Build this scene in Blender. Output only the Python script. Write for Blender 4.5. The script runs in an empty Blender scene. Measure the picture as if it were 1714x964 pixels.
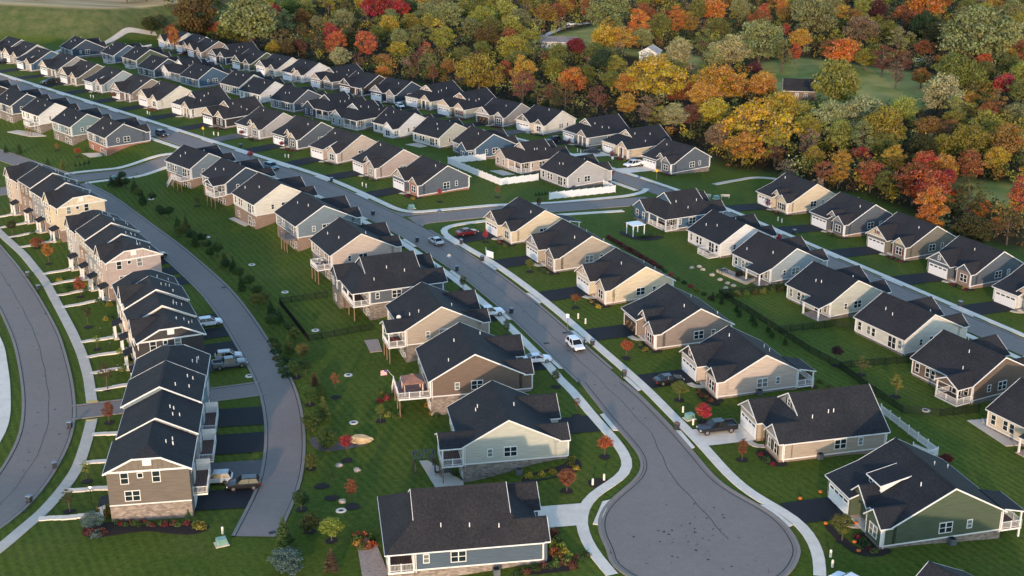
import bpy, math, random
import numpy as np
from mathutils import Vector, Matrix, geometry
SC = bpy.context.scene
COL = SC.collection
rad = math.radians
# ------------------------------------------------------------------ camera, sky, sun, exposure
cam = bpy.data.cameras.new('camera'); cam.sensor_width = 36.0; cam.lens = 45.58
cam.clip_start = 1.0; cam.clip_end = 9000.0
camo = bpy.data.objects.new('camera', cam); COL.objects.link(camo)
camo.location = (0, 0, 84.0); camo.rotation_euler = (rad(90 - 19.7), 0, 0)
SC.camera = camo
SUN_AZ, SUN_EL = -97.0, 9.8          # direction towards the sun: degrees from +X, elevation
w = bpy.data.worlds.new('World'); SC.world = w; w.use_nodes = True
nt = w.node_tree
sky = nt.nodes.new('ShaderNodeTexSky'); sky.sky_type = 'NISHITA'; sky.sun_disc = False
sky.sun_elevation = rad(SUN_EL); sky.sun_rotation = rad(90 - SUN_AZ)
sky.air_density = 1.0; sky.dust_density = 0.5; sky.ozone_density = 1.8
bg = nt.nodes['Background']; bg.inputs['Strength'].default_value = 0.15
nt.links.new(sky.outputs[0], bg.inputs['Color'])
sl = bpy.data.lights.new('sun', 'SUN'); sl.energy = 1.2; sl.angle = rad(1.5); sl.color = (1.0, 0.70, 0.47)
so = bpy.data.objects.new('sun', sl); COL.objects.link(so)
dirv = Vector((math.cos(rad(SUN_AZ)) * math.cos(rad(SUN_EL)), math.sin(rad(SUN_AZ)) * math.cos(rad(SUN_EL)), math.sin(rad(SUN_EL))))
so.rotation_euler = dirv.to_track_quat('Z', 'Y').to_euler(); so.location = dirv * 300
vs = SC.view_settings
vs.view_transform = 'Standard'; vs.look = 'None'; vs.exposure = 1.72; vs.gamma = 1.0; vs.use_curve_mapping = False
try:
    SC.cycles.use_denoising = True
    SC.cycles.max_bounces = 6
    SC.cycles.transparent_max_bounces = 6
except Exception: pass
# ------------------------------------------------------------------ materials
MATS = {}
def newmat(name):
    m = bpy.data.materials.new(name); m.use_nodes = True
    n = m.node_tree; return m, n, n.nodes['Principled BSDF'], n.links
def N(n, t, **k):
    x = n.nodes.new(t)
    for a, b in k.items():
        if a in x.inputs: x.inputs[a].default_value = b
        else: setattr(x, a, b)
    return x
def mixc(n, fac, a, b, mode='MIX'):
    x = n.nodes.new('ShaderNodeMix'); x.data_type = 'RGBA'; x.blend_type = mode
    for i, v in ((0, fac), (6, a), (7, b)):
        if hasattr(v, 'links') or hasattr(v, 'is_linked'): n.links.new(v, x.inputs[i])
        else: x.inputs[i].default_value = v if i == 0 else (*v, 1)
    return x.outputs[2]
def noise(n, scale, detail=4, coord='Object', rough=.6, w3=None):
    tc = n.nodes.new('ShaderNodeTexCoord'); t = n.nodes.new('ShaderNodeTexNoise')
    t.inputs['Scale'].default_value = scale; t.inputs['Detail'].default_value = detail; t.inputs['Roughness'].default_value = rough
    n.links.new(tc.outputs[coord], t.inputs['Vector']); return t
def ramp(n, src, a, b, p0=.35, p1=.65):
    r = n.nodes.new('ShaderNodeMapRange'); r.inputs[1].default_value = p0; r.inputs[2].default_value = p1
    n.links.new(src, r.inputs[0]); return mixc(n, r.outputs[0], a, b)
def bump(n, b, src, dist, strength=.5):
    x = n.nodes.new('ShaderNodeBump'); x.inputs['Strength'].default_value = strength; x.inputs['Distance'].default_value = dist
    n.links.new(src, x.inputs['Height']); n.links.new(x.outputs[0], b.inputs['Normal'])
def sc3(c, k): return tuple(min(1, v * k) for v in c)
def mat_plain(name, c, rough=.6, var=.12, scale=1.5, metal=0, spec=.3):
    if name in MATS: return MATS[name]
    m, n, b, l = newmat(name)
    t = noise(n, scale); l.new(ramp(n, t.outputs[0], sc3(c, 1 - var), sc3(c, 1 + var)), b.inputs['Base Color'])
    b.inputs['Roughness'].default_value = rough; b.inputs['Metallic'].default_value = metal
    b.inputs['Specular IOR Level'].default_value = spec
    MATS[name] = m; return m
def mat_siding(name, c):
    if name in MATS: return MATS[name]
    m, n, b, l = newmat(name)
    tc = n.nodes.new('ShaderNodeTexCoord'); sep = n.nodes.new('ShaderNodeSeparateXYZ'); l.new(tc.outputs['Object'], sep.inputs[0])
    mu = N(n, 'ShaderNodeMath', operation='MULTIPLY'); mu.inputs[1].default_value = 1 / .17; l.new(sep.outputs[2], mu.inputs[0])
    fr = N(n, 'ShaderNodeMath', operation='FRACT'); l.new(mu.outputs[0], fr.inputs[0])
    mp = n.nodes.new('ShaderNodeMapping'); mp.inputs['Scale'].default_value = (.5, .5, 6); l.new(tc.outputs['Object'], mp.inputs[0])
    t = n.nodes.new('ShaderNodeTexNoise'); t.inputs['Scale'].default_value = 1.2; t.inputs['Detail'].default_value = 5; l.new(mp.outputs[0], t.inputs['Vector'])
    col = ramp(n, t.outputs[0], sc3(c, .88), sc3(c, 1.1))
    r2 = n.nodes.new('ShaderNodeMapRange'); r2.inputs[1].default_value = .0; r2.inputs[2].default_value = .16; l.new(fr.outputs[0], r2.inputs[0])
    l.new(mixc(n, r2.outputs[0], sc3(c, .72), (1, 1, 1)) if False else col, b.inputs['Base Color'])
    b.inputs['Roughness'].default_value = .55; b.inputs['Specular IOR Level'].default_value = .25
    bump(n, b, fr.outputs[0], .02, .6)
    MATS[name] = m; return m
def mat_batten(name, c):
    if name in MATS: return MATS[name]
    m = mat_plain(name, c, .6, .1, 2.0); return m
def mat_brick(name, c1, c2, mortar, bw=.42, bh=.16):
    if name in MATS: return MATS[name]
    m, n, b, l = newmat(name)
    tc = n.nodes.new('ShaderNodeTexCoord'); sep = n.nodes.new('ShaderNodeSeparateXYZ'); l.new(tc.outputs['Object'], sep.inputs[0])
    ad = N(n, 'ShaderNodeMath', operation='ADD'); l.new(sep.outputs[0], ad.inputs[0]); l.new(sep.outputs[1], ad.inputs[1])
    cb = n.nodes.new('ShaderNodeCombineXYZ'); l.new(ad.outputs[0], cb.inputs[0]); l.new(sep.outputs[2], cb.inputs[1])
    t = n.nodes.new('ShaderNodeTexBrick'); t.inputs['Scale'].default_value = 1; t.inputs['Brick Width'].default_value = bw
    t.inputs['Row Height'].default_value = bh; t.inputs['Mortar Size'].default_value = .012; t.inputs['Bias'].default_value = -.1
    t.inputs['Color1'].default_value = (*c1, 1); t.inputs['Color2'].default_value = (*c2, 1); t.inputs['Mortar'].default_value = (*mortar, 1)
    l.new(cb.outputs[0], t.inputs['Vector'])
    ns = noise(n, .9, 5); l.new(mixc(n, .25, t.outputs[0], ramp(n, ns.outputs[0], sc3(c1, .7), sc3(c2, 1.25))), b.inputs['Base Color'])
    b.inputs['Roughness'].default_value = .85; bump(n, b, t.outputs[1], -.015, .5)
    MATS[name] = m; return m
def mat_shingle(name, c):
    if name in MATS: return MATS[name]
    m, n, b, l = newmat(name)
    t = noise(n, 3.4, 6, rough=.8); t2 = noise(n, .22, 3)
    tc = n.nodes.new('ShaderNodeTexCoord'); vo = n.nodes.new('ShaderNodeTexVoronoi'); vo.inputs['Scale'].default_value = 3.2
    l.new(tc.outputs['Object'], vo.inputs['Vector'])
    c1 = ramp(n, t.outputs[0], sc3(c, .3), sc3(c, 2.1), .34, .66)
    c2 = mixc(n, .5, c1, ramp(n, vo.outputs['Distance'], sc3(c, .75), sc3(c, 1.3), .1, .7))
    l.new(mixc(n, .5, c2, ramp(n, t2.outputs[0], (.55, .56, .6), (1.15, 1.1, 1.05)), 'MULTIPLY'), b.inputs['Base Color'])
    b.inputs['Roughness'].default_value = .9; b.inputs['Specular IOR Level'].default_value = .2
    sep = n.nodes.new('ShaderNodeSeparateXYZ'); l.new(tc.outputs['Object'], sep.inputs[0])
    mu = N(n, 'ShaderNodeMath', operation='MULTIPLY'); mu.inputs[1].default_value = 9.0; l.new(sep.outputs[2], mu.inputs[0])
    fr = N(n, 'ShaderNodeMath', operation='FRACT'); l.new(mu.outputs[0], fr.inputs[0])
    ad = N(n, 'ShaderNodeMath', operation='ADD'); l.new(fr.outputs[0], ad.inputs[0]); l.new(t.outputs[0], ad.inputs[1])
    bump(n, b, ad.outputs[0], .03, .7)
    MATS[name] = m; return m
def mat_asphalt(name, c, var=.16):
    if name in MATS: return MATS[name]
    m, n, b, l = newmat(name)
    t = noise(n, .12, 6, 'Object', .65); t2 = noise(n, 9, 4); t3 = noise(n, .9, 5)
    a = ramp(n, t.outputs[0], sc3(c, 1 - var), sc3(c, 1 + var), .3, .7)
    a = mixc(n, .45, a, ramp(n, t3.outputs[0], sc3(c, .82), sc3(c, 1.12)))
    a = mixc(n, .4, a, ramp(n, t2.outputs[0], sc3(c, .65), sc3(c, 1.3)))
    l.new(a, b.inputs['Base Color']); b.inputs['Roughness'].default_value = .85; b.inputs['Specular IOR Level'].default_value = .25
    bump(n, b, t2.outputs[0], .01, .4); MATS[name] = m; return m
def mat_concrete(name, c):
    if name in MATS: return MATS[name]
    m, n, b, l = newmat(name)
    t = noise(n, .5, 6, 'Object', .7); t2 = noise(n, 6, 4)
    a = mixc(n, .4, ramp(n, t.outputs[0], sc3(c, .82), sc3(c, 1.12)), ramp(n, t2.outputs[0], sc3(c, .85), sc3(c, 1.1)))
    l.new(a, b.inputs['Base Color']); b.inputs['Roughness'].default_value = .8; bump(n, b, t2.outputs[0], .006, .3)
    MATS[name] = m; return m
def mat_glass(name, c, rough=.08):
    if name in MATS: return MATS[name]
    m, n, b, l = newmat(name)
    t = noise(n, .35, 2); l.new(ramp(n, t.outputs[0], sc3(c, .5), sc3(c, 1.6)), b.inputs['Base Color'])
    b.inputs['Roughness'].default_value = rough; b.inputs['Specular IOR Level'].default_value = .4
    MATS[name] = m; return m
def mat_leaf(name):
    if name in MATS: return MATS[name]
    m, n, b, l = newmat(name)
    oi = n.nodes.new('ShaderNodeObjectInfo'); at = n.nodes.new('ShaderNodeAttribute'); at.attribute_name = 'leafvar'
    sp = n.nodes.new('ShaderNodeSeparateColor'); l.new(at.outputs['Color'], sp.inputs[0])
    hs = n.nodes.new('ShaderNodeHueSaturation'); l.new(oi.outputs['Color'], hs.inputs['Color'])
    def mr(src, a, bb):
        r = n.nodes.new('ShaderNodeMapRange'); r.inputs[3].default_value = a; r.inputs[4].default_value = bb; l.new(src, r.inputs[0]); return r.outputs[0]
    l.new(mr(sp.outputs[0], .47, .53), hs.inputs['Hue']); l.new(mr(sp.outputs[1], .45, 1.5), hs.inputs['Value']); l.new(mr(sp.outputs[2], .75, 1.15), hs.inputs['Saturation'])
    l.new(hs.outputs[0], b.inputs['Base Color']); b.inputs['Roughness'].default_value = .7; b.inputs['Specular IOR Level'].default_value = .15
    tr = n.nodes.new('ShaderNodeBsdfTranslucent'); l.new(hs.outputs[0], tr.inputs[0])
    mx = n.nodes.new('ShaderNodeMixShader'); mx.inputs[0].default_value = .3
    out = n.nodes['Material Output']; l.new(b.outputs[0], mx.inputs[1]); l.new(tr.outputs[0], mx.inputs[2]); l.new(mx.outputs[0], out.inputs[0])
    MATS[name] = m; return m
SID = dict(navy=(.045, .072, .115), slate=(.105, .13, .165), steel=(.17, .235, .285), lightblue=(.30, .37, .41), teal=(.16, .26, .29), grey=(.30, .29, .29),
    lightgrey=(.46, .44, .43), taupe=(.27, .215, .185), pink=(.47, .37, .335), tan=(.42, .345, .27), cream=(.68, .56, .38), beige=(.56, .45, .37), white=(.74, .74, .73),
    sage=(.49, .50, .42), green=(.085, .12, .072), brown=(.19, .13, .095), charcoal=(.055, .052, .055), olive=(.19, .18, .145), blue=(.06, .13, .22), ivory=(.72, .68, .58), peach=(.60, .45, .32), umber=(.17, .14, .115), slateblue=(.075, .12, .175))
for _k, _c in SID.items():
    _g = sum(_c) / 3; SID[_k] = tuple((v * .82 + _g * .18) * .80 for v in _c)
def sid(c): return mat_siding('siding_' + c, SID[c])
TRIM = mat_plain('white_trim', (.66, .655, .64), .5, .04)
ROOF = [mat_shingle('charcoal_shingles', (.0215, .023, .0275)), mat_shingle('dark_brown_shingles', (.025, .0245, .0275)), mat_shingle('black_shingles', (.018, .020, .025))]
GLASS = mat_glass('window_glass', (.018, .026, .03), .12); GLASS2 = mat_glass('pale_blind_glass', (.16, .18, .17), .2)
FND = dict(stone=mat_brick('grey_stone', (.10, .085, .075), (.25, .21, .18), (.12, .11, .1), .55, .22), brick=mat_brick('tan_brick', (.17, .105, .075), (.27, .175, .125), (.26, .22, .19), .24, .09),
    red=mat_brick('red_brick', (.24, .075, .045), (.33, .12, .07), (.28, .22, .18), .24, .09), ledge=mat_brick('pale_ledge_stone', (.13, .10, .085), (.34, .28, .235), (.12, .1, .09), .5, .2))
DOORW = mat_plain('white_door_paint', (.70, .70, .70), .45, .03); DARKD = mat_plain('dark_door_paint', (.05, .045, .05), .5, .1)
WOOD = mat_plain('treated_wood', (.22, .14, .09), .8, .25, 3); DECKW = mat_plain('brown_decking', (.12, .07, .055), .7, .2, 4)
ASPH = mat_asphalt('grey_asphalt', (.222, .186, .164)); BLACKTOP = mat_asphalt('black_driveway_asphalt', (.016, .0175, .022), .3); KERB = mat_asphalt('kerb_asphalt', (.25, .212, .184)); TAR = mat_plain('tar_seam', (.018, .018, .02), .6)
CONC = mat_concrete('pale_concrete', (.72, .63, .525)); CONC2 = mat_concrete('weathered_concrete', (.52, .455, .38)); GREYDRIVE = mat_asphalt('worn_driveway_asphalt', (.11, .105, .105))
MULCH = mat_plain('dark_mulch', (.025, .018, .016), .95, .35, 5); BLACKM = mat_plain('black_metal', (.008, .008, .009), .5, .1)
PAVER = mat_plain('patio_pavers', (.36, .27, .22), .85, .2, 3); STONE = mat_plain('field_stone', (.40, .34, .27), .85, .3, 2); GREENBOX = mat_plain('utility_green', (.20, .34, .29), .5, .1)
BARK = mat_plain('bark', (.085, .062, .048), .9, .3, 3); LEAF = mat_leaf('leaves')
# ------------------------------------------------------------------ mesh helpers
class MB:
    def __init__(s): s.v = []; s.f = []; s.m = []
    def poly(s, pts, mi=0):
        k = len(s.v); s.v += [tuple(p) for p in pts]; s.f.append(tuple(range(k, k + len(pts)))); s.m.append(mi); return s
    def box(s, x0, x1, y0, y1, z0, z1, mi=0):
        if x0 > x1: x0, x1 = x1, x0
        if y0 > y1: y0, y1 = y1, y0
        k = len(s.v); s.v += [(x0, y0, z0), (x1, y0, z0), (x1, y1, z0), (x0, y1, z0), (x0, y0, z1), (x1, y0, z1), (x1, y1, z1), (x0, y1, z1)]
        for q in ((0, 3, 2, 1), (4, 5, 6, 7), (0, 1, 5, 4), (1, 2, 6, 5), (2, 3, 7, 6), (3, 0, 4, 7)): s.f.append(tuple(k + i for i in q)); s.m.append(mi)
        return s
    def hexa(s, b, t, mi=0):            # b, t: four points each, same order (counter-clockwise from above)
        k = len(s.v); s.v += [tuple(p) for p in b] + [tuple(p) for p in t]
        for q in ((0, 3, 2, 1), (4, 5, 6, 7), (0, 1, 5, 4), (1, 2, 6, 5), (2, 3, 7, 6), (3, 0, 4, 7)): s.f.append(tuple(k + i for i in q)); s.m.append(mi)
        return s
    def slab(s, q, th, mi=0):           # quad or triangle q (top, ccw from above) thickened downwards
        n = len(q); k = len(s.v); s.v += [tuple(p) for p in q] + [(p[0], p[1], p[2] - th) for p in q]
        s.f.append(tuple(range(k, k + n))); s.m.append(mi); s.f.append(tuple(range(k + 2 * n - 1, k + n - 1, -1))); s.m.append(mi)
        for i in range(n):
            j = (i + 1) % n; s.f.append((k + i, k + n + i, k + n + j, k + j)); s.m.append(mi)
        return s
    def beam(s, p, q, w, h, mi=0, drop=0):   # upright-section bar from p to q
        p = Vector(p); q = Vector(q); d = q - p; hx = Vector((-d.y, d.x, 0))
        if hx.length < 1e-6: hx = Vector((1, 0, 0))
        hx = hx.normalized() * (w / 2); u = Vector((0, 0, h / 2)) if abs(d.normalized().z) < .95 else d.cross(hx).normalized() * (h / 2)
        z = Vector((0, 0, -drop))
        pts = [e + a * hx + b * u + z for e in (p, q) for a, b in ((-1, -1), (1, -1), (1, 1), (-1, 1))]
        k = len(s.v); s.v += [tuple(x) for x in pts]
        for f in ((0, 1, 2, 3), (7, 6, 5, 4), (0, 4, 5, 1), (1, 5, 6, 2), (2, 6, 7, 3), (3, 7, 4, 0)): s.f.append(tuple(k + i for i in f)); s.m.append(mi)
        return s
    def tube(s, p, q, r0, r1, n=8, mi=0, cap=True):
        p = Vector(p); q = Vector(q); d = (q - p).normalized(); a = d.orthogonal().normalized(); b = d.cross(a); k = len(s.v)
        for e, r in ((p, r0), (q, r1)):
            for i in range(n):
                t = 2 * math.pi * i / n; s.v.append(tuple(e + a * (math.cos(t) * r) + b * (math.sin(t) * r)))
        for i in range(n):
            j = (i + 1) % n; s.f.append((k + i, k + j, k + n + j, k + n + i)); s.m.append(mi)
        if cap:
            s.f.append(tuple(range(k + n - 1, k - 1, -1))); s.m.append(mi); s.f.append(tuple(range(k + n, k + 2 * n))); s.m.append(mi)
        return s
    def ball(s, c, r, n=10, m=6, mi=0, sq=1.0, jit=0, rng=None):
        k = len(s.v)
        for i in range(m + 1):
            t = math.pi * i / m
            for j in range(n):
                a = 2 * math.pi * j / n; rr = r * (1 + (rng.uniform(-jit, jit) if rng else 0))
                s.v.append((c[0] + rr * math.sin(t) * math.cos(a), c[1] + rr * math.sin(t) * math.sin(a), c[2] + rr * sq * math.cos(t)))
        for i in range(m):
            for j in range(n):
                a = k + i * n + j; b = k + i * n + (j + 1) % n; s.f.append((a, a + n, b + n, b)); s.m.append(mi)
        return s
    def mesh(s, name, mats, smooth=False):
        me = bpy.data.meshes.new(name); me.from_pydata(s.v, [], s.f)
        for m in (mats if isinstance(mats, (list, tuple)) else [mats]): me.materials.append(m)
        if any(s.m): me.polygons.foreach_set('material_index', s.m)
        if smooth: me.polygons.foreach_set('use_smooth', [True] * len(s.f))
        me.update(); return me
    def obj(s, name, mats, parent=None, smooth=False):
        return link(name, s.mesh(name, mats, smooth), parent)
def link(name, me, parent=None, loc=None, rz=0, scale=None):
    o = bpy.data.objects.new(name, me); COL.objects.link(o)
    if parent: o.parent = parent
    if loc is not None: o.location = loc
    if rz: o.rotation_euler = (0, 0, rz)
    if scale is not None: o.scale = scale if isinstance(scale, (tuple, list)) else (scale,) * 3
    return o
def tag(o, label=None, cat=None, group=None, kind=None):
    if label: o['label'] = label
    if cat: o['category'] = cat
    if group: o['group'] = group
    if kind: o['kind'] = kind
    return o
def thing(name, loc, rz, label, cat, group=None):
    return tag(link(name, None, None, loc, rz), label, cat, group)
def copy_tree(o, parent=None):
    c = o.copy(); COL.objects.link(c); c.parent = parent
    for ch in list(o.children): copy_tree(ch, c)
    return c
CACHE = {}
def cached(key, fn):
    if key not in CACHE: CACHE[key] = fn()
    return CACHE[key]

# ------------------------------------------------------------------ measured layout (metres)
D = {'main_c': [(-270.83,545.53),(-267.37,541.92),(-263.92,538.3),(-260.47,534.69),(-257.01,531.07),(-253.56,527.46),(-250.1,523.84),(-246.65,520.23),(-243.2,516.61),(-239.74,512.99),(-236.29,509.38),(-232.83,505.76),(-229.38,502.15),(-225.93,498.53),(-222.47,494.92),(-219.02,491.3),(-215.56,487.69),(-212.11,484.07),(-208.66,480.46),(-205.2,476.84),(-201.75,473.23),(-198.29,469.61),(-194.84,466.0),(-191.39,462.38),(-187.93,458.77),(-184.48,455.15),(-181.02,451.54),(-177.57,447.92),(-174.12,444.31),(-170.66,440.69),(-167.21,437.07),(-163.75,433.46),(-160.3,429.84),(-156.85,426.23),(-153.39,422.61),(-149.94,419.0),(-146.49,415.38),(-143.03,411.77),(-139.58,408.15),(-136.12,404.54),(-132.67,400.92),(-129.23,397.29),(-125.8,393.66),(-122.38,390.01),(-118.96,386.36),(-115.56,382.7),(-112.15,379.04),(-108.74,375.38),(-105.34,371.72),(-101.93,368.06),(-98.52,364.4),(-95.12,360.74),(-91.71,357.08),(-88.3,353.42),(-84.89,349.76),(-81.49,346.1),(-78.08,342.44),(-74.66,338.79),(-71.24,335.15),(-67.81,331.51),(-64.38,327.87),(-60.94,324.24),(-57.52,320.59),(-54.14,316.91),(-50.86,313.13),(-47.76,309.22),(-44.8,305.19),(-41.92,301.1),(-39.09,296.98),(-36.25,292.86),(-33.42,288.74),(-30.6,284.61),(-27.77,280.48),(-24.99,276.34),(-22.28,272.13),(-19.72,267.84),(-17.31,263.46),(-14.98,259.03),(-12.67,254.6),(-10.35,250.17),(-8.07,245.72),(-5.88,241.23),(-3.8,236.68),(-1.82,232.09),(0.13,227.48),(2.05,222.86),(3.88,218.21),(5.64,213.53),(7.37,208.84),(9.1,204.15),(10.86,199.47),(12.64,194.8),(14.38,190.11),(16.04,185.39),(17.55,180.63),(18.97,175.83),(20.34,171.02)],'streetc_c': [(-152.79,530.73),(-149.08,526.02),(-145.39,521.29),(-141.72,516.54),(-138.06,511.78),(-134.37,507.06),(-130.62,502.37),(-126.8,497.75),(-122.92,493.17),(-118.97,488.65),(-114.99,484.17),(-110.94,479.74),(-106.84,475.36),(-102.68,471.03),(-98.48,466.75),(-94.26,462.48),(-90.03,458.23),(-85.81,453.96),(-81.59,449.69),(-77.37,445.43),(-73.12,441.2),(-68.83,437.0),(-64.52,432.83),(-60.16,428.7),(-55.78,424.6),(-51.37,420.53),(-46.95,416.48),(-42.53,412.42),(-38.15,408.32),(-33.8,404.18),(-29.5,400.0),(-25.21,395.81),(-20.91,391.63),(-16.58,387.47),(-12.25,383.31),(-7.96,379.13),(-3.74,374.86),(0.31,370.44),(4.18,365.85),(7.77,361.04),(11.15,356.09),(14.4,351.04),(17.63,345.98),(20.92,340.97),(24.28,335.99),(27.67,331.05),(31.04,326.08),(34.37,321.09),(37.62,316.05),(40.79,310.95),(43.82,305.77),(46.69,300.51),(49.43,295.17),(52.11,289.8),(54.76,284.42),(57.42,279.04),(60.08,273.66),(62.75,268.29),(65.45,262.93),(68.19,257.59),(70.96,252.27),(73.73,246.95),(76.5,241.63),(79.28,236.31),(82.05,230.99),(84.83,225.67),(87.6,220.35),(90.38,215.03),(93.15,209.71),(95.93,204.39),(98.71,199.07),(101.48,193.75),(104.26,188.43),(107.03,183.11),(109.81,177.79),(112.58,172.47),(115.36,167.15),(116.27,165.4)],'cs1_c': [(-22.41,279.18),(-13.86,283.19),(-7.66,285.35),(8.24,291.75),(28.54,303.06),(34.43,306.61)],'cs2_c': [(-136.88,309.09),(-129.01,315.72),(-112.0,328.43),(-91.65,335.89),(-89.23,339.15),(-80.86,345.43)],'alley_r': [(-109.63,323.24),(-99.56,311.36),(-83.08,286.36),(-74.01,272.84),(-66.0,259.65),(-56.33,243.24),(-48.97,227.65),(-40.49,207.43),(-38.1,201.7),(-35.31,193.61),(-32.7,183.49),(-31.11,174.24),(-30.1,166.42),(-29.75,156.87),(-29.8,149.57),(-30.03,144.62)],'lr_r': [(-132.87,302.71),(-112.25,270.63),(-103.21,256.41),(-92.79,238.27),(-82.52,219.02),(-76.34,204.91),(-72.15,194.68),(-69.01,185.73),(-67.73,181.41),(-66.47,176.05),(-65.83,169.43),(-65.48,161.84),(-64.78,152.62),(-65.83,146.41),(-69.1,139.41)],'lr_side': [(-137.15,313.48),(-116.02,280.77),(-105.08,265.19),(-94.55,247.77),(-82.83,225.02),(-80.2,219.9),(-75.27,209.71),(-71.08,199.81),(-67.21,189.09)],'lr_side2': [(-65.39,183.12),(-63.85,175.45),(-62.5,167.18),(-62.19,158.32),(-62.22,151.45),(-63.98,141.51),(-67.3,134.97)],'lr_left_side': [(-97.39,224.71),(-90.51,212.18),(-84.2,197.33),(-79.83,185.73),(-78.02,179.32),(-77.23,171.72)],'lane_c': [(-69.31,185.51),(-68.63,185.73),(-46.41,193.02),(-40.92,194.92)],'alley2_c': [(-114.82,326.96),(-130.5,341.55),(-143.14,353.77),(-153.48,363.17)],'bulb_l': [(11.17,189.88),(14.81,176.28),(17.1,169.01),(18.39,164.6),(18.63,161.59),(18.05,158.6),(15.17,154.2),(12.36,150.23),(11.26,146.75),(11.02,144.21),(11.26,142.31),(12.2,138.35)],'bulb_r': [(17.65,189.88),(19.91,184.37),(23.56,172.54),(25.65,164.67),(27.44,157.05),(29.99,152.56),(32.54,149.61),(34.22,146.75),(35.12,143.47),(35.19,138.91)],'side_l2': [(7.48,190.82),(8.74,188.94),(10.38,183.48),(12.97,174.76),(14.67,169.98),(15.91,165.04),(16.35,162.23),(15.77,159.29),(13.85,156.54),(11.58,154.04),(10.2,152.24),(9.07,148.6),(8.78,145.85),(8.94,143.03),(9.69,139.19),(11.0,135.64),(11.92,133.4)],'side_r2': [(25.78,172.74),(27.75,166.16),(29.27,159.99),(31.21,154.37),(33.86,150.16),(35.61,147.98),(36.99,144.65),(37.54,140.59),(37.33,136.99),(36.47,133.14)],'path': [(52.73,327.81),(59.3,334.42),(65.12,338.57),(70.87,336.7),(74.79,332.4)],'path_nw': [(-156.48,574.53),(-166.21,565.24),(-173.6,543.19),(-181.59,537.0),(-181.39,518.1),(-177.03,500.28)],'far_drive': [(5.94,563.16),(12.78,581.51),(23.06,608.42),(27.55,616.0),(36.53,625.73)],'cs1_n': [(-44.46,314.99),(-33.02,297.93),(-26.52,288.28),(-22.89,285.83),(-20.07,286.81),(-13.43,289.02),(-2.1,292.81),(10.54,297.85),(28.49,309.22),(33.11,314.2),(34.13,318.41)],'cs1_s': [(26.18,293.69),(8.48,285.1),(-7.23,278.72),(-12.89,276.19),(-14.67,274.6),(-15.33,271.92),(-14.53,268.84),(-12.84,265.83),(-8.36,257.55)],'cs2_n': [(-119.03,331.24),(-116.53,333.06),(-91.49,342.49)],'cs2_s': [(-109.7,322.97),(-90.96,331.65),(-88.06,332.24)],'mc': [(-270.83,545.53),(-266.68,541.19),(-262.54,536.86),(-258.39,532.52),(-254.25,528.18),(-250.1,523.84),(-245.96,519.5),(-241.81,515.16),(-237.67,510.83),(-233.53,506.49),(-229.38,502.15),(-225.24,497.81),(-221.09,493.47),(-216.95,489.13),(-212.8,484.8),(-208.66,480.46),(-204.51,476.12),(-200.37,471.78),(-196.22,467.44),(-192.08,463.1),(-187.93,458.77),(-183.79,454.43),(-179.64,450.09),(-175.5,445.75),(-171.35,441.41),(-167.21,437.07),(-163.06,432.74),(-158.92,428.4),(-154.77,424.06),(-150.63,419.72),(-146.49,415.38),(-142.34,411.04),(-138.2,406.71),(-134.05,402.37),(-129.92,398.02),(-125.8,393.66),(-121.69,389.28),(-117.6,384.89),(-113.51,380.5),(-109.42,376.11),(-105.34,371.72),(-101.25,367.33),(-97.16,362.93),(-93.07,358.54),(-88.98,354.15),(-84.89,349.76),(-80.8,345.37),(-76.71,340.98),(-72.61,336.6),(-68.49,332.24),(-64.38,327.87),(-60.26,323.51),(-56.16,319.13),(-52.19,314.63),(-48.41,309.97),(-44.81,305.17),(-41.35,300.27),(-37.95,295.33),(-34.56,290.38),(-31.16,285.43),(-27.77,280.48),(-24.45,275.48),(-21.29,270.39),(-18.28,265.2),(-15.44,259.91),(-12.66,254.59),(-9.9,249.27),(-7.21,243.91),(-4.62,238.49),(-2.23,232.99),(0.12,227.47),(2.4,221.92),(4.59,216.34),(6.67,210.71),(8.76,205.08),(10.87,199.46),(13.0,193.86),(15.03,188.21),(16.92,182.52),(18.68,176.78),(20.34,171.02),(20.92,165.04),(21.47,159.07),(22.0,153.09),(22.5,147.11),(22.89,141.13),(23.07,135.13),(23.15,129.13),(23.22,123.13),(23.29,117.13),(23.37,111.13),(23.44,105.13),(23.52,99.13),(23.59,93.13),(23.67,87.13),(23.74,81.14),(23.81,75.14),(23.89,69.14),(23.96,63.14),(24,60)],'bulb': (23.1,141.2,12.1),'cs2_meet': (-80.86,345.43),'wood_poly': [(-169.6,629.5),(-53.1,747.5),(116.0,747.5),(295.2,747.5),(115.2,272.2),(102.3,285.4),(95.5,310.2),(89.8,323.0),(75.2,323.0),(73.7,341.1),(58.3,348.9),(56.8,361.2),(42.0,383.6),(27.1,405.1),(8.5,425.2),(-11.9,449.4),(-34.3,471.5),(-68.7,500.9),(-109.0,542.9),(-138.0,571.4),(-153.1,585.0)],'meadows': [[(93.8,511.5),(115.5,531.0),(160.9,488.2),(141.6,429.1),(112.8,414.1),(87.0,431.0)],[(21.1,592.0),(43.4,621.8),(39.2,558.4),(78.9,531.0),(75.8,500.9),(56.2,523.9),(38.2,542.9),(9.5,545.9),(5.9,561.6)],[(116.7,337.3),(135.1,331.2),(125.1,304.4),(109.1,306.5)],[(75.0,529.6),(71.1,460.2),(62.6,460.2)]]}
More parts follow.
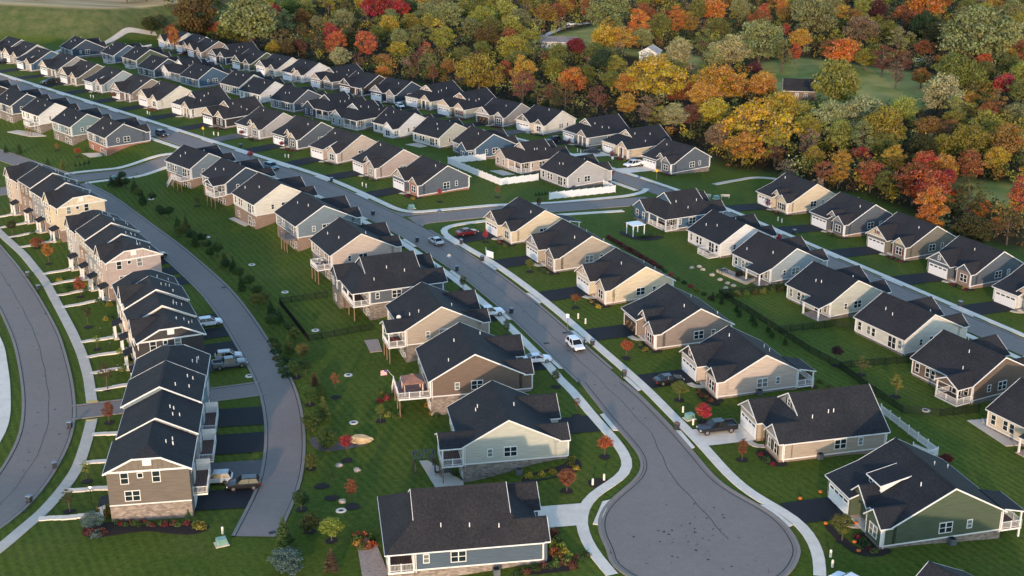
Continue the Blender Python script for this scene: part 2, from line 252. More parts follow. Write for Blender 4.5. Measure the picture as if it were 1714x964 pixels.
HS = {'U1': (-19.84, 307.42, 0.0, 304.5, 11.6, 14.8), 'U2': (-31.7, 323.9, 0.0, 305.2, 11.6, 14.5), 'U3': (-44.59, 339.54, 0.0, 313.2, 11.6, 14.5), 'U4': (-57.42, 355.09, 0.0, 313.3, 11.6, 14.5), 'U5': (-69.92, 367.44, 0.0, 313.0, 11.6, 14.5), 'U6': (-82.86, 381.57, 0.0, 313.0, 11.6, 14.5), 'U7': (-96.0, 395.42, 0.0, 313.0, 11.6, 14.5), 'U8': (-109.14, 407.84, 0.0, 313.0, 11.6, 14.5), 'U9': (-121.09, 419.51, 0.0, 313.5, 11.6, 14.5), 'U10': (-134.38, 434.13, 0.0, 313.7, 11.6, 14.5), 'U11': (-146.8, 446.54, 0.0, 313.7, 11.6, 14.5), 'U12': (-158.79, 461.9, 0.0, 313.7, 11.6, 14.5), 'U13': (-171.64, 474.1, 0.0, 313.7, 11.6, 14.5), 'U14': (-181.64, 488.19, 0.0, 313.7, 11.6, 14.5), 'U15': (-191.68, 499.79, 0.0, 313.7, 11.6, 14.5), 'V1': (16.42, 321.55, -1.86, 123.8, 11.4, 14.0), 'V2': (5.38, 336.04, -1.73, 123.6, 11.4, 16.0), 'V3': (-7.25, 350.48, -1.67, 123.0, 11.4, 14.0), 'V4': (-19.17, 364.07, -1.73, 132.9, 11.4, 14.0), 'V5': (-31.78, 376.86, -1.68, 136.2, 11.4, 14.0), 'V6': (-44.68, 385.45, -1.36, 135.7, 11.4, 16.0), 'V7': (-55.07, 399.74, -1.51, 136.8, 11.4, 16.0), 'V8': (-67.96, 410.94, -1.45, 137.5, 11.4, 14.0), 'V9': (-80.61, 424.78, -1.47, 136.2, 11.4, 14.0), 'V10': (-89.88, 438.31, -1.66, 134.9, 11.4, 14.0), 'V11': (-106.38, 450.52, -1.41, 134.8, 11.4, 14.0), 'V12': (-115.31, 462.39, -1.47, 134.6, 11.4, 16.0), 'V13': (-125.72, 467.21, -1.24, 133.3, 11.4, 14.0), 'V14': (-137.85, 490.06, -1.72, 130.5, 11.4, 14.0), 'V15': (-148.73, 500.17, -1.64, 128.8, 11.4, 14.0), 'V16': (-167.78, 510.17, -1.16, 127.7, 11.4, 14.0), 'W1': (44.87, 345.35, -4.45, 304.2, 11.6, 14.0), 'W2': (35.46, 362.71, -4.52, 303.0, 12.2, 16), 'W3': (24.7, 377.19, -4.52, 304.0, 12.2, 16), 'W4': (10.38, 392.93, -4.62, 312.9, 11.6, 14.0), 'W5': (-2.29, 402.98, -4.44, 316.2, 11.6, 14.0), 'W6': (-14.14, 415.6, -4.37, 315.7, 12.2, 16), 'W7': (-25.75, 428.46, -4.38, 316.4, 12.2, 16), 'W8': (-39.07, 437.53, -4.19, 317.5, 11.6, 14.0), 'W9': (-51.06, 449.54, -4.16, 316.5, 11.6, 14.0), 'W10': (-61.92, 460.84, -4.09, 315.2, 11.6, 16), 'W11': (-74.85, 473.55, -4.12, 314.7, 11.6, 14.0), 'W12': (-86.61, 485.0, -4.08, 314.8, 11.6, 14.0), 'W13': (-97.95, 496.06, -4.05, 313.3, 11.6, 14.0), 'W14': (-109.19, 511.56, -4.14, 311.0, 11.6, 16), 'W15': (-121.61, 523.73, -4.15, 308.3, 11.6, 14.0), 'W16': (-129.23, 536.31, -4.37, 307.7, 11.6, 14.0), 'W17': (-139.7, 548.53, -4.44, 308.3, 11.6, 14.0), 'R1': (3.19, 270.05, 0.0, 298, 11.5, 14.2), 'R2': (12.12, 252.13, 0.0, 295, 12.5, 14.5), 'R3': (21.4, 233.03, 0.0, 293, 11.8, 14.5), 'R4': (28.82, 211.6, 0.0, 289, 13, 14.5), 'R5': (36.35, 191.4, 0.0, 287.5, 12.6, 14.2), 'R6': (43.54, 170.43, 0.0, 284, 13, 16.5), 'R7': (51.64, 147.97, 0.0, 284.5, 13.8, 16.8), 'R8': (49.51, 118.93, 0.0, 308, 13, 16), 'L1': (-6.49, 141.55, -0.01, 99, 13.6, 19.8), 'L2': (-0.57, 168.72, 0.0, 100.5, 13.2, 15.0), 'L3': (-6.03, 191.61, 0.0, 102, 13.4, 16.2), 'L4': (-13.01, 212.97, 0.0, 108.5, 12.8, 15), 'L5': (-23.56, 232.87, 0.0, 112, 13.4, 18.6), 'L6': (-32.05, 254.21, 0.0, 116.5, 12.5, 15.0), 'L7': (-42.63, 274.4, 0.0, 120, 12.4, 15.0), 'L8': (-55.09, 291.22, 0.0, 124, 12.2, 15.5), 'L9': (-66.98, 308.49, 0.0, 128.5, 12.0, 13.4), 'L10': (-79.53, 322.98, 0.0, 133, 12.0, 12.9), 'L11': (-110.21, 356.84, 0.0, 130, 12.2, 13.0), 'L12': (-124.58, 370.06, 0.0, 133, 12.0, 12.6), 'L13': (-138.79, 385.23, 0.0, 133, 12, 12.6), 'L14': (-152.14, 399.34, 0.0, 133, 12, 12.6), 'L15': (-167.11, 414.28, 0.0, 133, 12, 12.6), 'Q1': (69.92, 307.58, -4.5, 296.4, 11.6, 14.8), 'Q2': (79.26, 289.67, -4.51, 296.4, 11.6, 14.8), 'Q3': (88.13, 273.22, -4.56, 297.4, 11.6, 14.8), 'Q4': (96.27, 255.54, -4.6, 297.6, 11.6, 14.8), 'Q5': (104.08, 238.34, -4.68, 297.6, 11.6, 14.8), 'S1': (38.35, 285.47, -1.76, 116.3, 12.4, 16.5), 'S2': (47.41, 266.72, -1.8, 116.5, 11.6, 14.5), 'S3': (54.54, 250.35, -1.77, 117.5, 12, 14.5), 'S4': (61.85, 231.16, -1.74, 117.6, 12, 14.5), 'S5': (70.69, 214.04, -1.9, 117.6, 12.2, 14.5), 'S6': (75.64, 194.71, -1.76, 117.6, 12.8, 15), 'S7': (81.21, 175.1, -1.8, 117.6, 12.6, 15)}
TB = {'T1': (-121.33, 301.67, -3.3, -52.1, 35.49, 4), 'T2': (-93.49, 260.73, -3.3, -57.5, 29.32, 4), 'T3': (-72.64, 223.19, -3.3, -66.7, 30.26, 4), 'T4': (-57.9, 185.73, -2.51, -81.2, 37.33, 4)}
CARS = [
 ('pickup', 'black', (30.06, 171.94, 0.08, 194), 'black pickup truck parked on the pale concrete drive', 'pickup truck'),
 ('sedan', 'black', (24.98, 189.64, 0.08, 17.5), 'black sedan backed toward the street on the beige house drive', 'car'),
 ('suv', 'white', (10.77, 204.15, 0.08, 290.4), 'white SUV driving down the main street', 'car'),
 ('sedan', 'silver', (-16.12, 262.46, 0.08, 118.2), 'silver sedan on the main street below the cross street', 'car'),
 ('sedan', 'red', (-9.73, 268.84, 0.08, 28), 'dark red sedan on the corner house drive', 'car'),
 ('pickup', 'white', (-4.33, 219.51, 0.08, 18.5), 'white pickup truck in the drive of the tan covered-deck house', 'pickup truck'),
 ('sedan', 'white', (4.16, 198.18, 0.08, 12), 'white car showing its nose beyond the brown house roof', 'car'),
 ('suv', 'teal', (-62.06, 325.73, 0.08, 313.4), 'blue green SUV parked along the upper main street', 'car'),
 ('suv', 'black', (-99.97, 363.15, 0.08, 313.0), 'black SUV on the street beside the red brick basement house', 'car'),
 ('pickup', 'white', (33.15, 344.79, -4.16, 214.2), 'white pickup truck on the slate blue end house drive', 'pickup truck'),
 ('sedan', 'dark', (22.81, 360.72, -4.22, 173.0), 'dark sedan on the cream porch house drive', 'car'),
 ('suv', 'black', (12.14, 374.02, -4.23, 214.0), 'black SUV on the blue black drive of the steel blue house', 'car'),
 ('hatch', 'white', (-36.85, 422.64, -4.04, 296.4), 'white hatchback beside the navy house below the wood', 'car'),
 ('hatch', 'white', (-120.07, 504.9, -3.77, 221.0), 'small white car on the far valley street drive', 'car'),
 ('pickup', 'black', (-158.56, 442.71, 0.08, 223.7), 'black pickup truck on the upper street drive at left', 'pickup truck'),
 ('sedan', 'dark', (-189.86, 485.37, 0.08, 223.7), 'dark car cut by the left edge on the upper street', 'car'),
 ('suv', 'white', (-55.86, 223.19, -3.22, 21.8), 'white SUV behind the charcoal townhouse end', 'car'),
 ('suv', 'silver', (-49.0, 207.02, -3.22, 15.2), 'silver SUV behind the nearest townhouse row', 'car'),
 ('pickup', 'grey', (-48.1, 203.61, -3.22, 19.9), 'grey pickup truck alongside the silver SUV', 'pickup truck'),
 ('suv', 'silver', (-41.49, 162.04, -2.97, 185.7), 'grey SUV tucked under the townhouse balcony', 'car'),
 ('suv', 'black', (-37.18, 160.19, -2.81, 188.8), 'black SUV parked nose-in on the alley edge', 'car'),
 ('suv', 'dark', (-75.79, 262.33, -3.22, 43.0), 'dark SUV behind the second townhouse row', 'car'),
 ('suv', 'white', (39.28, 130.72, 0.08, 128.5), 'white SUV with glass roof at the bottom right edge', 'car'),
 ('pickup', 'white', (28.12, 616.0, -5.38, 20), 'white truck on the far farm driveway', 'pickup truck'),
 ('hatch', 'white', (162.19, 516.92, -5.38, 10), 'white car among the trees by the far meadow', 'car'),
 ('sedan', 'red', (-132.98, 526.7, -4.17, 218.3), 'dark red car outside the taupe grey house', 'car')]
WT = [(-110.3,551.0,-5.5,12.4,25.3,'sage','r'),(-112.6,612.6,-5.5,5.0,10.9,'red','r'),(-136.0,524.8,-4.0,2.9,11.4,'orange','t'),(-138.1,575.0,-5.5,10.3,21.2,'olivebrown','r'),(-134.8,579.4,-5.5,2.4,8.3,'redorange','t'),(-129.7,579.8,-5.5,3.3,7.7,'redorange','r'),(-143.3,575.6,-5.5,4.1,9.2,'rust','r'),(-108.6,561.4,-5.5,3.5,7.9,'tanpink','r'),(-121.3,561.7,-5.5,6.0,13.0,'olive','r'),(-96.2,523.6,-5.5,3.2,7.5,'yellow','r'),(-90.2,523.6,-5.5,3.2,7.5,'olivebrown','r'),(-105.5,630.6,-5.5,4.8,10.6,'green','r'),(-99.5,634.7,-5.5,4.8,10.6,'yellowgreen','r'),(-96.4,603.2,-5.5,4.9,10.8,'rustgold','r'),(-74.5,537.5,-5.5,4.1,13.4,'red','t'),(-69.3,516.1,-5.5,4.0,12.9,'redorange','t'),(-65.7,495.4,-5.5,4.3,9.7,'pale','r'),(-87.0,529.4,-5.5,3.3,7.6,'brownred','r'),(-166.9,601.8,7.5,6.1,11.4,'darkolive','r'),(-182.9,635.6,7.5,3.2,6.6,'darkred','r'),(-64.7,627.6,-5.5,7.0,14.9,'red','r'),(-53.6,630.6,-5.5,4.8,10.6,'red','r'),(-66.1,629.2,-5.5,2.9,6.8,'green','r'),(-75.6,590.1,-5.5,5.1,11.2,'sage','r'),(-49.1,635.5,-5.5,4.2,9.4,'darkgreen','r'),(-58.7,520.5,-5.5,4.3,13.8,'redorange','t'),(-54.2,576.3,-5.5,5.0,11.0,'yellow','r'),(-57.1,554.4,-5.5,4.0,9.0,'olive','r'),(-39.7,611.0,-5.5,6.2,13.3,'sage','r'),(-29.1,596.8,-5.5,7.0,14.8,'sage','r'),(-12.9,589.0,-5.5,6.0,12.9,'yellowgreen','r'),(-3.6,614.8,-5.5,6.3,13.4,'yellowgreen','r'),(3.0,596.9,-5.5,5.5,11.9,'sage','r'),(-18.0,570.9,-5.5,5.3,11.4,'sage','r'),(-28.3,537.8,-5.5,5.0,10.9,'yellowgreen','r'),(-1.0,551.3,-5.5,4.0,8.9,'rust','r'),(-9.9,540.8,-5.5,5.0,10.9,'olivebrown','r'),(-34.2,521.4,-5.5,2.9,8.3,'redorange','s'),(-45.4,517.5,-5.5,3.7,8.5,'yellow','r'),(-47.1,472.2,-5.5,2.9,6.9,'orange','r'),(-49.7,499.3,-5.5,3.1,7.2,'rustgold','r'),(-11.5,451.4,-5.5,7.2,15.3,'yellowolive','r'),(-2.6,465.6,-5.5,2.9,9.7,'redorange','t'),(3.9,445.4,-5.5,4.8,15.5,'gold','t'),(0.9,500.8,-5.5,6.7,14.3,'yellowolive','r'),(-23.7,480.1,-5.5,3.5,8.0,'rustgold','r'),(-35.6,493.1,-5.5,3.3,9.1,'brownred','s'),(-19.1,507.7,-5.5,3.9,8.8,'olive','r'),(-36.0,466.7,-5.5,3.1,8.7,'olivebrown','s'),(-28.7,470.9,-5.5,2.9,8.2,'rust','s'),(-58.3,492.6,-5.5,3.0,8.5,'brownred','s'),(42.1,585.3,-5.5,8.9,18.6,'sage','r'),(53.7,552.1,-5.5,5.4,17.0,'orange','t'),(35.6,626.1,-5.5,3.8,12.5,'rust','t'),(15.3,610.3,-5.5,5.3,11.5,'rustgold','r'),(26.0,642.2,-5.5,3.9,8.8,'gold','r'),(25.6,520.8,-5.5,4.6,10.1,'darkred','r'),(32.5,508.2,-5.5,4.7,10.4,'olive','r'),(32.8,481.1,-5.5,5.0,10.9,'darkgreen','r'),(73.2,582.4,-5.5,4.5,14.3,'orange','t'),(78.9,586.6,-5.5,5.1,11.1,'rustgold','r'),(73.3,617.0,-5.5,2.2,7.7,'darkred','t'),(95.7,624.9,-5.5,6.0,13.0,'orange','r'),(49.0,435.0,-5.5,9.9,18.5,'yellow','p'),(40.0,445.6,-5.5,4.2,9.3,'gold','r'),(36.9,412.7,-5.5,3.7,8.3,'gold','r'),(21.1,447.1,-5.5,4.9,10.7,'orange','r'),(15.8,474.4,-5.5,4.4,9.8,'yellowolive','r'),(56.0,431.0,-5.5,4.5,9.9,'rust','r'),(64.7,499.3,-5.5,5.7,12.2,'pale','r'),(78.3,496.7,-5.5,5.6,12.2,'pale','r'),(68.1,436.3,-5.5,7.2,13.9,'yellow','p'),(27.6,417.4,-5.5,3.9,10.6,'brownred','s'),(42.0,398.7,-5.5,4.2,11.2,'tanpink','s'),(49.3,391.2,-5.5,4.5,10.0,'pale','r'),(8.6,433.1,-5.5,3.2,8.8,'olive','s'),(14.1,414.1,-5.5,3.0,8.5,'darkolive','s'),(96.5,506.9,-5.5,9.9,20.5,'sage','r'),(108.6,627.3,-5.5,5.7,12.4,'sage','r'),(119.7,598.6,-5.5,3.4,12.6,'darkgreen','c'),(117.6,614.1,-5.5,3.4,11.4,'redorange','t'),(132.0,645.9,-5.5,4.3,9.5,'orange','r'),(132.0,574.4,-5.5,9.4,19.5,'sage','r'),(156.8,623.5,-5.5,4.1,9.3,'gold','r'),(165.1,622.4,-5.5,4.1,13.3,'yellowgreen','t'),(174.3,626.6,-5.5,4.8,10.5,'purple','r'),(148.5,554.6,-5.5,6.5,13.9,'tanpink','r'),(130.9,509.6,-5.5,7.6,11.4,'orange','d'),(163.2,566.3,-5.5,4.9,10.8,'olive','r'),(120.4,575.4,-5.5,2.1,7.3,'red','t'),(111.8,512.3,-5.5,2.6,9.0,'redorange','t'),(90.3,482.0,-5.5,2.7,6.5,'purple','r'),(83.2,495.2,-5.5,7.1,15.1,'pale','r'),(71.0,431.9,-5.5,8.1,15.3,'gold','p'),(84.7,434.2,-5.5,5.4,11.8,'gold','r'),(82.9,395.0,-5.5,6.8,13.1,'yellow','p'),(61.5,413.2,-5.5,5.4,11.7,'gold','r'),(106.1,422.2,-5.5,9.2,19.1,'yellowgreen','r'),(105.2,382.8,-5.5,7.2,15.2,'pale','r'),(94.1,378.2,-5.5,5.9,12.8,'pale','r'),(122.1,398.9,-5.5,4.4,9.7,'yellowgreen','r'),(120.0,405.8,-5.5,2.1,5.3,'darkred','r'),(69.8,362.2,-5.5,9.9,18.5,'yellow','p'),(64.1,351.1,-5.5,5.6,10.9,'gold','p'),(105.5,361.9,-5.5,6.8,14.5,'yellowolive','r'),(85.6,328.1,-5.5,3.3,10.9,'gold','t'),(96.0,348.0,-5.5,2.6,6.2,'red','r'),(92.2,323.1,-5.5,3.8,8.6,'rust','r'),(101.6,336.5,-5.5,3.2,10.7,'yellow','t'),(80.5,325.8,-5.5,2.9,8.3,'rust','s'),(72.7,348.5,-5.5,2.4,6.9,'brownred','s'),(82.0,343.7,-5.5,3.3,7.6,'yellowolive','r'),(82.4,353.1,-5.5,3.7,10.1,'tanpink','s'),(191.3,608.8,-5.5,9.3,19.3,'orange','r'),(184.8,616.4,-5.5,5.0,11.0,'rust','r'),(175.4,555.2,-5.5,7.4,15.6,'darkgreen','r'),(174.1,536.6,-5.5,6.1,13.0,'darkolive','r'),(179.4,498.5,-5.5,12.8,26.1,'sage','r'),(233.7,611.0,-5.5,6.2,13.3,'sage','r'),(234.6,640.8,-5.5,4.9,10.7,'gold','r'),(154.0,450.1,-5.5,7.4,15.7,'olive','r'),(179.5,493.9,-5.5,3.3,7.7,'redorange','r'),(203.1,523.1,-5.5,3.8,8.5,'rust','r'),(185.3,481.5,-5.5,4.5,9.9,'olive','r'),(170.4,444.7,-5.5,4.6,9.3,'red','p'),(159.3,445.8,-5.5,5.1,11.1,'olive','r'),(138.7,414.9,-5.5,6.7,14.2,'pale','r'),(152.7,427.6,-5.5,2.7,6.4,'gold','r'),(153.5,406.3,-5.5,4.7,12.4,'rustgold','s'),(151.0,405.0,-5.5,3.2,7.4,'rust','r'),(138.3,484.1,-5.5,5.0,13.2,'brownred','s'),(145.1,481.9,-5.5,4.5,11.9,'brownred','s'),(137.1,460.9,-5.5,3.6,9.8,'tanpink','s'),(146.6,462.3,-5.5,4.1,8.3,'rustgold','p'),(122.7,374.5,-5.5,4.5,10.0,'rustgold','r'),(113.5,351.0,-5.5,4.3,9.5,'darkolive','r'),(126.9,352.2,-5.5,5.6,12.1,'yellowolive','r'),(120.5,353.4,-5.5,3.7,8.5,'yellowolive','r'),(136.7,350.3,-5.5,5.4,11.6,'rustgold','r'),(145.3,377.8,-5.5,3.2,7.4,'yellow','r'),(99.5,310.7,-5.5,5.0,10.9,'rust','r'),(101.2,304.0,-5.5,5.7,12.3,'redorange','r'),(108.9,331.4,-5.5,3.9,8.7,'redorange','r'),(112.9,325.6,-5.5,2.4,5.9,'red','r'),(94.3,281.6,-5.5,4.1,13.2,'orange','t'),(107.4,294.5,-5.5,4.6,12.2,'darkolive','s'),(111.3,295.3,-5.5,2.9,6.8,'orange','r'),(111.4,285.2,-5.5,2.0,5.1,'orange','r'),(121.0,297.5,-5.5,3.5,11.5,'redorange','t'),(101.1,272.6,-5.5,4.4,9.8,'darkolive','r'),(111.6,278.7,-5.5,3.0,8.4,'olivebrown','s'),(-213.5,590.7,9.7,4.5,9.4,'rust','r'),(-211.7,602.3,9.1,4.3,8.9,'brownred','r'),(-210.2,616.0,8.3,4.4,8.8,'rust','r'),(-205.2,620.1,7.9,4.4,8.8,'orange','r'),(-200.0,621.1,7.6,3.8,7.7,'darkolive','r'),(-195.8,621.3,7.5,3.8,7.8,'orange','r'),(-187.6,613.9,7.5,4.7,13.0,'orange','t'),(-187.8,633.0,7.5,4.2,8.2,'darkolive','r'),(-227.0,609.9,9.4,4.0,8.3,'brownred','r'),(-169.8,628.0,7.5,4.8,9.2,'darkolive','r'),(-144.2,567.0,-5.5,3.5,8.2,'darkolive','r'),(-154.5,576.7,-3.3,3.5,9.5,'darkolive','s'),(-174.0,595.5,7.5,4.6,8.9,'darkolive','r'),(-158.2,572.3,-2.7,3.5,7.9,'darkolive','r'),(-181.8,651.7,7.5,5.0,9.4,'rust','r'),(-171.1,644.1,7.5,4.9,9.3,'olivebrown','r'),(-181.8,638.3,7.5,3.9,7.7,'darkred','r'),(-148.7,571.6,-5.5,3.2,7.5,'rust','r'),(-148.4,651.3,7.5,5.0,9.3,'olivebrown','r'),(-122.0,559.9,-5.5,4.0,9.9,'darkolive','r'),(75.0,676.2,-5.5,4.2,9.4,'yellow','r'),(-123.0,663.1,-4.0,5.6,12.1,'yellowgreen','r'),(76.7,522.7,-5.5,5.3,14.0,'olive','s'),(-90.6,563.1,-5.5,3.5,9.7,'olivebrown','s'),(3.5,428.7,-5.5,4.8,12.7,'brownred','s'),(127.4,610.6,-5.5,4.9,10.8,'rustgold','r'),(129.9,339.3,-5.5,3.6,8.2,'yellow','r'),(45.0,536.8,-5.5,5.4,11.7,'gold','r'),(70.6,325.3,-5.5,3.2,9.0,'tanpink','s'),(-79.2,571.3,-5.5,3.6,9.9,'sage','s'),(8.5,509.3,-5.5,3.9,10.6,'sage','s'),(157.5,399.2,-5.5,3.7,8.4,'sage','r'),(186.6,669.9,-5.5,4.9,10.8,'yellowgreen','r'),(72.6,349.8,-5.5,4.3,11.6,'yellowolive','s'),(98.0,355.6,-5.5,4.3,11.5,'sage','s'),(-45.0,659.0,-5.5,5.4,14.1,'yellow','s'),(191.1,567.4,-5.5,4.5,10.0,'olive','r'),(-57.3,616.6,-5.5,3.7,8.4,'sage','r'),(138.5,338.3,-5.5,3.1,7.2,'olive','r'),(-78.5,523.6,-5.5,5.0,13.2,'darkolive','s'),(98.1,681.7,-5.5,3.9,8.8,'orange','r'),(41.8,567.7,-5.5,3.9,10.6,'gold','s'),(119.4,540.0,-5.5,4.9,10.8,'gold','r'),(120.2,331.3,-5.5,4.5,9.9,'rust','r'),(-18.5,615.0,-5.5,5.8,12.5,'olive','r'),(133.7,540.8,-5.5,3.8,10.3,'yellowolive','s'),(103.0,494.5,-5.5,4.9,13.0,'olive','s'),(-83.2,652.1,-5.5,4.8,12.8,'olive','s'),(66.5,666.1,-5.5,3.8,8.6,'yellowgreen','r'),(38.7,689.1,-5.5,4.0,9.0,'rust','r'),(111.5,593.2,-5.5,4.9,10.7,'rust','r'),(177.7,658.7,-5.5,5.2,11.4,'yellowgreen','r'),(63.6,634.7,-5.5,3.9,8.9,'rust','r'),(-75.1,656.0,-5.5,3.8,8.7,'yellow','r'),(124.3,514.4,-5.5,3.4,9.4,'rust','s'),(194.6,678.1,-5.5,5.3,11.5,'sage','r'),(220.2,614.7,-5.5,5.3,11.5,'yellowgreen','r'),(131.7,320.2,-5.5,3.3,9.0,'gold','s'),(28.2,668.5,-5.5,4.0,9.1,'rust','r'),(216.0,662.8,-5.5,5.5,12.0,'rust','r'),(21.0,620.0,-5.5,4.4,9.8,'rust','r'),(-89.8,644.0,-5.5,5.4,14.2,'yellowolive','s'),(190.3,506.0,-5.5,4.5,10.0,'yellow','r'),(132.8,669.9,-5.5,5.5,11.9,'rustgold','r'),(126.2,368.1,-5.5,3.5,9.7,'rust','s'),(-37.4,532.5,-5.5,5.3,13.9,'olive','s'),(-155.9,684.9,7.5,5.1,9.4,'olive','r'),(103.6,355.9,-5.5,3.8,8.5,'olive','r'),(106.4,660.4,-5.5,4.6,10.2,'rustgold','r'),(-46.1,591.6,-5.5,4.6,10.3,'yellowolive','r'),(47.1,576.4,-5.5,3.6,8.2,'sage','r'),(44.6,390.1,-5.5,3.6,9.8,'yellowolive','s'),(62.6,394.5,-5.5,4.8,10.6,'yellow','r'),(38.0,480.7,-5.5,4.0,9.1,'yellowgreen','r'),(143.5,673.3,-5.5,5.9,12.6,'yellowgreen','r'),(134.8,387.7,-5.5,3.7,8.5,'yellowolive','r'),(-11.7,521.4,-5.5,3.4,7.7,'olive','r'),(76.8,436.3,-5.5,3.4,7.8,'rust','r'),(56.0,682.0,-5.5,4.7,10.4,'sage','r'),(105.9,302.2,-5.5,3.3,7.6,'sage','r'),(143.5,588.9,-5.5,4.4,9.7,'olive','r'),(12.9,427.3,-5.5,3.2,8.8,'brownred','s'),(213.5,619.3,-5.5,3.9,8.8,'sage','r'),(154.8,642.4,-5.5,5.1,11.1,'sage','r'),(166.2,523.5,-5.5,4.0,9.0,'rust','r'),(-35.8,642.7,-5.5,5.4,11.8,'sage','r'),(141.8,652.4,-5.5,3.9,8.8,'sage','r'),(-47.3,548.2,-5.5,4.3,9.6,'sage','r'),(94.6,316.9,-5.5,3.4,7.8,'olive','r'),(127.9,686.7,-5.5,4.0,9.1,'sage','r'),(35.4,454.2,-5.5,3.8,8.5,'olive','r'),(64.0,610.4,-5.5,4.1,9.1,'rust','r'),(-30.5,478.3,-5.5,4.2,11.3,'olive','s'),(91.3,574.1,-5.5,4.5,9.9,'olive','r'),(-37.6,592.5,-5.5,4.0,9.1,'yellowgreen','r'),(170.4,431.4,-5.5,4.4,9.7,'olive','r'),(88.7,623.9,-5.5,5.3,11.5,'olive','r'),(157.2,529.0,-5.5,5.0,13.3,'sage','s'),(182.8,462.4,-5.5,4.7,10.4,'yellowgreen','r'),(-88.0,591.3,-5.5,3.5,8.1,'sage','r'),(65.0,378.1,-5.5,3.1,7.3,'olive','r'),(177.0,512.3,-5.5,4.2,9.4,'olive','r'),(183.2,600.2,-5.5,4.2,9.4,'rust','r'),(7.8,672.5,-5.5,4.2,11.4,'rustgold','s'),(144.7,356.0,-5.5,4.0,9.0,'sage','r'),(-67.5,539.3,-5.5,4.9,10.8,'darkolive','r'),(1.9,483.3,-5.5,4.9,10.8,'olive','r'),(222.4,641.4,-5.5,4.7,10.3,'olive','r'),(227.9,611.7,-5.5,3.9,8.8,'darkolive','r'),(3.8,565.0,-5.5,3.5,8.0,'yellowolive','r'),(160.7,617.2,-5.5,3.8,8.6,'rustgold','r'),(64.6,573.9,-5.5,5.6,12.1,'olive','r'),(-23.6,642.7,-5.5,3.8,10.4,'yellowgreen','s'),(143.5,400.5,-5.5,3.1,8.6,'yellowolive','s'),(138.4,373.4,-5.5,5.0,10.9,'yellowgreen','r'),(-8.4,569.3,-5.5,5.0,10.9,'olive','r'),(54.3,544.3,-5.5,4.6,10.1,'sage','r'),(15.4,669.3,-5.5,4.0,10.8,'olive','s'),(82.0,673.2,-5.5,4.3,11.5,'olive','s'),(113.3,331.0,-5.5,3.8,8.6,'gold','r'),(-99.8,578.2,-5.5,4.9,13.0,'sage','s'),(26.4,460.6,-5.5,4.1,9.2,'olive','r'),(58.8,362.8,-5.5,4.1,9.3,'tanpink','r'),(17.7,499.8,-5.5,4.8,10.6,'olive','r'),(87.0,374.1,-5.5,4.2,9.4,'yellowolive','r'),(173.0,473.7,-5.5,3.5,8.0,'olive','r'),(17.4,421.0,-5.5,4.5,11.9,'olivebrown','s'),(-0.8,578.4,-5.5,4.8,10.5,'yellowgreen','r'),(7.7,540.7,-5.5,4.2,9.5,'yellowgreen','r'),(230.5,597.6,-5.5,3.8,8.6,'yellowgreen','r'),(38.0,538.0,-5.5,5.5,11.9,'yellow','r'),(-92.8,525.7,-5.5,4.8,12.7,'olivebrown','s'),(139.0,400.2,-5.5,3.9,10.6,'yellowgreen','s'),(214.6,566.9,-5.5,3.9,8.9,'olive','r'),(55.4,395.3,-5.5,4.0,9.0,'brownred','r'),(260.8,667.0,-5.5,4.3,9.5,'olive','r'),(145.9,571.4,-5.5,4.2,9.4,'darkolive','r'),(69.3,400.7,-5.5,3.3,9.2,'olive','s'),(94.5,366.0,-5.5,4.4,9.8,'yellowgreen','r'),(192.9,484.0,-5.5,5.0,11.0,'rust','r'),(-8.1,654.5,-5.5,5.0,11.0,'yellowgreen','r'),(-32.1,566.9,-5.5,3.9,10.4,'yellow','s'),(-105.4,665.6,-5.5,3.7,10.0,'yellowolive','s'),(135.5,497.0,-5.5,4.1,9.3,'yellowolive','r'),(208.8,541.7,-5.5,3.9,10.6,'gold','s'),(88.3,392.6,-5.5,4.3,9.6,'yellowgreen','r')]
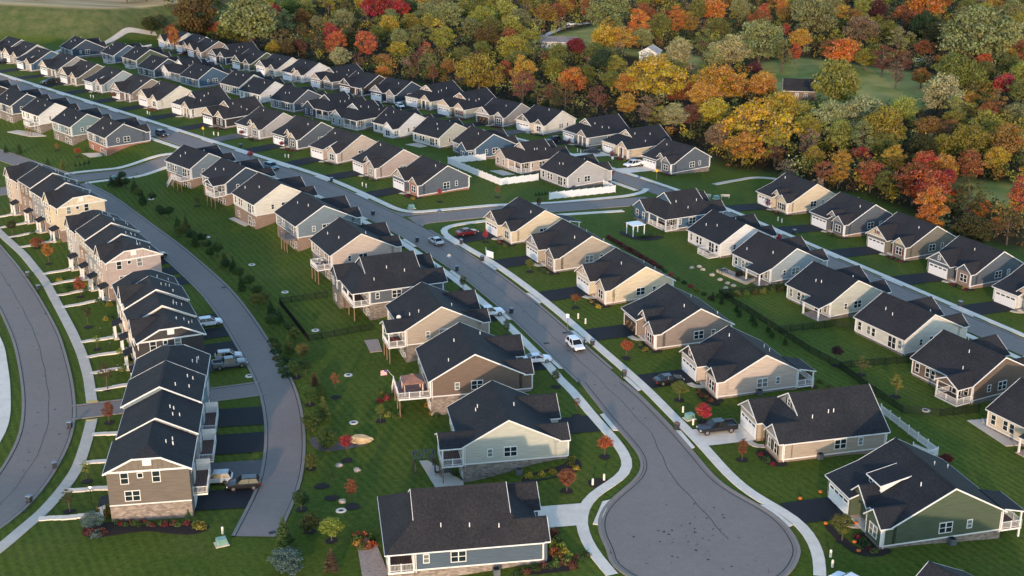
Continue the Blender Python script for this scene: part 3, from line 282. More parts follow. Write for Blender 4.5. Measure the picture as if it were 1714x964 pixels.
WTI = [(3,0),(3,0),(2,0),(2,2),(2,0),(3,0),(2,2),(3,0),(3,0),(4,0),(4,0),(38,0),(38,2),(38,0),(5,0),(5,0),(5,0),(4,0),(1,4),(1,1),(37,1),(37,2),(37,0),(37,1),(36,0),(40,0),(40,1),(40,0),(36,1),(36,3),(35,1),(35,3),(35,2),(35,1),(39,0),(41,0),(35,0),(39,0),(40,2),(6,0),(6,0),(8,0),(9,0),(9,0),(41,1),(7,0),(7,0),(39,1),(7,0),(7,0),(5,0),(33,1),(33,0),(32,0),(32,0),(32,0),(31,0),(31,2),(31,0),(34,0),(34,1),(33,0),(34,2),(30,0),(30,0),(11,0),(10,0),(31,0),(29,0),(30,0),(29,1),(29,0),(10,2),(11,0),(12,0),(9,0),(10,0),(23,2),(34,0),(23,0),(23,1),(23,0),(23,4),(24,0),(24,0),(24,0),(24,0),(21,0),(24,2),(23,0),(23,2),(28,0),(29,2),(29,0),(28,0),(28,0),(29,0),(21,0),(20,2),(20,1),(20,0),(20,0),(13,0),(13,0),(20,0),(15,0),(15,0),(15,0),(20,0),(15,0),(14,0),(14,2),(14,2),(25,0),(25,1),(25,0),(25,0),(26,1),(26,2),(26,0),(22,0),(26,0),(26,0),(27,3),(27,0),(27,1),(22,0),(22,0),(27,0),(27,1),(24,0),(22,0),(22,0),(22,0),(19,1),(19,0),(19,3),(19,1),(19,2),(19,0),(16,0),(16,2),(16,1),(16,0),(16,0),(18,0),(17,1),(17,2),(18,0),(17,0),(17,0),(0,1),(0,2),(0,2),(1,1),(1,1),(1,2),(1,0),(1,2),(0,1),(2,2),(2,3),(2,0),(1,3),(2,1),(1,0),(2,1),(1,2),(2,1),(2,3),(3,0),(33,0),(38,1),(34,2),(4,2),(9,0),(23,2),(18,0),(33,0),(14,1),(38,2),(41,0),(27,0),(24,2),(14,0),(20,0),(36,1),(25,1),(37,2),(18,0),(4,0),(34,1),(33,0),(23,0),(18,0),(35,1),(24,0),(23,0),(37,0),(33,0),(32,3),(23,0),(24,1),(33,1),(37,0),(21,0),(24,2),(26,1),(18,0),(32,2),(25,4),(32,1),(38,2),(26,0),(23,1),(19,0),(36,0),(2,0),(20,0),(34,2),(36,0),(33,2),(12,0),(13,0),(30,0),(23,0),(19,2),(39,2),(28,0),(33,3),(16,0),(24,1),(10,1),(25,0),(24,1),(25,3),(36,2),(23,3),(40,0),(16,0),(23,1),(11,0),(33,2),(7,0),(34,2),(36,0),(27,4),(34,1),(24,0),(27,0),(38,0),(13,0),(26,1),(25,2),(32,0),(18,0),(5,0),(41,0),(25,2),(26,0),(41,2),(24,0),(33,0),(36,0),(19,0),(19,0),(35,2),(33,4),(32,0),(34,1),(19,0),(38,1),(10,0),(13,0),(31,1),(14,1),(27,2),(10,0),(35,4),(41,0),(26,2),(31,0),(4,1),(22,0),(26,2),(12,0),(26,3),(24,0),(13,0),(15,0),(27,2),(35,2),(36,2),(38,1),(21,0),(26,0),(28,0)]
LM = ['along the top of the tan field', 'at the corner of the tan field', 'behind the pale cream end house', 'behind the far valley street houses', 'behind the concrete-drive house', 'behind the pale grey white house', 'behind the charcoal house', 'behind the navy house of the valley street', 'behind the peach-gabled valley houses', 'behind the open-garage grey house', 'behind the ivory valley street house', 'behind the steel blue porch house', 'behind the cream porch house', 'behind the slate blue end house', 'left behind the cream wood-edge house', 'behind the slate navy stepped-gable house', 'behind the olive brown house', 'behind the slate brick-bay house', 'beside the mown strip at right', 'above the mown strip at right', 'below the big meadow', 'beside the big meadow', 'right of the big meadow', 'above the big meadow', 'on the slope above the big meadow', 'by the dark evergreen at top right', 'at the right edge of the far wood', 'at the right edge of the near wood', 'by the dark-roofed farmhouse', 'in the golden stand below the white shed', 'around the white shed', 'beside the far ranch house', 'above the far farm driveway', 'above the small far lawn', 'right of the small far lawn', 'at the top edge in mid wood', 'at the top edge left of mid wood', 'among the scarlet top trees', 'above the far rooftops', 'deep in the middle of the wood', 'deep in the left of the wood', 'just left of the far ranch house']
CW = {'red': 'scarlet', 'redorange': 'red-orange', 'orange': 'bright orange', 'gold': 'golden', 'yellow': 'yellow', 'yellowolive': 'olive yellow', 'yellowgreen': 'yellow-green', 'sage': 'grey-green', 'pale': 'pale cream-green', 'olive': 'olive green', 'olivebrown': 'olive brown', 'rust': 'rust coloured', 'rustgold': 'rusty gold', 'brownred': 'reddish brown', 'tanpink': 'pinkish tan', 'darkolive': 'dark olive', 'darkgreen': 'dark green', 'green': 'fresh green', 'darkred': 'deep crimson', 'purple': 'purple-brown'}
SHP = {'r': 'round-crowned', 't': 'tall narrow', 'p': 'spreading', 'd': 'dome-shaped', 's': 'thin-leaved', 'c': 'conical'}
ST = [
 ('young tree in the row along the alley', 'alley spruce row', [(-101.73,318.86,-2.91,1.05,2.7,'spruce','c'),(-97.1,315.89,-2.88,1.19,3.45,'green','r'),(-91.6,307.23,-2.93,1.33,3.2,'olive','r'),(-89.48,303.11,-2.97,1.12,2.95,'spruce','c'),(-83.11,294.08,-3.01,1.26,2.7,'green','r'),(-81.22,289.37,-3.07,1.05,3.45,'spruce','r'),(-75.92,281.88,-3.08,1.19,3.2,'green','c'),(-74.32,277.47,-3.11,1.33,2.95,'olive','r'),(-70.8,273.85,-3.09,1.12,2.7,'spruce','r'),(-69.36,270.47,-3.11,1.26,3.45,'green','c'),(-65.5,265.4,-3.1,1.05,3.2,'spruce','r'),(-63.99,261.43,-3.13,1.19,2.95,'green','r'),(-59.99,256.26,-3.12,1.33,2.7,'olive','c'),(-58.77,252.17,-3.16,1.12,3.45,'spruce','r'),(-55.17,247.66,-3.13,1.26,3.2,'green','r'),(-53.52,241.71,-3.17,1.05,2.95,'spruce','c'),(-49.84,237.81,-3.13,1.19,2.7,'green','r'),(-48.41,231.33,-3.18,1.33,3.45,'olive','r'),(-45.33,228.05,-3.15,1.12,3.2,'spruce','c'),(-44.11,221.71,-3.19,1.26,2.95,'green','r'),(-40.38,218.32,-3.14,1.05,2.7,'spruce','r'),(-38.95,209.46,-3.2,1.19,3.45,'green','c'),(-36.02,206.67,-3.15,1.33,3.2,'olive','r'),(-100.38,323.78,-2.82,1.12,2.95,'spruce','r'),(-94.37,313.6,-2.87,1.26,2.7,'green','c'),(-87.13,302.46,-2.93,1.05,3.45,'spruce','r'),(-80.11,291.1,-3.0,1.19,3.2,'green','r'),(-73.77,280.84,-3.04,1.33,2.95,'olive','c'),(-68.27,272.01,-3.06,1.12,2.7,'spruce','r'),(-62.9,262.88,-3.08,1.26,3.45,'green','r'),(-57.56,253.53,-3.1,1.05,3.2,'spruce','c'),(-52.28,243.32,-3.12,1.19,2.95,'green','r'),(-47.95,234.45,-3.13,1.33,2.7,'olive','r'),(-43.12,224.29,-3.14,1.12,3.45,'spruce','c'),(-38.62,214.02,-3.14,1.26,3.2,'green','r'),(-34.61,200.04,-3.18,1.05,2.95,'spruce','r'),(-30.87,190.42,-3.18,1.19,2.7,'green','c')]),
 ('bushy dark green tree at the alley bend by the green lawn', 'young garden and street trees', [(-35.98,199.13,-3.22,1.5,3.6,'spruce','r')]),
 ('reddish-tipped young evergreen below the alley bend', 'young garden and street trees', [(-32.3,194.4,-3.18,1.0,3.2,'brownred','c')]),
 ('loose green young tree beside the alley bend', 'young garden and street trees', [(-32.19,188.25,-3.23,1.4,3.6,'green','r')]),
 ('yellow-tipped evergreen left of the deck stairs', 'young garden and street trees', [(-29.24,182.71,-3.21,1.4,3.4,'olive','c')]),
 ('bushy green tree above the gravel bed', 'young garden and street trees', [(-30.44,178.82,-3.26,1.7,3.6,'green','r')]),
 ('bright green bushy tree in the gravel bed', 'young garden and street trees', [(-27.57,173.75,-3.24,1.8,3.2,'green','r')]),
 ('thin olive young tree by the alley edge', 'young garden and street trees', [(-28.84,166.6,-3.28,1.0,2.8,'olive','t')]),
 ('rounded dark evergreen near the alley end', 'young garden and street trees', [(-28.05,152.81,-2.11,1.2,3.0,'spruce','r')]),
 ('dull dark shrub-like tree below the alley end', 'young garden and street trees', [(-25.91,146.06,-1.52,1.4,2.8,'darkolive','r')]),
 ('green conical tree on the bottom lawn', 'young garden and street trees', [(-28.52,141.93,-1.4,1.5,3.6,'green','c')]),
 ('blue-green bushy tree at the bottom edge', 'young garden and street trees', [(-27.17,136.42,-1.4,2.0,3.6,'bluegreen','r')]),
 ('lime green young tree left of the blue house', 'young garden and street trees', [(-22.82,143.61,-1.37,1.4,3.4,'lime','r')]),
 ('brown conical evergreen at the bottom edge', 'young garden and street trees', [(-21.87,136.33,-1.34,1.1,2.4,'brown','c')]),
 ('bright red small tree beside the big boulder', 'young garden and street trees', [(-23.98,169.05,-3.2,1.0,4.2,'hotred','r')]),
 ('red and gold slender tree above the blue house corner', 'young garden and street trees', [(-21.49,154.0,-2.14,0.9,4.2,'rust','t')]),
 ('orange-red sapling alone in the back lawn', 'young garden and street trees', [(-28.43,190.95,-3.11,0.9,4.4,'redorange','s')]),
 ('lime green sapling in a mulch ring below the deck', 'young garden and street trees', [(-20.32,181.79,-2.97,0.9,3.0,'lime','s')]),
 ('thin dark columnar evergreen in the back lawn', 'young garden and street trees', [(-24.94,160.52,-2.88,0.5,3.0,'spruce','c')]),
 ('red maple beside the open garage house drive', 'young garden and street trees', [(19.04,199.71,0.0,1.05,3.4,'redorange','r')]),
 ('bright scarlet maple beside the black pickup', 'young garden and street trees', [(28.52,175.37,0.0,1.3,3.2,'hotred','r')]),
 ('orange slender tree before the long roofed tan house', 'young garden and street trees', [(32.25,163.03,0.0,0.9,3.4,'rust','t')]),
 ('olive young tree by the beige house drive', 'young garden and street trees', [(25.89,183.04,0.0,1.2,3.4,'olive','r')]),
 ('green-yellow tree before the green house bay', 'young garden and street trees', [(41.04,141.3,0.0,1.4,3.8,'olive','r')]),
 ('rust coloured small tree before the cream brick-base house', 'young garden and street trees', [(11.68,223.82,0.0,0.8,2.8,'rust','r')]),
 ('small olive tree in a stone ring before the tan house', 'young garden and street trees', [(3.57,244.13,0.0,0.9,2.8,'olive','r')]),
 ('slim red maple before the cream corner house', 'young garden and street trees', [(-5.61,263.72,0.0,0.65,2.8,'hotred','t')]),
 ('orange sapling by the left walk below the brown house', 'young garden and street trees', [(9.71,177.24,0.0,0.7,3.2,'rust','s')]),
 ('orange maple on the cul-de-sac lawn of the sage house', 'young garden and street trees', [(13.05,163.94,0.0,1.1,3.4,'redorange','r')]),
 ('red-orange maple above the concrete drive', 'young garden and street trees', [(7.35,154.04,0.0,1.3,3.4,'rust','r')]),
 ('thin green tree by the white pickup drive', 'young garden and street trees', [(-0.94,209.89,0.0,0.8,3.2,'olive','t')]),
 ('thin green tree by the slate blue house drive', 'young garden and street trees', [(-9.39,233.92,0.0,0.8,3.0,'olive','t')]),
 ('thin green street tree below the brown house drive', 'young garden and street trees', [(6.91,188.01,0.0,0.8,3.2,'olive','t')]),
 ('slim red tree before the red brick corner house', 'young garden and street trees', [(-17.06,294.82,0.0,0.6,3.4,'hotred','t')]),
 ('rust tree on the corner lawn below the white fence', 'young garden and street trees', [(-3.44,300.29,-0.37,0.9,3.0,'rust','s')]),
 ('crimson small tree before the pale beige house', 'young garden and street trees', [(-48.18,335.21,0.0,0.7,2.6,'hotred','t')]),
 ('red small tree before the slate blue upper house', 'young garden and street trees', [(-63.03,347.28,0.0,0.7,2.4,'red','r')]),
 ('red small tree before the light grey upper house', 'young garden and street trees', [(-76.67,360.91,0.0,0.7,2.4,'red','r')]),
 ('scarlet tree between roof and main street', 'young garden and street trees', [(-69.26,335.21,0.0,0.8,2.6,'hotred','r')]),
 ('orange bush-like tree before the brown upper house', 'young garden and street trees', [(-129.1,416.04,0.0,0.9,2.4,'rust','r')]),
 ('thin purple-red tree on the cross street', 'young garden and street trees', [(6.24,289.58,-0.52,0.7,3.2,'brownred','t')]),
 ('thin red tree by the valley street corner', 'young garden and street trees', [(25.93,326.64,-3.11,0.7,3.0,'redorange','t')]),
 ('slim red tree on the cream porch house lawn', 'young garden and street trees', [(27.56,348.79,-4.08,0.7,3.6,'red','t')]),
 ('slim red tree by the steel blue house porch', 'young garden and street trees', [(16.64,367.83,-4.26,0.6,2.6,'red','t')]),
 ('slim crimson tree before the cream wood-edge house', 'young garden and street trees', [(62.1,302.8,-4.38,0.7,3.0,'darkred','t')]),
 ('crimson tree on the verge behind the white house', 'young garden and street trees', [(49.08,292.92,-3.25,0.8,3.4,'darkred','t')]),
 ('red tree showing above the light blue house roof', 'young garden and street trees', [(58.44,271.47,-3.16,0.8,2.6,'hotred','r')]),
 ('purple-leaved small tree in the fenced yard', 'young garden and street trees', [(53.95,199.01,-1.0,0.9,3.6,'purple','r')]),
 ('thin yellowing tree in the fenced yard', 'young garden and street trees', [(57.32,195.37,-1.15,1.3,3.6,'olive','s')]),
 ('yellowing young tree in the brown house yard', 'young garden and street trees', [(60.58,187.0,-1.2,1.3,4.0,'yellowolive','s')]),
 ('round dark red shrub-tree by the white fence end', 'young garden and street trees', [(60.98,163.44,-0.96,0.9,1.9,'darkred','r')]),
 ('orange-red tree on the second row front lawn', 'young garden and street trees', [(-84.53,238.61,-3.3,1.1,4.4,'redorange','t')]),
 ('bright orange tree on the townhouse front lawn', 'young garden and street trees', [(-97.51,258.75,-3.3,1.2,5.0,'orange','t')]),
 ('thin dark tree on the third row front lawn', 'young garden and street trees', [(-77.99,222.28,-3.3,1.2,4.6,'darkolive','s')]),
 ('brown-leaved tree on the lane corner lawn', 'young garden and street trees', [(-66.29,194.44,-3.3,1.5,5.0,'brown','s')]),
 ('rust coloured tree where the lane meets the left street', 'young garden and street trees', [(-62.31,181.84,-3.3,1.0,3.8,'rust','t')]),
 ('small lime tree on the third row front lawn', 'young garden and street trees', [(-73.13,211.62,-3.3,0.8,2.8,'lime','s')]),
 ('small green tree on the nearest row front lawn', 'young garden and street trees', [(-59.73,162.45,-3.08,0.9,3.4,'lime','s')]),
 ('thin dark tree beside the bottom left walk', 'young garden and street trees', [(-58.76,152.22,-2.05,1.1,3.6,'darkolive','s')]),
 ('dark purple-green tree before the farthest townhouse row', 'young garden and street trees', [(-111.73,277.16,-3.3,1.2,4.2,'darkolive','r')]),
 ('rusty bush tree before the cream townhouse end', 'young garden and street trees', [(-103.83,269.78,-3.3,1.3,2.6,'rust','r')]),
 ('green bush tree by the second townhouse row porch', 'young garden and street trees', [(-88.24,241.02,-3.3,1.2,2.2,'green','r')]),
 ('blue-grey spruce-like shrub at the townhouse corner', 'young garden and street trees', [(-54.08,146.92,-1.58,1.3,2.6,'bluegreen','r')]),
 ('dark columnar evergreen at the townhouse rear corner', 'young garden and street trees', [(-41.81,147.78,-1.64,0.5,2.6,'spruce','c')]),
 ('orange-red tree below the brick basement patio', 'young garden and street trees', [(-120.18,350.45,-2.8,0.9,2.6,'redorange','r')]),
 ('small red tree below the teal house', 'young garden and street trees', [(-128.27,357.43,-2.8,0.7,2.2,'redorange','s')]),
 ('dark spruce on the upper back lawn', 'young garden and street trees', [(-142.13,355.62,-3.05,0.9,2.6,'spruce','c')]),
 ('larger dark spruce on the upper back lawn', 'young garden and street trees', [(-137.67,353.95,-2.98,1.1,3.0,'spruce','c')]),
 ('yellowish evergreen by the side street walk', 'young garden and street trees', [(-120.15,337.14,-2.94,1.0,2.6,'olive','c')]),
 ('dark evergreen behind the far townhouse roof', 'young garden and street trees', [(-125.71,341.76,-2.97,0.8,2.4,'spruce','c')]),
 ('large dark bush by the green utility box', 'young garden and street trees', [(-99.88,319.29,-2.87,1.5,2.8,'darkolive','r')]),
 ('thin brown tree below the grey blue house deck', 'young garden and street trees', [(-75.92,300.98,-2.8,0.8,2.6,'brown','s')]),
 ('narrow dark arborvitae in the clump by the side street', 'side street arborvitae clump', [(-116.36,336.28,-2.88,0.42,2.2,'spruce','c'),(-115.42,337.12,-2.86,0.42,2.2,'spruce','c'),(-114.49,337.99,-2.83,0.42,2.2,'spruce','c'),(-113.56,338.89,-2.81,0.42,2.2,'spruce','c')]),
 ('narrow black-green arborvitae at the end of the white fence', 'fence end arborvitae clump', [(5.72,299.42,-0.87,0.42,2.3,'spruce','c'),(6.48,300.09,-0.94,0.42,2.3,'spruce','c'),(7.24,300.76,-1.01,0.42,2.3,'spruce','c'),(8.01,301.43,-1.08,0.42,2.3,'spruce','c'),(8.77,302.11,-1.15,0.42,2.3,'spruce','c')]),
 ('small pine in the clump before the bright blue house', 'small pines clump', [(-98.88,443.07,-1.93,1.1,3.2,'darkolive','c'),(-97.82,444.86,-2.07,1.1,3.2,'darkolive','c'),(-96.75,446.67,-2.21,1.1,3.2,'darkolive','c'),(-97.77,437.83,-1.73,1.1,3.2,'darkolive','c'),(-96.72,439.58,-1.87,1.1,3.2,'darkolive','c')]),
 ('small conical evergreen in the row behind the black fence', 'evergreen row behind the taupe house', [(37.87,229.49,-0.69,0.62,1.9,'spruce','c'),(39.29,227.69,-0.73,0.62,1.9,'spruce','c'),(41.44,223.7,-0.78,0.62,1.9,'spruce','c'),(41.56,221.09,-0.72,0.62,1.9,'spruce','c'),(43.41,218.53,-0.78,0.62,1.9,'spruce','c'),(43.56,216.34,-0.74,0.62,1.9,'spruce','c'),(45.4,213.58,-0.79,0.62,1.9,'spruce','c'),(45.52,210.88,-0.73,0.62,1.9,'spruce','c'),(47.18,207.63,-0.76,0.62,1.9,'spruce','c')])]
SHR = [
 ('hedge row shrub behind the cream corner house', 'reddish hedge row', [(21.01,268.55,-0.72,0.75,0.9,'darkred'),(21.69,266.99,-0.71,0.75,0.9,'brownred'),(22.37,265.45,-0.71,0.75,0.9,'brownred'),(23.03,263.93,-0.7,0.75,0.9,'darkred'),(23.7,262.43,-0.69,0.75,0.9,'brownred'),(24.35,260.94,-0.69,0.75,0.9,'brownred'),(25.0,259.48,-0.68,0.75,0.9,'darkred'),(25.65,258.03,-0.68,0.75,0.9,'brownred'),(26.28,256.6,-0.68,0.75,0.9,'brownred'),(26.91,255.18,-0.68,0.75,0.9,'darkred'),(27.54,253.77,-0.67,0.75,0.9,'brownred'),(28.16,252.39,-0.67,0.75,0.9,'brownred'),(28.77,251.02,-0.67,0.75,0.9,'darkred'),(29.38,249.66,-0.67,0.75,0.9,'brownred'),(29.98,248.32,-0.68,0.75,0.9,'brownred')]),
 ('small shrub in the border below the hedge row', 'mixed border shrubs', [(30.57,246.02,-0.65,0.55,0.8,'green'),(31.62,243.69,-0.65,0.55,0.8,'hotred'),(32.65,241.4,-0.66,0.55,0.8,'olive'),(33.67,239.16,-0.66,0.55,0.8,'spruce'),(34.67,236.95,-0.67,0.55,0.8,'red'),(35.66,234.78,-0.68,0.55,0.8,'yellowolive'),(36.62,232.66,-0.68,0.55,0.8,'green'),(37.58,230.56,-0.69,0.55,0.8,'brownred')]),
 ('low shrub before the cream corner house', 'front bed shrubs', [(-3.05,264.64,0.0,0.41,0.39,'olive'),(-2.7,263.24,0.0,0.49,0.58,'rust'),(-1.73,262.17,0.0,0.57,0.45,'green'),(-1.39,260.76,0.0,0.65,0.65,'olive')]),
 ('low shrub before the tan house beside it', 'front bed shrubs', [(5.68,246.53,0.0,0.41,0.39,'olive'),(5.72,245.63,0.0,0.49,0.58,'green'),(6.39,245.01,0.0,0.57,0.45,'yellowolive'),(6.43,244.1,0.0,0.65,0.65,'spruce'),(7.1,243.49,0.0,0.45,0.52,'olive'),(7.14,242.58,0.0,0.53,0.39,'green')]),
 ('low shrub before the cream brick-base house', 'front bed shrubs', [(14.63,227.98,0.0,0.41,0.39,'yellow'),(14.86,226.56,0.0,0.49,0.58,'yellowolive'),(15.73,225.41,0.0,0.57,0.45,'olive'),(15.95,223.98,0.0,0.65,0.65,'yellow')]),
 ('low shrub before the open garage taupe house', 'front bed shrubs', [(21.91,206.47,0.0,0.41,0.39,'yellowolive'),(21.92,205.37,0.0,0.49,0.58,'green'),(22.6,204.49,0.0,0.57,0.45,'spruce'),(22.61,203.38,0.0,0.65,0.65,'yellowolive'),(23.28,202.5,0.0,0.45,0.52,'green')]),
 ('low shrub before the pale beige house', 'front bed shrubs', [(29.39,186.69,0.0,0.41,0.39,'rust'),(29.27,185.92,0.0,0.49,0.58,'rustgold'),(29.82,185.36,0.0,0.57,0.45,'spruce'),(29.69,184.58,0.0,0.65,0.65,'rust'),(30.24,184.02,0.0,0.45,0.52,'rustgold'),(30.11,183.25,0.0,0.53,0.39,'spruce'),(30.66,182.68,0.0,0.61,0.58,'rust')]),
 ('low shrub before the long roofed tan house', 'front bed shrubs', [(35.24,165.68,0.0,0.41,0.39,'spruce'),(35.16,164.58,0.0,0.49,0.58,'darkred'),(35.75,163.64,0.0,0.57,0.45,'green'),(35.66,162.54,0.0,0.65,0.65,'spruce'),(36.26,161.61,0.0,0.45,0.52,'darkred')]),
 ('low shrub before the green house', 'front bed shrubs', [(43.34,142.72,0.0,0.41,0.39,'green'),(43.18,141.96,0.0,0.49,0.58,'darkred'),(43.69,141.37,0.0,0.57,0.45,'olive'),(43.53,140.6,0.0,0.65,0.65,'spruce'),(44.04,140.01,0.0,0.45,0.52,'green'),(43.88,139.25,0.0,0.53,0.39,'darkred'),(44.39,138.66,0.0,0.61,0.58,'olive')]),
 ('low shrub before the cream wood-edge house', 'front bed shrubs', [(63.29,302.17,-4.43,0.41,0.39,'green'),(63.59,300.76,-4.41,0.49,0.58,'rust'),(64.53,299.66,-4.43,0.57,0.45,'olive'),(64.84,298.25,-4.4,0.65,0.65,'green')]),
 ('low shrub before the slate navy stepped-gable house', 'front bed shrubs', [(72.63,284.26,-4.44,0.41,0.39,'green'),(72.69,283.35,-4.42,0.49,0.58,'olive'),(73.37,282.75,-4.44,0.57,0.45,'spruce'),(73.43,281.84,-4.42,0.65,0.65,'green'),(74.12,281.25,-4.44,0.45,0.52,'olive'),(74.18,280.34,-4.42,0.53,0.39,'spruce')]),
 ('low shrub before the olive brown house', 'front bed shrubs', [(81.59,267.69,-4.53,0.41,0.39,'green'),(81.92,266.29,-4.51,0.49,0.58,'brownred'),(82.88,265.2,-4.54,0.57,0.45,'green'),(83.21,263.8,-4.53,0.65,0.65,'brownred')]),
 ('low shrub before the slate brick-bay house', 'front bed shrubs', [(89.75,249.99,-4.59,0.41,0.39,'yellow'),(89.83,249.08,-4.57,0.49,0.58,'darkred'),(90.53,248.5,-4.6,0.57,0.45,'brownred'),(90.61,247.59,-4.59,0.65,0.65,'spruce'),(91.31,247.01,-4.62,0.45,0.52,'yellow'),(91.39,246.1,-4.6,0.53,0.39,'darkred')]),
 ('low shrub before the red brick corner house', 'front bed shrubs', [(-25.65,301.12,0.0,0.41,0.39,'yellow'),(-25.14,299.77,0.0,0.49,0.58,'darkred'),(-24.06,298.82,0.0,0.57,0.45,'spruce'),(-23.55,297.47,0.0,0.65,0.65,'yellow')]),
 ('low shrub before the pinkish taupe house', 'front bed shrubs', [(-37.31,317.62,0.0,0.41,0.39,'olive'),(-36.78,316.27,0.0,0.49,0.58,'green'),(-35.69,315.33,0.0,0.57,0.45,'olive'),(-35.17,313.99,0.0,0.65,0.65,'green')]),
 ('low shrub before the pale beige upper house', 'front bed shrubs', [(-49.27,332.54,0.0,0.41,0.39,'green'),(-48.08,330.77,0.0,0.49,0.58,'spruce'),(-46.39,329.48,0.0,0.57,0.45,'green')]),
 ('low shrub before the slate blue upper house', 'front bed shrubs', [(-62.08,348.08,0.0,0.41,0.39,'rust'),(-61.62,347.08,0.0,0.49,0.58,'brownred'),(-60.64,346.56,0.0,0.57,0.45,'green'),(-60.18,345.55,0.0,0.65,0.65,'rust'),(-59.2,345.03,0.0,0.45,0.52,'brownred')]),
 ('low shrub before the light grey upper house', 'front bed shrubs', [(-74.62,360.46,0.0,0.41,0.39,'brownred'),(-73.92,359.2,0.0,0.49,0.58,'green'),(-72.71,358.41,0.0,0.57,0.45,'brownred'),(-72.01,357.15,0.0,0.65,0.65,'green')]),
 ('low shrub before the charcoal house', 'front bed shrubs', [(-87.56,374.59,0.0,0.41,0.39,'spruce'),(-87.1,373.58,0.0,0.49,0.58,'brownred'),(-86.13,373.05,0.0,0.57,0.45,'spruce'),(-85.67,372.05,0.0,0.65,0.65,'brownred'),(-84.7,371.52,0.0,0.45,0.52,'spruce')]),
 ('low shrub before the bright cream house', 'front bed shrubs', [(-113.84,400.86,0.0,0.41,0.39,'rust'),(-113.38,399.85,0.0,0.49,0.58,'redorange'),(-112.41,399.32,0.0,0.57,0.45,'green'),(-111.95,398.32,0.0,0.65,0.65,'rust'),(-110.98,397.79,0.0,0.45,0.52,'redorange')]),
 ('low shrub before the pale blue grey upper house', 'front bed shrubs', [(-139.0,427.09,0.0,0.41,0.39,'spruce'),(-138.28,425.84,0.0,0.49,0.58,'green'),(-137.06,425.07,0.0,0.57,0.45,'spruce'),(-136.35,423.81,0.0,0.65,0.65,'green')]),
 ('low shrub before the slate blue end house', 'front bed shrubs', [(39.36,339.31,-4.38,0.41,0.39,'darkred'),(39.66,338.24,-4.36,0.49,0.58,'spruce'),(40.54,337.57,-4.38,0.57,0.45,'darkred'),(40.84,336.51,-4.36,0.65,0.65,'spruce'),(41.72,335.84,-4.38,0.45,0.52,'darkred')]),
 ('low shrub before the cream porch house', 'front bed shrubs', [(29.15,355.99,-4.46,0.41,0.39,'yellowolive'),(30.0,354.04,-4.43,0.49,0.58,'darkred'),(31.44,352.47,-4.45,0.57,0.45,'yellowolive')]),
 ('low shrub before the steel blue porch house', 'front bed shrubs', [(18.51,370.36,-4.48,0.41,0.39,'darkred'),(19.0,369.0,-4.44,0.49,0.58,'spruce'),(20.08,368.04,-4.46,0.57,0.45,'darkred'),(20.57,366.68,-4.43,0.65,0.65,'spruce')]),
 ('low shrub before the ivory valley house', 'front bed shrubs', [(5.85,386.13,-4.55,0.41,0.39,'spruce'),(7.02,384.35,-4.53,0.49,0.58,'green'),(8.71,383.05,-4.55,0.57,0.45,'spruce')]),
 ('low shrub before the open-garage grey house', 'front bed shrubs', [(-6.42,395.93,-4.4,0.41,0.39,'brownred'),(-5.91,394.95,-4.38,0.49,0.58,'darkred'),(-4.91,394.47,-4.41,0.57,0.45,'spruce'),(-4.39,393.49,-4.39,0.65,0.65,'brownred'),(-3.39,393.02,-4.41,0.45,0.52,'darkred')]),
 ('low shrub before the peach-gabled sage house', 'front bed shrubs', [(-18.82,407.66,-4.33,0.41,0.39,'brownred'),(-18.31,406.67,-4.31,0.49,0.58,'darkred'),(-17.31,406.19,-4.33,0.57,0.45,'brownred'),(-16.81,405.21,-4.31,0.65,0.65,'darkred'),(-15.81,404.72,-4.34,0.45,0.52,'brownred')]),
 ('low shrub before the navy valley house', 'front bed shrubs', [(-43.04,430.39,-4.17,0.41,0.39,'spruce'),(-41.73,428.71,-4.16,0.49,0.58,'spruce'),(-39.94,427.55,-4.19,0.57,0.45,'spruce')]),
 ('low shrub before the cream concrete-drive house', 'front bed shrubs', [(-90.91,478.05,-4.02,0.41,0.39,'spruce'),(-89.68,476.31,-4.0,0.49,0.58,'spruce'),(-87.95,475.07,-4.03,0.57,0.45,'spruce')]),
 ('round shrub along the sage house wall', 'yellow shrubs of the sage house', [(2.37,158.52,-0.23,0.6,0.7,'yellow'),(4.1,158.68,-0.04,0.6,0.7,'yellow'),(5.59,159.29,0.0,0.6,0.7,'yellow'),(8.55,163.21,0.0,0.6,0.7,'yellowolive'),(8.23,161.59,0.0,0.6,0.7,'yellowolive'),(8.84,160.34,0.0,0.6,0.7,'yellow')]),
 ('flowering shrub at the blue house rear corner', 'rear corner flower bed', [(-19.66,144.4,-1.32,0.7,0.9,'rust'),(-19.1,143.46,-1.28,0.7,0.9,'green'),(-18.74,144.35,-1.3,0.7,0.9,'redorange'),(-19.29,142.43,-1.27,0.7,0.9,'gold'),(-18.41,142.68,-1.25,0.7,0.9,'tanpink'),(-17.9,143.55,-1.25,0.7,0.9,'green'),(-18.74,141.55,-1.26,0.7,0.9,'olive'),(-17.93,141.65,-1.23,0.7,0.9,'rust'),(-19.71,143.48,-1.3,0.7,0.9,'green'),(-17.6,142.06,-1.22,0.7,0.9,'redorange')]),
 ('autumn shrub before the blue house front', 'blue house front shrubs', [(5.33,143.03,0.0,0.75,0.9,'brownred'),(5.58,141.3,0.0,0.75,0.9,'green'),(6.11,139.6,0.0,0.75,0.9,'lime'),(6.42,138.08,0.0,0.75,0.9,'yellow'),(5.19,138.49,0.0,0.75,0.9,'rust'),(5.59,137.12,0.0,0.75,0.9,'rustgold'),(6.9,137.26,0.0,0.75,0.9,'lime'),(6.7,136.04,0.0,0.75,0.9,'olive'),(7.25,135.37,0.0,0.75,0.9,'brownred'),(5.25,135.77,0.0,0.75,0.9,'green'),(4.95,140.17,0.0,0.75,0.9,'lime')]),
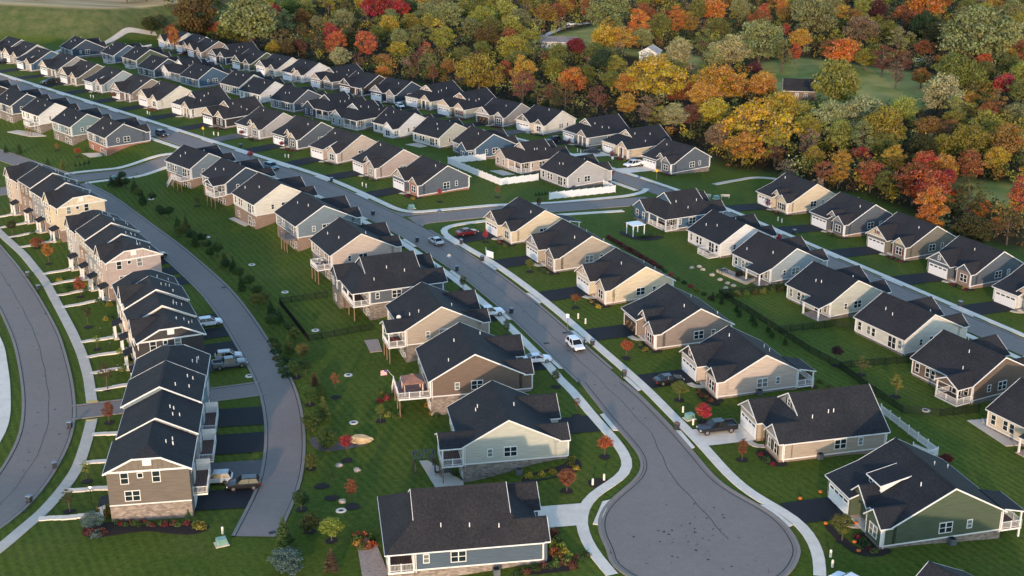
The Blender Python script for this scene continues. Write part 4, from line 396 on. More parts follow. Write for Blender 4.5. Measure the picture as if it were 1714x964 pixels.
 ('low shrub along the blue house side wall', 'blue house side shrubs', [(0.57,133.88,-0.22,0.6,0.6,'spruce'),(1.21,134.49,-0.17,0.6,0.6,'darkolive'),(1.85,134.32,-0.12,0.6,0.6,'brownred'),(2.51,134.96,-0.08,0.6,0.6,'spruce'),(3.15,134.81,-0.05,0.6,0.6,'darkolive'),(3.81,135.47,-0.02,0.6,0.6,'brownred'),(4.45,135.35,-0.01,0.6,0.6,'spruce'),(5.12,136.05,0.0,0.6,0.6,'darkolive'),(5.76,135.96,0.0,0.6,0.6,'brownred'),(6.44,136.67,0.0,0.6,0.6,'spruce'),(7.09,136.58,0.0,0.6,0.6,'darkolive'),(7.77,137.3,0.0,0.6,0.6,'brownred'),(8.42,137.2,0.0,0.6,0.6,'spruce'),(9.11,137.93,0.0,0.6,0.6,'darkolive')]),
 ('low shrub below the townhouse end wall', 'townhouse end bed', [(-51.38,148.48,-1.7,0.55,0.7,'spruce'),(-50.71,148.13,-1.67,0.55,0.7,'darkred'),(-50.04,147.78,-1.64,0.55,0.7,'spruce'),(-49.68,148.48,-1.7,0.55,0.7,'brownred'),(-49.01,148.13,-1.67,0.55,0.7,'green'),(-48.35,147.78,-1.64,0.55,0.7,'spruce'),(-47.98,148.48,-1.7,0.55,0.7,'darkred'),(-47.31,148.13,-1.67,0.55,0.7,'spruce'),(-46.65,147.78,-1.64,0.55,0.7,'brownred'),(-46.27,148.48,-1.7,0.55,0.7,'green'),(-45.61,148.13,-1.67,0.55,0.7,'spruce'),(-44.96,147.78,-1.64,0.55,0.7,'darkred'),(-44.57,148.48,-1.7,0.55,0.7,'spruce'),(-43.91,148.13,-1.67,0.55,0.7,'brownred'),(-43.26,147.78,-1.64,0.55,0.7,'green'),(-42.87,148.48,-1.7,0.55,0.7,'spruce'),(-42.22,148.13,-1.67,0.55,0.7,'darkred')]),
 ('shrub at the nearest townhouse corner', 'townhouse corner shrubs', [(-54.46,146.92,-1.58,0.8,0.9,'darkred'),(-53.66,145.58,-1.5,0.8,0.9,'brownred'),(-52.93,144.94,-1.47,0.8,0.9,'bluegreen'),(-52.52,145.58,-1.5,0.8,0.9,'brownred'),(-54.28,145.58,-1.5,0.8,0.9,'purple'),(-53.72,151.07,-1.93,0.8,0.9,'gold'),(-54.46,152.42,-2.07,0.8,0.9,'rustgold'),(-40.76,147.6,-1.63,0.8,0.9,'olive'),(-40.02,147.09,-1.59,0.8,0.9,'yellowolive')]),
 ('rounded shrub by the townhouse porches', 'townhouse porch shrubs', [(-75.86,226.25,-3.3,0.75,0.8,'yellowolive'),(-75.15,226.88,-3.3,0.75,0.8,'spruce'),(-73.98,224.41,-3.3,0.75,0.8,'green'),(-68.74,210.25,-3.3,0.75,0.8,'lime'),(-67.6,208.09,-3.3,0.75,0.8,'green'),(-67.17,209.16,-3.3,0.75,0.8,'yellowolive'),(-66.4,206.75,-3.3,0.75,0.8,'spruce'),(-67.15,211.35,-3.3,0.75,0.8,'green'),(-66.08,202.33,-3.3,0.75,0.8,'lime'),(-65.48,203.1,-3.3,0.75,0.8,'green'),(-65.06,204.91,-3.3,0.75,0.8,'yellowolive'),(-63.89,202.84,-3.3,0.75,0.8,'spruce'),(-62.98,197.33,-3.3,0.75,0.8,'green'),(-62.05,195.4,-3.3,0.75,0.8,'lime'),(-62.39,198.81,-3.3,0.75,0.8,'green'),(-85.16,245.6,-3.3,0.75,0.8,'yellowolive'),(-84.0,244.53,-3.3,0.75,0.8,'spruce'),(-84.67,242.06,-3.3,0.75,0.8,'green'),(-82.31,248.13,-3.3,0.75,0.8,'lime'),(-79.1,234.91,-3.3,0.75,0.8,'green'),(-77.54,233.92,-3.3,0.75,0.8,'yellowolive'),(-80.1,235.91,-3.3,0.75,0.8,'spruce'),(-102.04,275.39,-3.3,0.75,0.8,'green'),(-100.28,274.08,-3.3,0.75,0.8,'lime'),(-108.25,279.86,-3.3,0.75,0.8,'green'),(-91.76,248.13,-3.3,0.75,0.8,'yellowolive')]),
 ('shrub in the bed around the big deck', 'big deck bed shrubs', [(-20.34,184.96,-2.94,0.6,0.8,'olive'),(-19.29,183.62,-2.92,0.6,0.8,'yellowgreen'),(-18.31,183.15,-2.9,0.6,0.8,'green'),(-17.57,183.11,-2.89,0.6,0.8,'olive'),(-20.03,189.78,-2.89,0.6,0.8,'red'),(-21.1,188.94,-2.92,0.6,0.8,'darkred'),(-20.97,191.65,-2.89,0.6,0.8,'olive'),(-13.33,186.89,-2.8,0.6,0.8,'gold'),(-12.42,184.24,-2.8,0.6,0.8,'gold'),(-11.71,183.15,-2.8,0.6,0.8,'green')]),
 ('spreading shrub beside the alley bend', 'alley bend shrubs', [(-42.75,215.09,-3.23,1.0,1.0,'green'),(-41.36,210.11,-3.24,1.0,1.0,'spruce'),(-40.4,206.9,-3.25,1.0,1.0,'olive'),(-39.44,204.28,-3.25,1.0,1.0,'green'),(-39.06,206.32,-3.23,1.0,1.0,'spruce'),(-42.04,212.85,-3.23,1.0,1.0,'olive'),(-38.71,201.72,-3.26,1.0,1.0,'green'),(-37.77,199.7,-3.25,1.0,1.0,'spruce')]),
 ('tall grassy shrub behind the light blue house', 'light blue house hedge', [(39.55,231.58,-0.85,0.8,1.2,'green'),(41.35,232.49,-0.99,0.8,1.2,'darkolive'),(43.16,233.41,-1.13,0.8,1.2,'olive'),(44.99,234.34,-1.27,0.8,1.2,'green'),(46.83,235.27,-1.42,0.8,1.2,'darkolive'),(48.68,236.22,-1.56,0.8,1.2,'olive'),(50.55,237.16,-1.71,0.8,1.2,'green'),(52.43,238.12,-1.85,0.8,1.2,'darkolive'),(54.33,239.08,-2.0,0.8,1.2,'olive')]),
 ('small cypress around the pergola patio', 'pergola patio cypresses', [(28.04,270.09,-1.21,0.45,0.9,'spruce'),(28.82,270.84,-1.28,0.45,0.9,'spruce'),(29.6,271.6,-1.35,0.45,0.9,'spruce'),(30.39,272.35,-1.43,0.45,0.9,'spruce'),(31.18,273.12,-1.5,0.45,0.9,'spruce'),(31.97,273.88,-1.58,0.45,0.9,'spruce'),(32.77,274.66,-1.65,0.45,0.9,'spruce'),(33.58,275.43,-1.72,0.45,0.9,'spruce')]),
 ('small shrub behind the pale beige house', 'bed behind the beige house', [(47.06,190.7,-0.36,0.6,0.7,'rust'),(48.0,188.88,-0.39,0.6,0.7,'brownred'),(49.46,191.08,-0.53,0.6,0.7,'olive'),(49.38,187.4,-0.45,0.6,0.7,'rust'),(48.25,194.42,-0.52,0.6,0.7,'brownred'),(50.58,189.28,-0.57,0.6,0.7,'olive')])]
PT = {'bin': [(-10.77,262.05,0.0),(-6.09,250.87,0.0),(-10.96,244.5,0.0),(-31.65,283.57,0.0),(-20.19,263.51,0.0),(-0.11,220.72,0.0),(13.73,205.23,0.0),(18.11,192.01,0.0),(24.25,172.64,0.0),(-67.75,179.94,-3.3),(-65.7,166.69,-3.29),(-65.1,155.02,-2.35),(-99.05,250.49,-3.3),(-94.04,242.41,-3.3),(64.17,281.54,-3.82),(86.8,235.23,-4.04),(-53.8,314.41,0.0),(-44.94,312.92,0.0),(-74.66,348.95,0.0)],'pedestal': [(-36.82,308.96,0.0),(-35.75,307.62,0.0),(-60.63,338.16,0.0),(-59.65,337.57,0.0),(-85.46,364.66,0.0),(-84.01,363.91,0.0),(-112.06,393.35,0.0),(-110.97,391.7,0.0),(-137.17,418.38,0.0),(-136.03,417.5,0.0),(18.7,361.33,-4.1),(19.53,359.82,-4.08),(62.66,293.0,-4.1),(63.3,291.62,-4.09),(11.94,218.3,0.0),(13.12,215.75,0.0),(25.91,178.71,0.0),(26.87,174.35,0.0),(10.88,155.7,0.0),(12.5,157.05,0.0),(38.76,137.53,0.0),(38.44,135.24,0.0),(-37.0,145.58,-1.5)],'box': [(-103.39,326.2,-2.83),(-23.28,289.27,0.0),(50.9,311.55,-4.0),(26.61,176.4,0.0),(-15.69,245.97,0.0),(-36.56,142.8,-1.41)],'ring': [(-54.51,257.35,-2.96),(-44.77,240.42,-2.96),(-35.85,220.0,-2.99),(-27.43,199.58,-2.98),(-24.45,181.51,-3.09),(-22.72,152.28,-1.99),(-88.68,307.31,-2.87),(-68.14,276.57,-2.97),(-44.08,199.93,-3.3),(63.87,182.18,-1.33)],'drain': [(9.28,211.16,0.0),(5.91,206.31,0.0),(-87.98,229.39,-3.3),(-93.39,222.89,-3.3),(-65.0,152.13,-2.04),(-30.68,145.75,-1.51),(-57.63,243.79,-3.24)],'pumpkin': [(38.02,151.76,0.0),(41.11,153.54,0.0),(39.93,145.25,0.0),(42.46,140.73,0.0),(42.45,138.63,0.0),(43.85,145.4,0.0)],'ac': [(43.23,163.39,0.0),(38.64,185.04,0.0),(54.71,141.12,-0.4),(0.99,159.97,-0.64),(-1.86,134.24,-0.44),(15.37,313.11,-1.96)],'boulder': [(36.59,249.68,-1.14),(38.67,248.88,-1.25),(40.13,245.56,-1.25),(41.24,242.65,-1.25),(42.46,240.59,-1.27),(43.43,239.27,-1.3),(41.61,237.42,-1.13),(38.21,250.83,-1.27),(-22.92,155.08,-2.29),(-24.91,167.43,-3.23),(-22.14,165.79,-3.14)],'mulch': [(-26.48,160.78,-2.93),(-24.57,156.58,-2.49),(-21.26,153.38,-2.07)]}
FEN = {'white_a': [(-7.13,342.66),(-16.98,335.33),(-8.72,322.0),(-2.98,313.2),(6.72,321.06)],'white_b': [(8.98,300.81),(25.73,312.4),(23.19,318.37)],'picket': [(56.42,180.39),(58.53,173.09),(60.7,166.18),(59.03,165.2),(57.48,167.25)],'black_a': [(-35.93,236.96),(-44.74,233.91),(-36.27,214.69),(-25.36,219.82)],'black_b': [(39.57,232.65),(43.44,223.73),(47.28,213.6),(50.65,204.5),(54.25,197.73),(56.61,189.62),(59.78,180.56),(65.48,180.2),(72.33,182.55)],'black_c': [(47.28,213.6),(58.66,218.72),(61.77,217.7)],'black_d': [(54.25,197.73),(64.81,201.6),(69.45,203.18)],'black_e': [(39.57,232.65),(46.58,235.81),(53.9,238.7)]}
SG = {'street': [(-16.25,278.25,0.0),(32.24,319.27,-3.18)],'diamond': [(-12.61,246.72,0.0),(-87.86,362.4,0.0),(37.89,329.68,-3.92)],'speed': [(9.82,213.3,0.0),(27.31,343.24,-3.84)]}
AREA = {'patio_s7': [(69.4,179.26),(76.33,181.38),(77.71,176.68),(76.04,171.79),(72.33,170.88)],'patio_l11': [(-120.1,353.43),(-114.7,351.77),(-112.88,348.94),(-116.35,348.81)],'patio_l13': [(-148.55,382.96),(-141.56,378.44),(-136.71,373.56),(-142.0,374.48),(-150.99,380.79)],'patio_l2': [(-13.41,168.29),(-12.21,168.42),(-6.76,161.31),(-6.66,158.56),(-10.47,159.03)],'patio_l4': [(-26.34,214.66),(-23.93,215.17),(-22.66,209.61),(-24.7,209.13)],'patio_l8': [(-66.12,290.42),(-65.05,291.36),(-60.29,285.49),(-61.15,284.22)],'patio_s3': [(41.49,248.24),(43.46,251.5),(48.21,243.65),(46.06,240.92)],'patio_v2': [(-5.78,329.23),(-2.67,330.78),(0.77,326.58),(-2.31,324.36)],'patio_l1': [(-19.42,142.29),(-17.05,142.61),(-14.92,135.62),(-15.46,133.69),(-17.75,133.8)],'patio_v4': [(-30.07,358.84),(-26.78,362.48),(-23.93,357.77),(-25.63,355.53)],'bed_l2': [(0.9,158.7),(7.22,161.23),(8.53,164.49),(9.84,162.12),(9.46,159.47),(1.86,156.02)],'bed_town': [(-55.35,146.08),(-54.85,148.13),(-52.73,148.84),(-41.14,149.2),(-39.18,148.13),(-39.1,146.41),(-40.78,145.1),(-44.11,145.58),(-46.62,146.41),(-50.18,145.42),(-53.55,144.0)],'bed_gravel': [(-30.66,176.01),(-30.02,177.19),(-26.08,174.66),(-23.07,175.68),(-21.33,175.38),(-21.37,174.02),(-23.65,172.99),(-27.49,171.82),(-29.45,173.23)],'bed_l1r': [(-20.01,143.5),(-19.27,145.01),(-17.81,144.15),(-17.6,142.06),(-18.86,141.27),(-19.67,141.88)],'bed_l1f': [(5.04,143.47),(5.92,142.74),(7.44,136.44),(7.49,134.45),(5.2,134.05),(3.05,133.61),(1.64,133.75),(4.55,136.45)],'bed_r7': [(39.47,145.55),(40.74,145.1),(42.26,139.05),(46.76,138.08),(42.33,137.26),(40.37,141.3)],'bed_r5': [(29.08,187.55),(31.19,182.6),(32.37,181.28),(30.93,180.85),(29.0,183.48)],'bed_ped': [(9.97,156.71),(11.65,157.74),(13.41,157.22),(12.33,155.7),(10.82,154.7)],'bed_s1': [(24.35,276.17),(26.75,270.29),(33.41,273.71),(33.35,270.77),(27.54,267.59),(23.39,272.47)]}
FARM = [(17.32,555.19,-5.46),(55.86,525.3,-5.46),(99.59,446.2,-5.46)]
LAMP_POSTS = [(-57.18,156.25,-2.49),(-66.11,200.31,-3.3),(-74.08,217.27,-3.3),(-70.31,210.25,-3.3)]
PERSON = (12.32,204.69,0.0)
BOULDER = (-22.73,175.07,-3.11)
SCREEN = [(-5.46,255.95,0.0),(-5.3,253.98,0.0),(-3.8,252.42,0.0)]
BOAT = (-152.8,541.16,-3.94)

# ------------------------------------------------------------------ terrain
def sstep(a, b, x):
    t = np.clip((x - a) / (b - a), 0, 1); return t * t * (3 - 2 * t)
MC = np.array(D['mc'])
def street_dist(X, Y, line):
    X = np.asarray(X, float); Y = np.asarray(Y, float); best = np.full(X.shape, 1e9); sg = np.zeros(X.shape)
    for (ax, ay), (bx, by) in zip(line[:-1], line[1:]):
        dx, dy = bx - ax, by - ay; t = np.clip(((X - ax) * dx + (Y - ay) * dy) / (dx * dx + dy * dy), 0, 1)
        d = np.hypot(X - ax - t * dx, Y - ay - t * dy); m = d < best
        best = np.where(m, d, best); sg = np.where(m, np.sign(dx * (Y - ay) - dy * (X - ax)), sg)
    return best, sg
def terrain(X, Y):
    X = np.asarray(X, float); Y = np.asarray(Y, float); d, s = street_dist(X, Y, MC)
    A = .9 + 1.9 * sstep(142, 168, Y)
    B0 = 7 * (1 - sstep(152, 172, Y)); zl = -A * sstep(0, 14, d - 11 - B0) - .5 * sstep(26, 50, d)
    zr = -.07 * np.maximum(0, np.minimum(d, 104) - 26)
    z = np.where(s < 0, zl, zr)
    yb = 540 + 40 * sstep(-182, -140, X)
    return z + 13 * sstep(0, 30, Y - yb) * sstep(-116, -150, X)
def line_arrays(line):
    a = np.array(line[:-1], float); b = np.array(line[1:], float); d = b - a; return a, d, (d * d).sum(1)
MCA = line_arrays(D['mc'])
def point_dist(x, y, la):
    a, d, n = la; px = x - a[:, 0]; py = y - a[:, 1]; t = np.clip((px * d[:, 0] + py * d[:, 1]) / n, 0, 1)
    q = np.hypot(px - t * d[:, 0], py - t * d[:, 1]); i = int(q.argmin()); return float(q[i]), (1 if d[i, 0] * py[i] - d[i, 1] * px[i] > 0 else -1)
def s1(a, b, x):
    t = min(1, max(0, (x - a) / (b - a))); return t * t * (3 - 2 * t)
def tz(x, y):
    d, s = point_dist(x, y, MCA)
    b0 = 7 * (1 - s1(152, 172, y))
    z = -(.9 + 1.9 * s1(142, 168, y)) * s1(0, 14, d - 11 - b0) - .5 * s1(26, 50, d) if s < 0 else -.07 * max(0, min(d, 104) - 26)
    return z + 13 * s1(0, 30, y - 540 - 40 * s1(-182, -140, x)) * s1(-116, -150, x)
def in_poly(X, Y, pg):
    r = np.zeros(X.shape, bool)
    for i in range(len(pg)):
        (x1, y1), (x2, y2) = pg[i], pg[i - 1]
        if y1 == y2: continue
        c = ((y1 > Y) != (y2 > Y)) & (X < (x2 - x1) * (Y - y1) / (y2 - y1) + x1); r ^= c
    return r
def axis(a, b, step, ends):
    f = list(np.arange(a, b + .1, step)); return [a - e for e in sorted(ends, reverse=True)] + f + [b + e for e in ends]
gx = axis(-320, 330, 2.5, (40, 140, 400, 1200, 3000)); gy = axis(92, 730, 2.5, (40, 140, 400, 1200, 3500))
gX, gY = np.meshgrid(gx, gy); gZ = terrain(gX, gY)
gZ = gZ - .02
nx, ny = len(gx), len(gy)
me = bpy.data.meshes.new('ground'); vv = np.stack([gX.ravel(), gY.ravel(), gZ.ravel()], 1)
ii = (np.arange(ny - 1)[:, None] * nx + np.arange(nx - 1)[None]).ravel()
me.from_pydata(vv.tolist(), [], np.stack([ii, ii + 1, ii + nx + 1, ii + nx], 1).tolist())
me.polygons.foreach_set('use_smooth', [True] * len(me.polygons))
zone = np.zeros((ny * nx, 4), np.float32); zone[:, 3] = 1
fX, fY = gX.ravel(), gY.ravel()
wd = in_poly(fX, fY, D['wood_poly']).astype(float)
for h in D['meadows']: wd *= 1 - in_poly(fX, fY, h)
def blur(a, k=1):
    a = a.reshape(ny, nx)
    for _ in range(k):
        a = (a + np.roll(a, 1, 0) + np.roll(a, -1, 0) + np.roll(a, 1, 1) + np.roll(a, -1, 1)) / 5
    return a.ravel()
fz = sstep(0, 30, fY - (540 + 40 * sstep(-182, -140, fX))) * sstep(-116, -150, fX)
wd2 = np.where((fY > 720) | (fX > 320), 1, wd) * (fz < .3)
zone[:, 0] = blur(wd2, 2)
zone[:, 1] = sstep(.93, .995, fz)
zone[:, 2] = np.clip(sstep(.02, .3, fz) - zone[:, 1], 0, 1)
mead = np.zeros(fX.shape)
for h in D['meadows']: mead = np.maximum(mead, in_poly(fX, fY, h))
at = me.color_attributes.new('zone', 'FLOAT_COLOR', 'POINT'); at.data.foreach_set('color', zone.ravel())
at2 = me.color_attributes.new('zone2', 'FLOAT_COLOR', 'POINT'); z2 = np.zeros((ny * nx, 4), np.float32); z2[:, 3] = 1; z2[:, 0] = blur(mead, 2)
at2.data.foreach_set('color', z2.ravel())
def mat_ground():
    m, n, b, l = newmat('lawn_and_wood_floor')
    za = n.nodes.new('ShaderNodeAttribute'); za.attribute_name = 'zone'; sp = n.nodes.new('ShaderNodeSeparateColor'); l.new(za.outputs['Color'], sp.inputs[0])
    zb = n.nodes.new('ShaderNodeAttribute'); zb.attribute_name = 'zone2'; sp2 = n.nodes.new('ShaderNodeSeparateColor'); l.new(zb.outputs['Color'], sp2.inputs[0])
    a = noise(n, .045, 5); c = noise(n, .5, 6, rough=.7); f = noise(n, 4.5, 5, rough=.8)
    col = ramp(n, a.outputs[0], (.038, .078, .008), (.080, .118, .014), .35, .65)
    col = mixc(n, .45, col, ramp(n, c.outputs[0], (.024, .056, .006), (.118, .140, .020), .3, .7))
    dry = n.nodes.new('ShaderNodeMapRange'); dry.inputs[1].default_value = .52; dry.inputs[2].default_value = .70; l.new(noise(n, .09, 6, rough=.7).outputs[0], dry.inputs[0])
    dm = N(n, 'ShaderNodeMath', operation='MULTIPLY'); dm.inputs[1].default_value = .7; l.new(dry.outputs[0], dm.inputs[0])
    col = mixc(n, dm.outputs[0], col, (.135, .108, .038))
    # mown stripes running roughly along the streets
    tc = n.nodes.new('ShaderNodeTexCoord'); mp = n.nodes.new('ShaderNodeMapping'); mp.inputs['Rotation'].default_value = (0, 0, rad(62)); l.new(tc.outputs['Object'], mp.inputs[0])
    wv = n.nodes.new('ShaderNodeTexWave'); wv.bands_direction = 'Y'; wv.inputs['Scale'].default_value = .25; wv.inputs['Distortion'].default_value = 3.0; wv.inputs['Detail'].default_value = 2; wv.inputs['Detail Scale'].default_value = .3
    l.new(mp.outputs[0], wv.inputs['Vector'])
    st = n.nodes.new('ShaderNodeMapRange'); st.inputs[1].default_value = .38; st.inputs[2].default_value = .55; l.new(noise(n, .022, 3).outputs[0], st.inputs[0])
    sm = N(n, 'ShaderNodeMath', operation='MULTIPLY'); l.new(st.outputs[0], sm.inputs[0]); l.new(wv.outputs[1], sm.inputs[1])
    sm2 = N(n, 'ShaderNodeMath', operation='MULTIPLY'); sm2.inputs[1].default_value = .8; l.new(sm.outputs[0], sm2.inputs[0])
    col = mixc(n, sm2.outputs[0], col, (.140, .168, .026))
    col = mixc(n, .55, col, ramp(n, noise(n, 1.5, 7, rough=.85).outputs[0], (.008, .028, .002), (.135, .168, .026), .34, .68))
    mead = ramp(n, noise(n, .05, 5).outputs[0], (.12, .165, .035), (.32, .28, .085), .35, .6)
    col = mixc(n, sp2.outputs[0], col, mead)
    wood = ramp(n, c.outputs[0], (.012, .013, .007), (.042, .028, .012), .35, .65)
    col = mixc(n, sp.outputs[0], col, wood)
    mp2 = n.nodes.new('ShaderNodeMapping'); mp2.inputs['Scale'].default_value = (.02, .12, .1); l.new(tc.outputs['Object'], mp2.inputs[0])
    ft = n.nodes.new('ShaderNodeTexNoise'); ft.inputs['Scale'].default_value = 1; ft.inputs['Detail'].default_value = 6; l.new(mp2.outputs[0], ft.inputs['Vector'])
    col = mixc(n, sp.outputs[1], col, ramp(n, ft.outputs[0], (.36, .25, .13), (.54, .39, .20), .35, .6))
    col = mixc(n, sp.outputs[2], col, ramp(n, noise(n, .22, 6, rough=.75).outputs[0], (.045, .078, .022), (.145, .140, .058), .3, .72))
    l.new(col, b.inputs['Base Color']); b.inputs['Roughness'].default_value = .95; b.inputs['Specular IOR Level'].default_value = .1
    bump(n, b, f.outputs[0], .12, .7); return m
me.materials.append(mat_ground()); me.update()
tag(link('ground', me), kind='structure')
# ------------------------------------------------------------------ roads, pavements
def resample(p, step):
    p = [Vector((a[0], a[1], 0)) for a in p]; out = [p[0]]; acc = 0.0
    for a, b in zip(p[:-1], p[1:]):
        L = (b - a).length; d = step - acc
        while d <= L: out.append(a.lerp(b, d / L)); d += step
        acc = L - (d - step)
    if (out[-1] - p[-1]).length > .25 * step: out.append(p[-1])
    else: out[-1] = p[-1]
    return [(v.x, v.y) for v in out]
def smooth(p, n=2):
    for _ in range(n): p = [p[0]] + [((p[i - 1][0] + 2 * p[i][0] + p[i + 1][0]) / 4, (p[i - 1][1] + 2 * p[i][1] + p[i + 1][1]) / 4) for i in range(1, len(p) - 1)] + [p[-1]]
    return p
def offs(p, d):
    out = []
    for i in range(len(p)):
        a = p[max(0, i - 1)]; b = p[min(len(p) - 1, i + 1)]; dx, dy = b[0] - a[0], b[1] - a[1]; L = math.hypot(dx, dy) or 1
        out.append((p[i][0] - dy / L * d, p[i][1] + dx / L * d))
    return out
def ribbon(mb, a, b, lift, cross=1, mi=0, thick=0):
    n = len(a); pts = []
    for i in range(n):
        for k in range(cross + 1):
            t = k / cross; pts.append((a[i][0] * (1 - t) + b[i][0] * t, a[i][1] * (1 - t) + b[i][1] * t))
    zz = [tz(*p) + lift for p in pts]; k0 = len(mb.v)
    mb.v += [(p[0], p[1], float(z)) for p, z in zip(pts, zz)]; c = cross + 1
    for i in range(n - 1):
        for k in range(cross): q = k0 + i * c + k; mb.f.append((q, q + c, q + c + 1, q + 1)); mb.m.append(mi)
    if thick:
        for k in (0, cross):
            base = len(mb.v); mb.v += [(pts[i * c + k][0], pts[i * c + k][1], float(zz[i * c + k]) - thick) for i in range(n)]
            for i in range(n - 1): mb.f.append((k0 + i * c + k, k0 + (i + 1) * c + k, base + i + 1, base + i)); mb.m.append(mi)
    return mb
def sheet(mb, poly, lift, mi=0, thick=0):
    zz = [tz(*p) + lift for p in poly]; k = len(mb.v); mb.v += [(p[0], p[1], z) for p, z in zip(poly, zz)]
    for t in geometry.tessellate_polygon([[Vector((p[0], p[1], 0)) for p in poly]]): mb.f.append(tuple(k + i for i in t)); mb.m.append(mi)
    if thick:
        n = len(poly); b = len(mb.v); mb.v += [(p[0], p[1], z - thick) for p, z in zip(poly, zz)]
        for i in range(n): j = (i + 1) % n; mb.f.append((k + i, k + j, b + j, b + i)); mb.m.append(mi)
    return mb
def structure(name, mb, mats, parent=None):
    o = mb.obj(name, mats, parent)
    if parent is None: o['kind'] = 'structure'
    return o
def road(name, c, half, lift, kerb=True, seam=True, step=3.0, kl=True, kr=True):
    c = smooth(resample(c, step), 2); mb = MB(); ribbon(mb, offs(c, half), offs(c, -half), lift, 4); o = structure(name, mb, ASPH)
    if kerb:
        for s, on in ((1, kl), (-1, kr)):
            if not on: continue
            k = MB(); ribbon(k, offs(c, s * (half + .42)), offs(c, s * (half - .02)), lift + .07, 1, 0, .12); k.obj('kerb', KERB, o)
            if seam: k = MB(); ribbon(k, offs(c, s * (half - .03)), offs(c, s * (half - .16)), lift + .012, 1); k.obj('tar_seam', TAR, o)
    return o, c
def cut(p, lo, hi):   # part of a polyline between arc lengths
    out = []; s = 0
    for i, q in enumerate(p):
        if i: s += math.hypot(q[0] - p[i - 1][0], q[1] - p[i - 1][1])
        if lo <= s <= hi: out.append(q)
    return out
def arc_at(p, x, y):
    b = (1e9, 0); s = 0
    for i, q in enumerate(p):
        if i: s += math.hypot(q[0] - p[i - 1][0], q[1] - p[i - 1][1])
        d = math.hypot(q[0] - x, q[1] - y)
        if d < b[0]: b = (d, s)
    return b[1]
mainc = resample(D['main_c'], 3.0)
main_end = arc_at(mainc, *D['bulb_l'][0])
mo, _ = road('main_street', cut(mainc, 0, main_end + 14), 3.3, .05, kerb=False)
def kerbline(parent, line, side, lift=.05, w=.42, step=2.0, sm=2):
    c = smooth(resample(line, step), sm); k = MB(); ribbon(k, offs(c, side * w), offs(c, -side * .02), lift + .07, 1, 0, .12); k.obj('kerb', KERB, parent)
    k = MB(); ribbon(k, offs(c, -side * .05), offs(c, -side * .19), lift + .012, 1); k.obj('tar_seam', TAR, parent)
ca = arc_at(mainc, *D['cs1_c'][0]); cb = arc_at(mainc, *D['cs2_meet'])
L = offs(mainc, 3.45); Rr = offs(mainc, -3.45)
kerbline(mo, cut(L, 0, ca - 8), 1); kerbline(mo, cut(L, ca + 7.5, main_end), 1)
kerbline(mo, cut(Rr, 0, cb - 7), -1); kerbline(mo, cut(Rr, cb + 7, main_end), -1)
# tar seam down the middle of the carriageway
k = MB(); ctr = cut(mainc, 0, main_end + 30); wig = [(p[0] + .15 * math.sin(i * 1.7) + .1 * math.sin(i * .6), p[1]) for i, p in enumerate(ctr)]
ribbon(k, offs(wig, .04), offs(wig, -.04), .064, 1); k.obj('tar_seam', TAR, mo)
# cul-de-sac: throat and round bulb
cx, cy, cr = D['bulb']
bl = smooth(resample(D['bulb_l'], 1.5), 3); br = smooth(resample(D['bulb_r'], 1.5), 3)
a0 = math.atan2(bl[-1][1] - cy, bl[-1][0] - cx); a1 = math.atan2(br[-1][1] - cy, br[-1][0] - cx)
while a1 < a0: a1 += 2 * math.pi
arc = [(cx + cr * math.cos(a0 + (a1 - a0) * i / 24), cy + cr * math.sin(a0 + (a1 - a0) * i / 24)) for i in range(1, 24)]
mb = MB(); sheet(mb, bl + arc + br[::-1], .054); cds = structure('cul_de_sac', mb, ASPH)
edge = bl + arc + br[::-1]; edge = smooth(edge, 2)
EDGE = line_arrays(edge)
k = MB(); ribbon(k, offs(edge, -.42), offs(edge, .02), .124, 1, 0, .12); k.obj('kerb', KERB, cds)
k = MB(); ribbon(k, offs(edge, .42), offs(edge, .55), .066, 1); k.obj('tar_seam', TAR, cds)
k = MB(); sm = smooth(resample([(20.4, 171), (21.8, 158), (24.4, 150), (26.9, 141.5)], 1.2), 2); sm = [(p[0] + .1 * math.sin(i * 1.3), p[1]) for i, p in enumerate(sm)]
ribbon(k, offs(sm, .045), offs(sm, -.045), .068, 1); k.obj('tar_seam', TAR, cds)
scuff = MB(); rng = random.Random(3)
for i in range(60):
    a = rng.uniform(0, 6.28); r = rng.uniform(0, 11); x, y = cx + r * math.cos(a), cy + r * math.sin(a); s = rng.uniform(.05, .22)
    scuff.poly([(x + s * rng.uniform(.5, 1.4) * math.cos(t), y + s * rng.uniform(.5, 1.4) * math.sin(t), tz(x, y) + .071) for t in (0, 1.1, 2.2, 3.3, 4.4, 5.5)])
scuff.obj('oil_stain', TAR, cds)
def lrc_pts(): return offs(smooth(resample(D['lr_r'], 3), 3), -3.65)
wear = MB(); rng = random.Random(21)
for line, hw, n_ in ((mainc, 3.2, 130), (lrc_pts(), 3.4, 60)):
    for i in range(n_):
        q = line[rng.randrange(len(line) - 1)]; x, y = q[0] + rng.uniform(-hw, hw) * .7, q[1] + rng.uniform(-1, 1) * .7; s = rng.uniform(.04, .2)
        wear.poly([(x + s * rng.uniform(.5, 1.5) * math.cos(t), y + s * rng.uniform(.5, 1.5) * math.sin(t), tz(x, y) + .066) for t in (0, 1.1, 2.2, 3.3, 4.4, 5.5)])
wear.obj('oil_stain', TAR, mo)
so_, _ = road('valley_street', D['streetc_c'], 3.3, .05, kerb=False)
scl = resample(D['streetc_c'], 3.0); sa = arc_at(scl, *D['cs1_c'][-1])
kerbline(so_, offs(scl, 3.3), 1); kerbline(so_, cut(offs(scl, -3.3), 0, sa - 7), -1); kerbline(so_, cut(offs(scl, -3.3), sa + 6.5, 1e9), -1)
c1o, c1 = road('cross_street', D['cs1_c'], 3.3, .044, kerb=False)
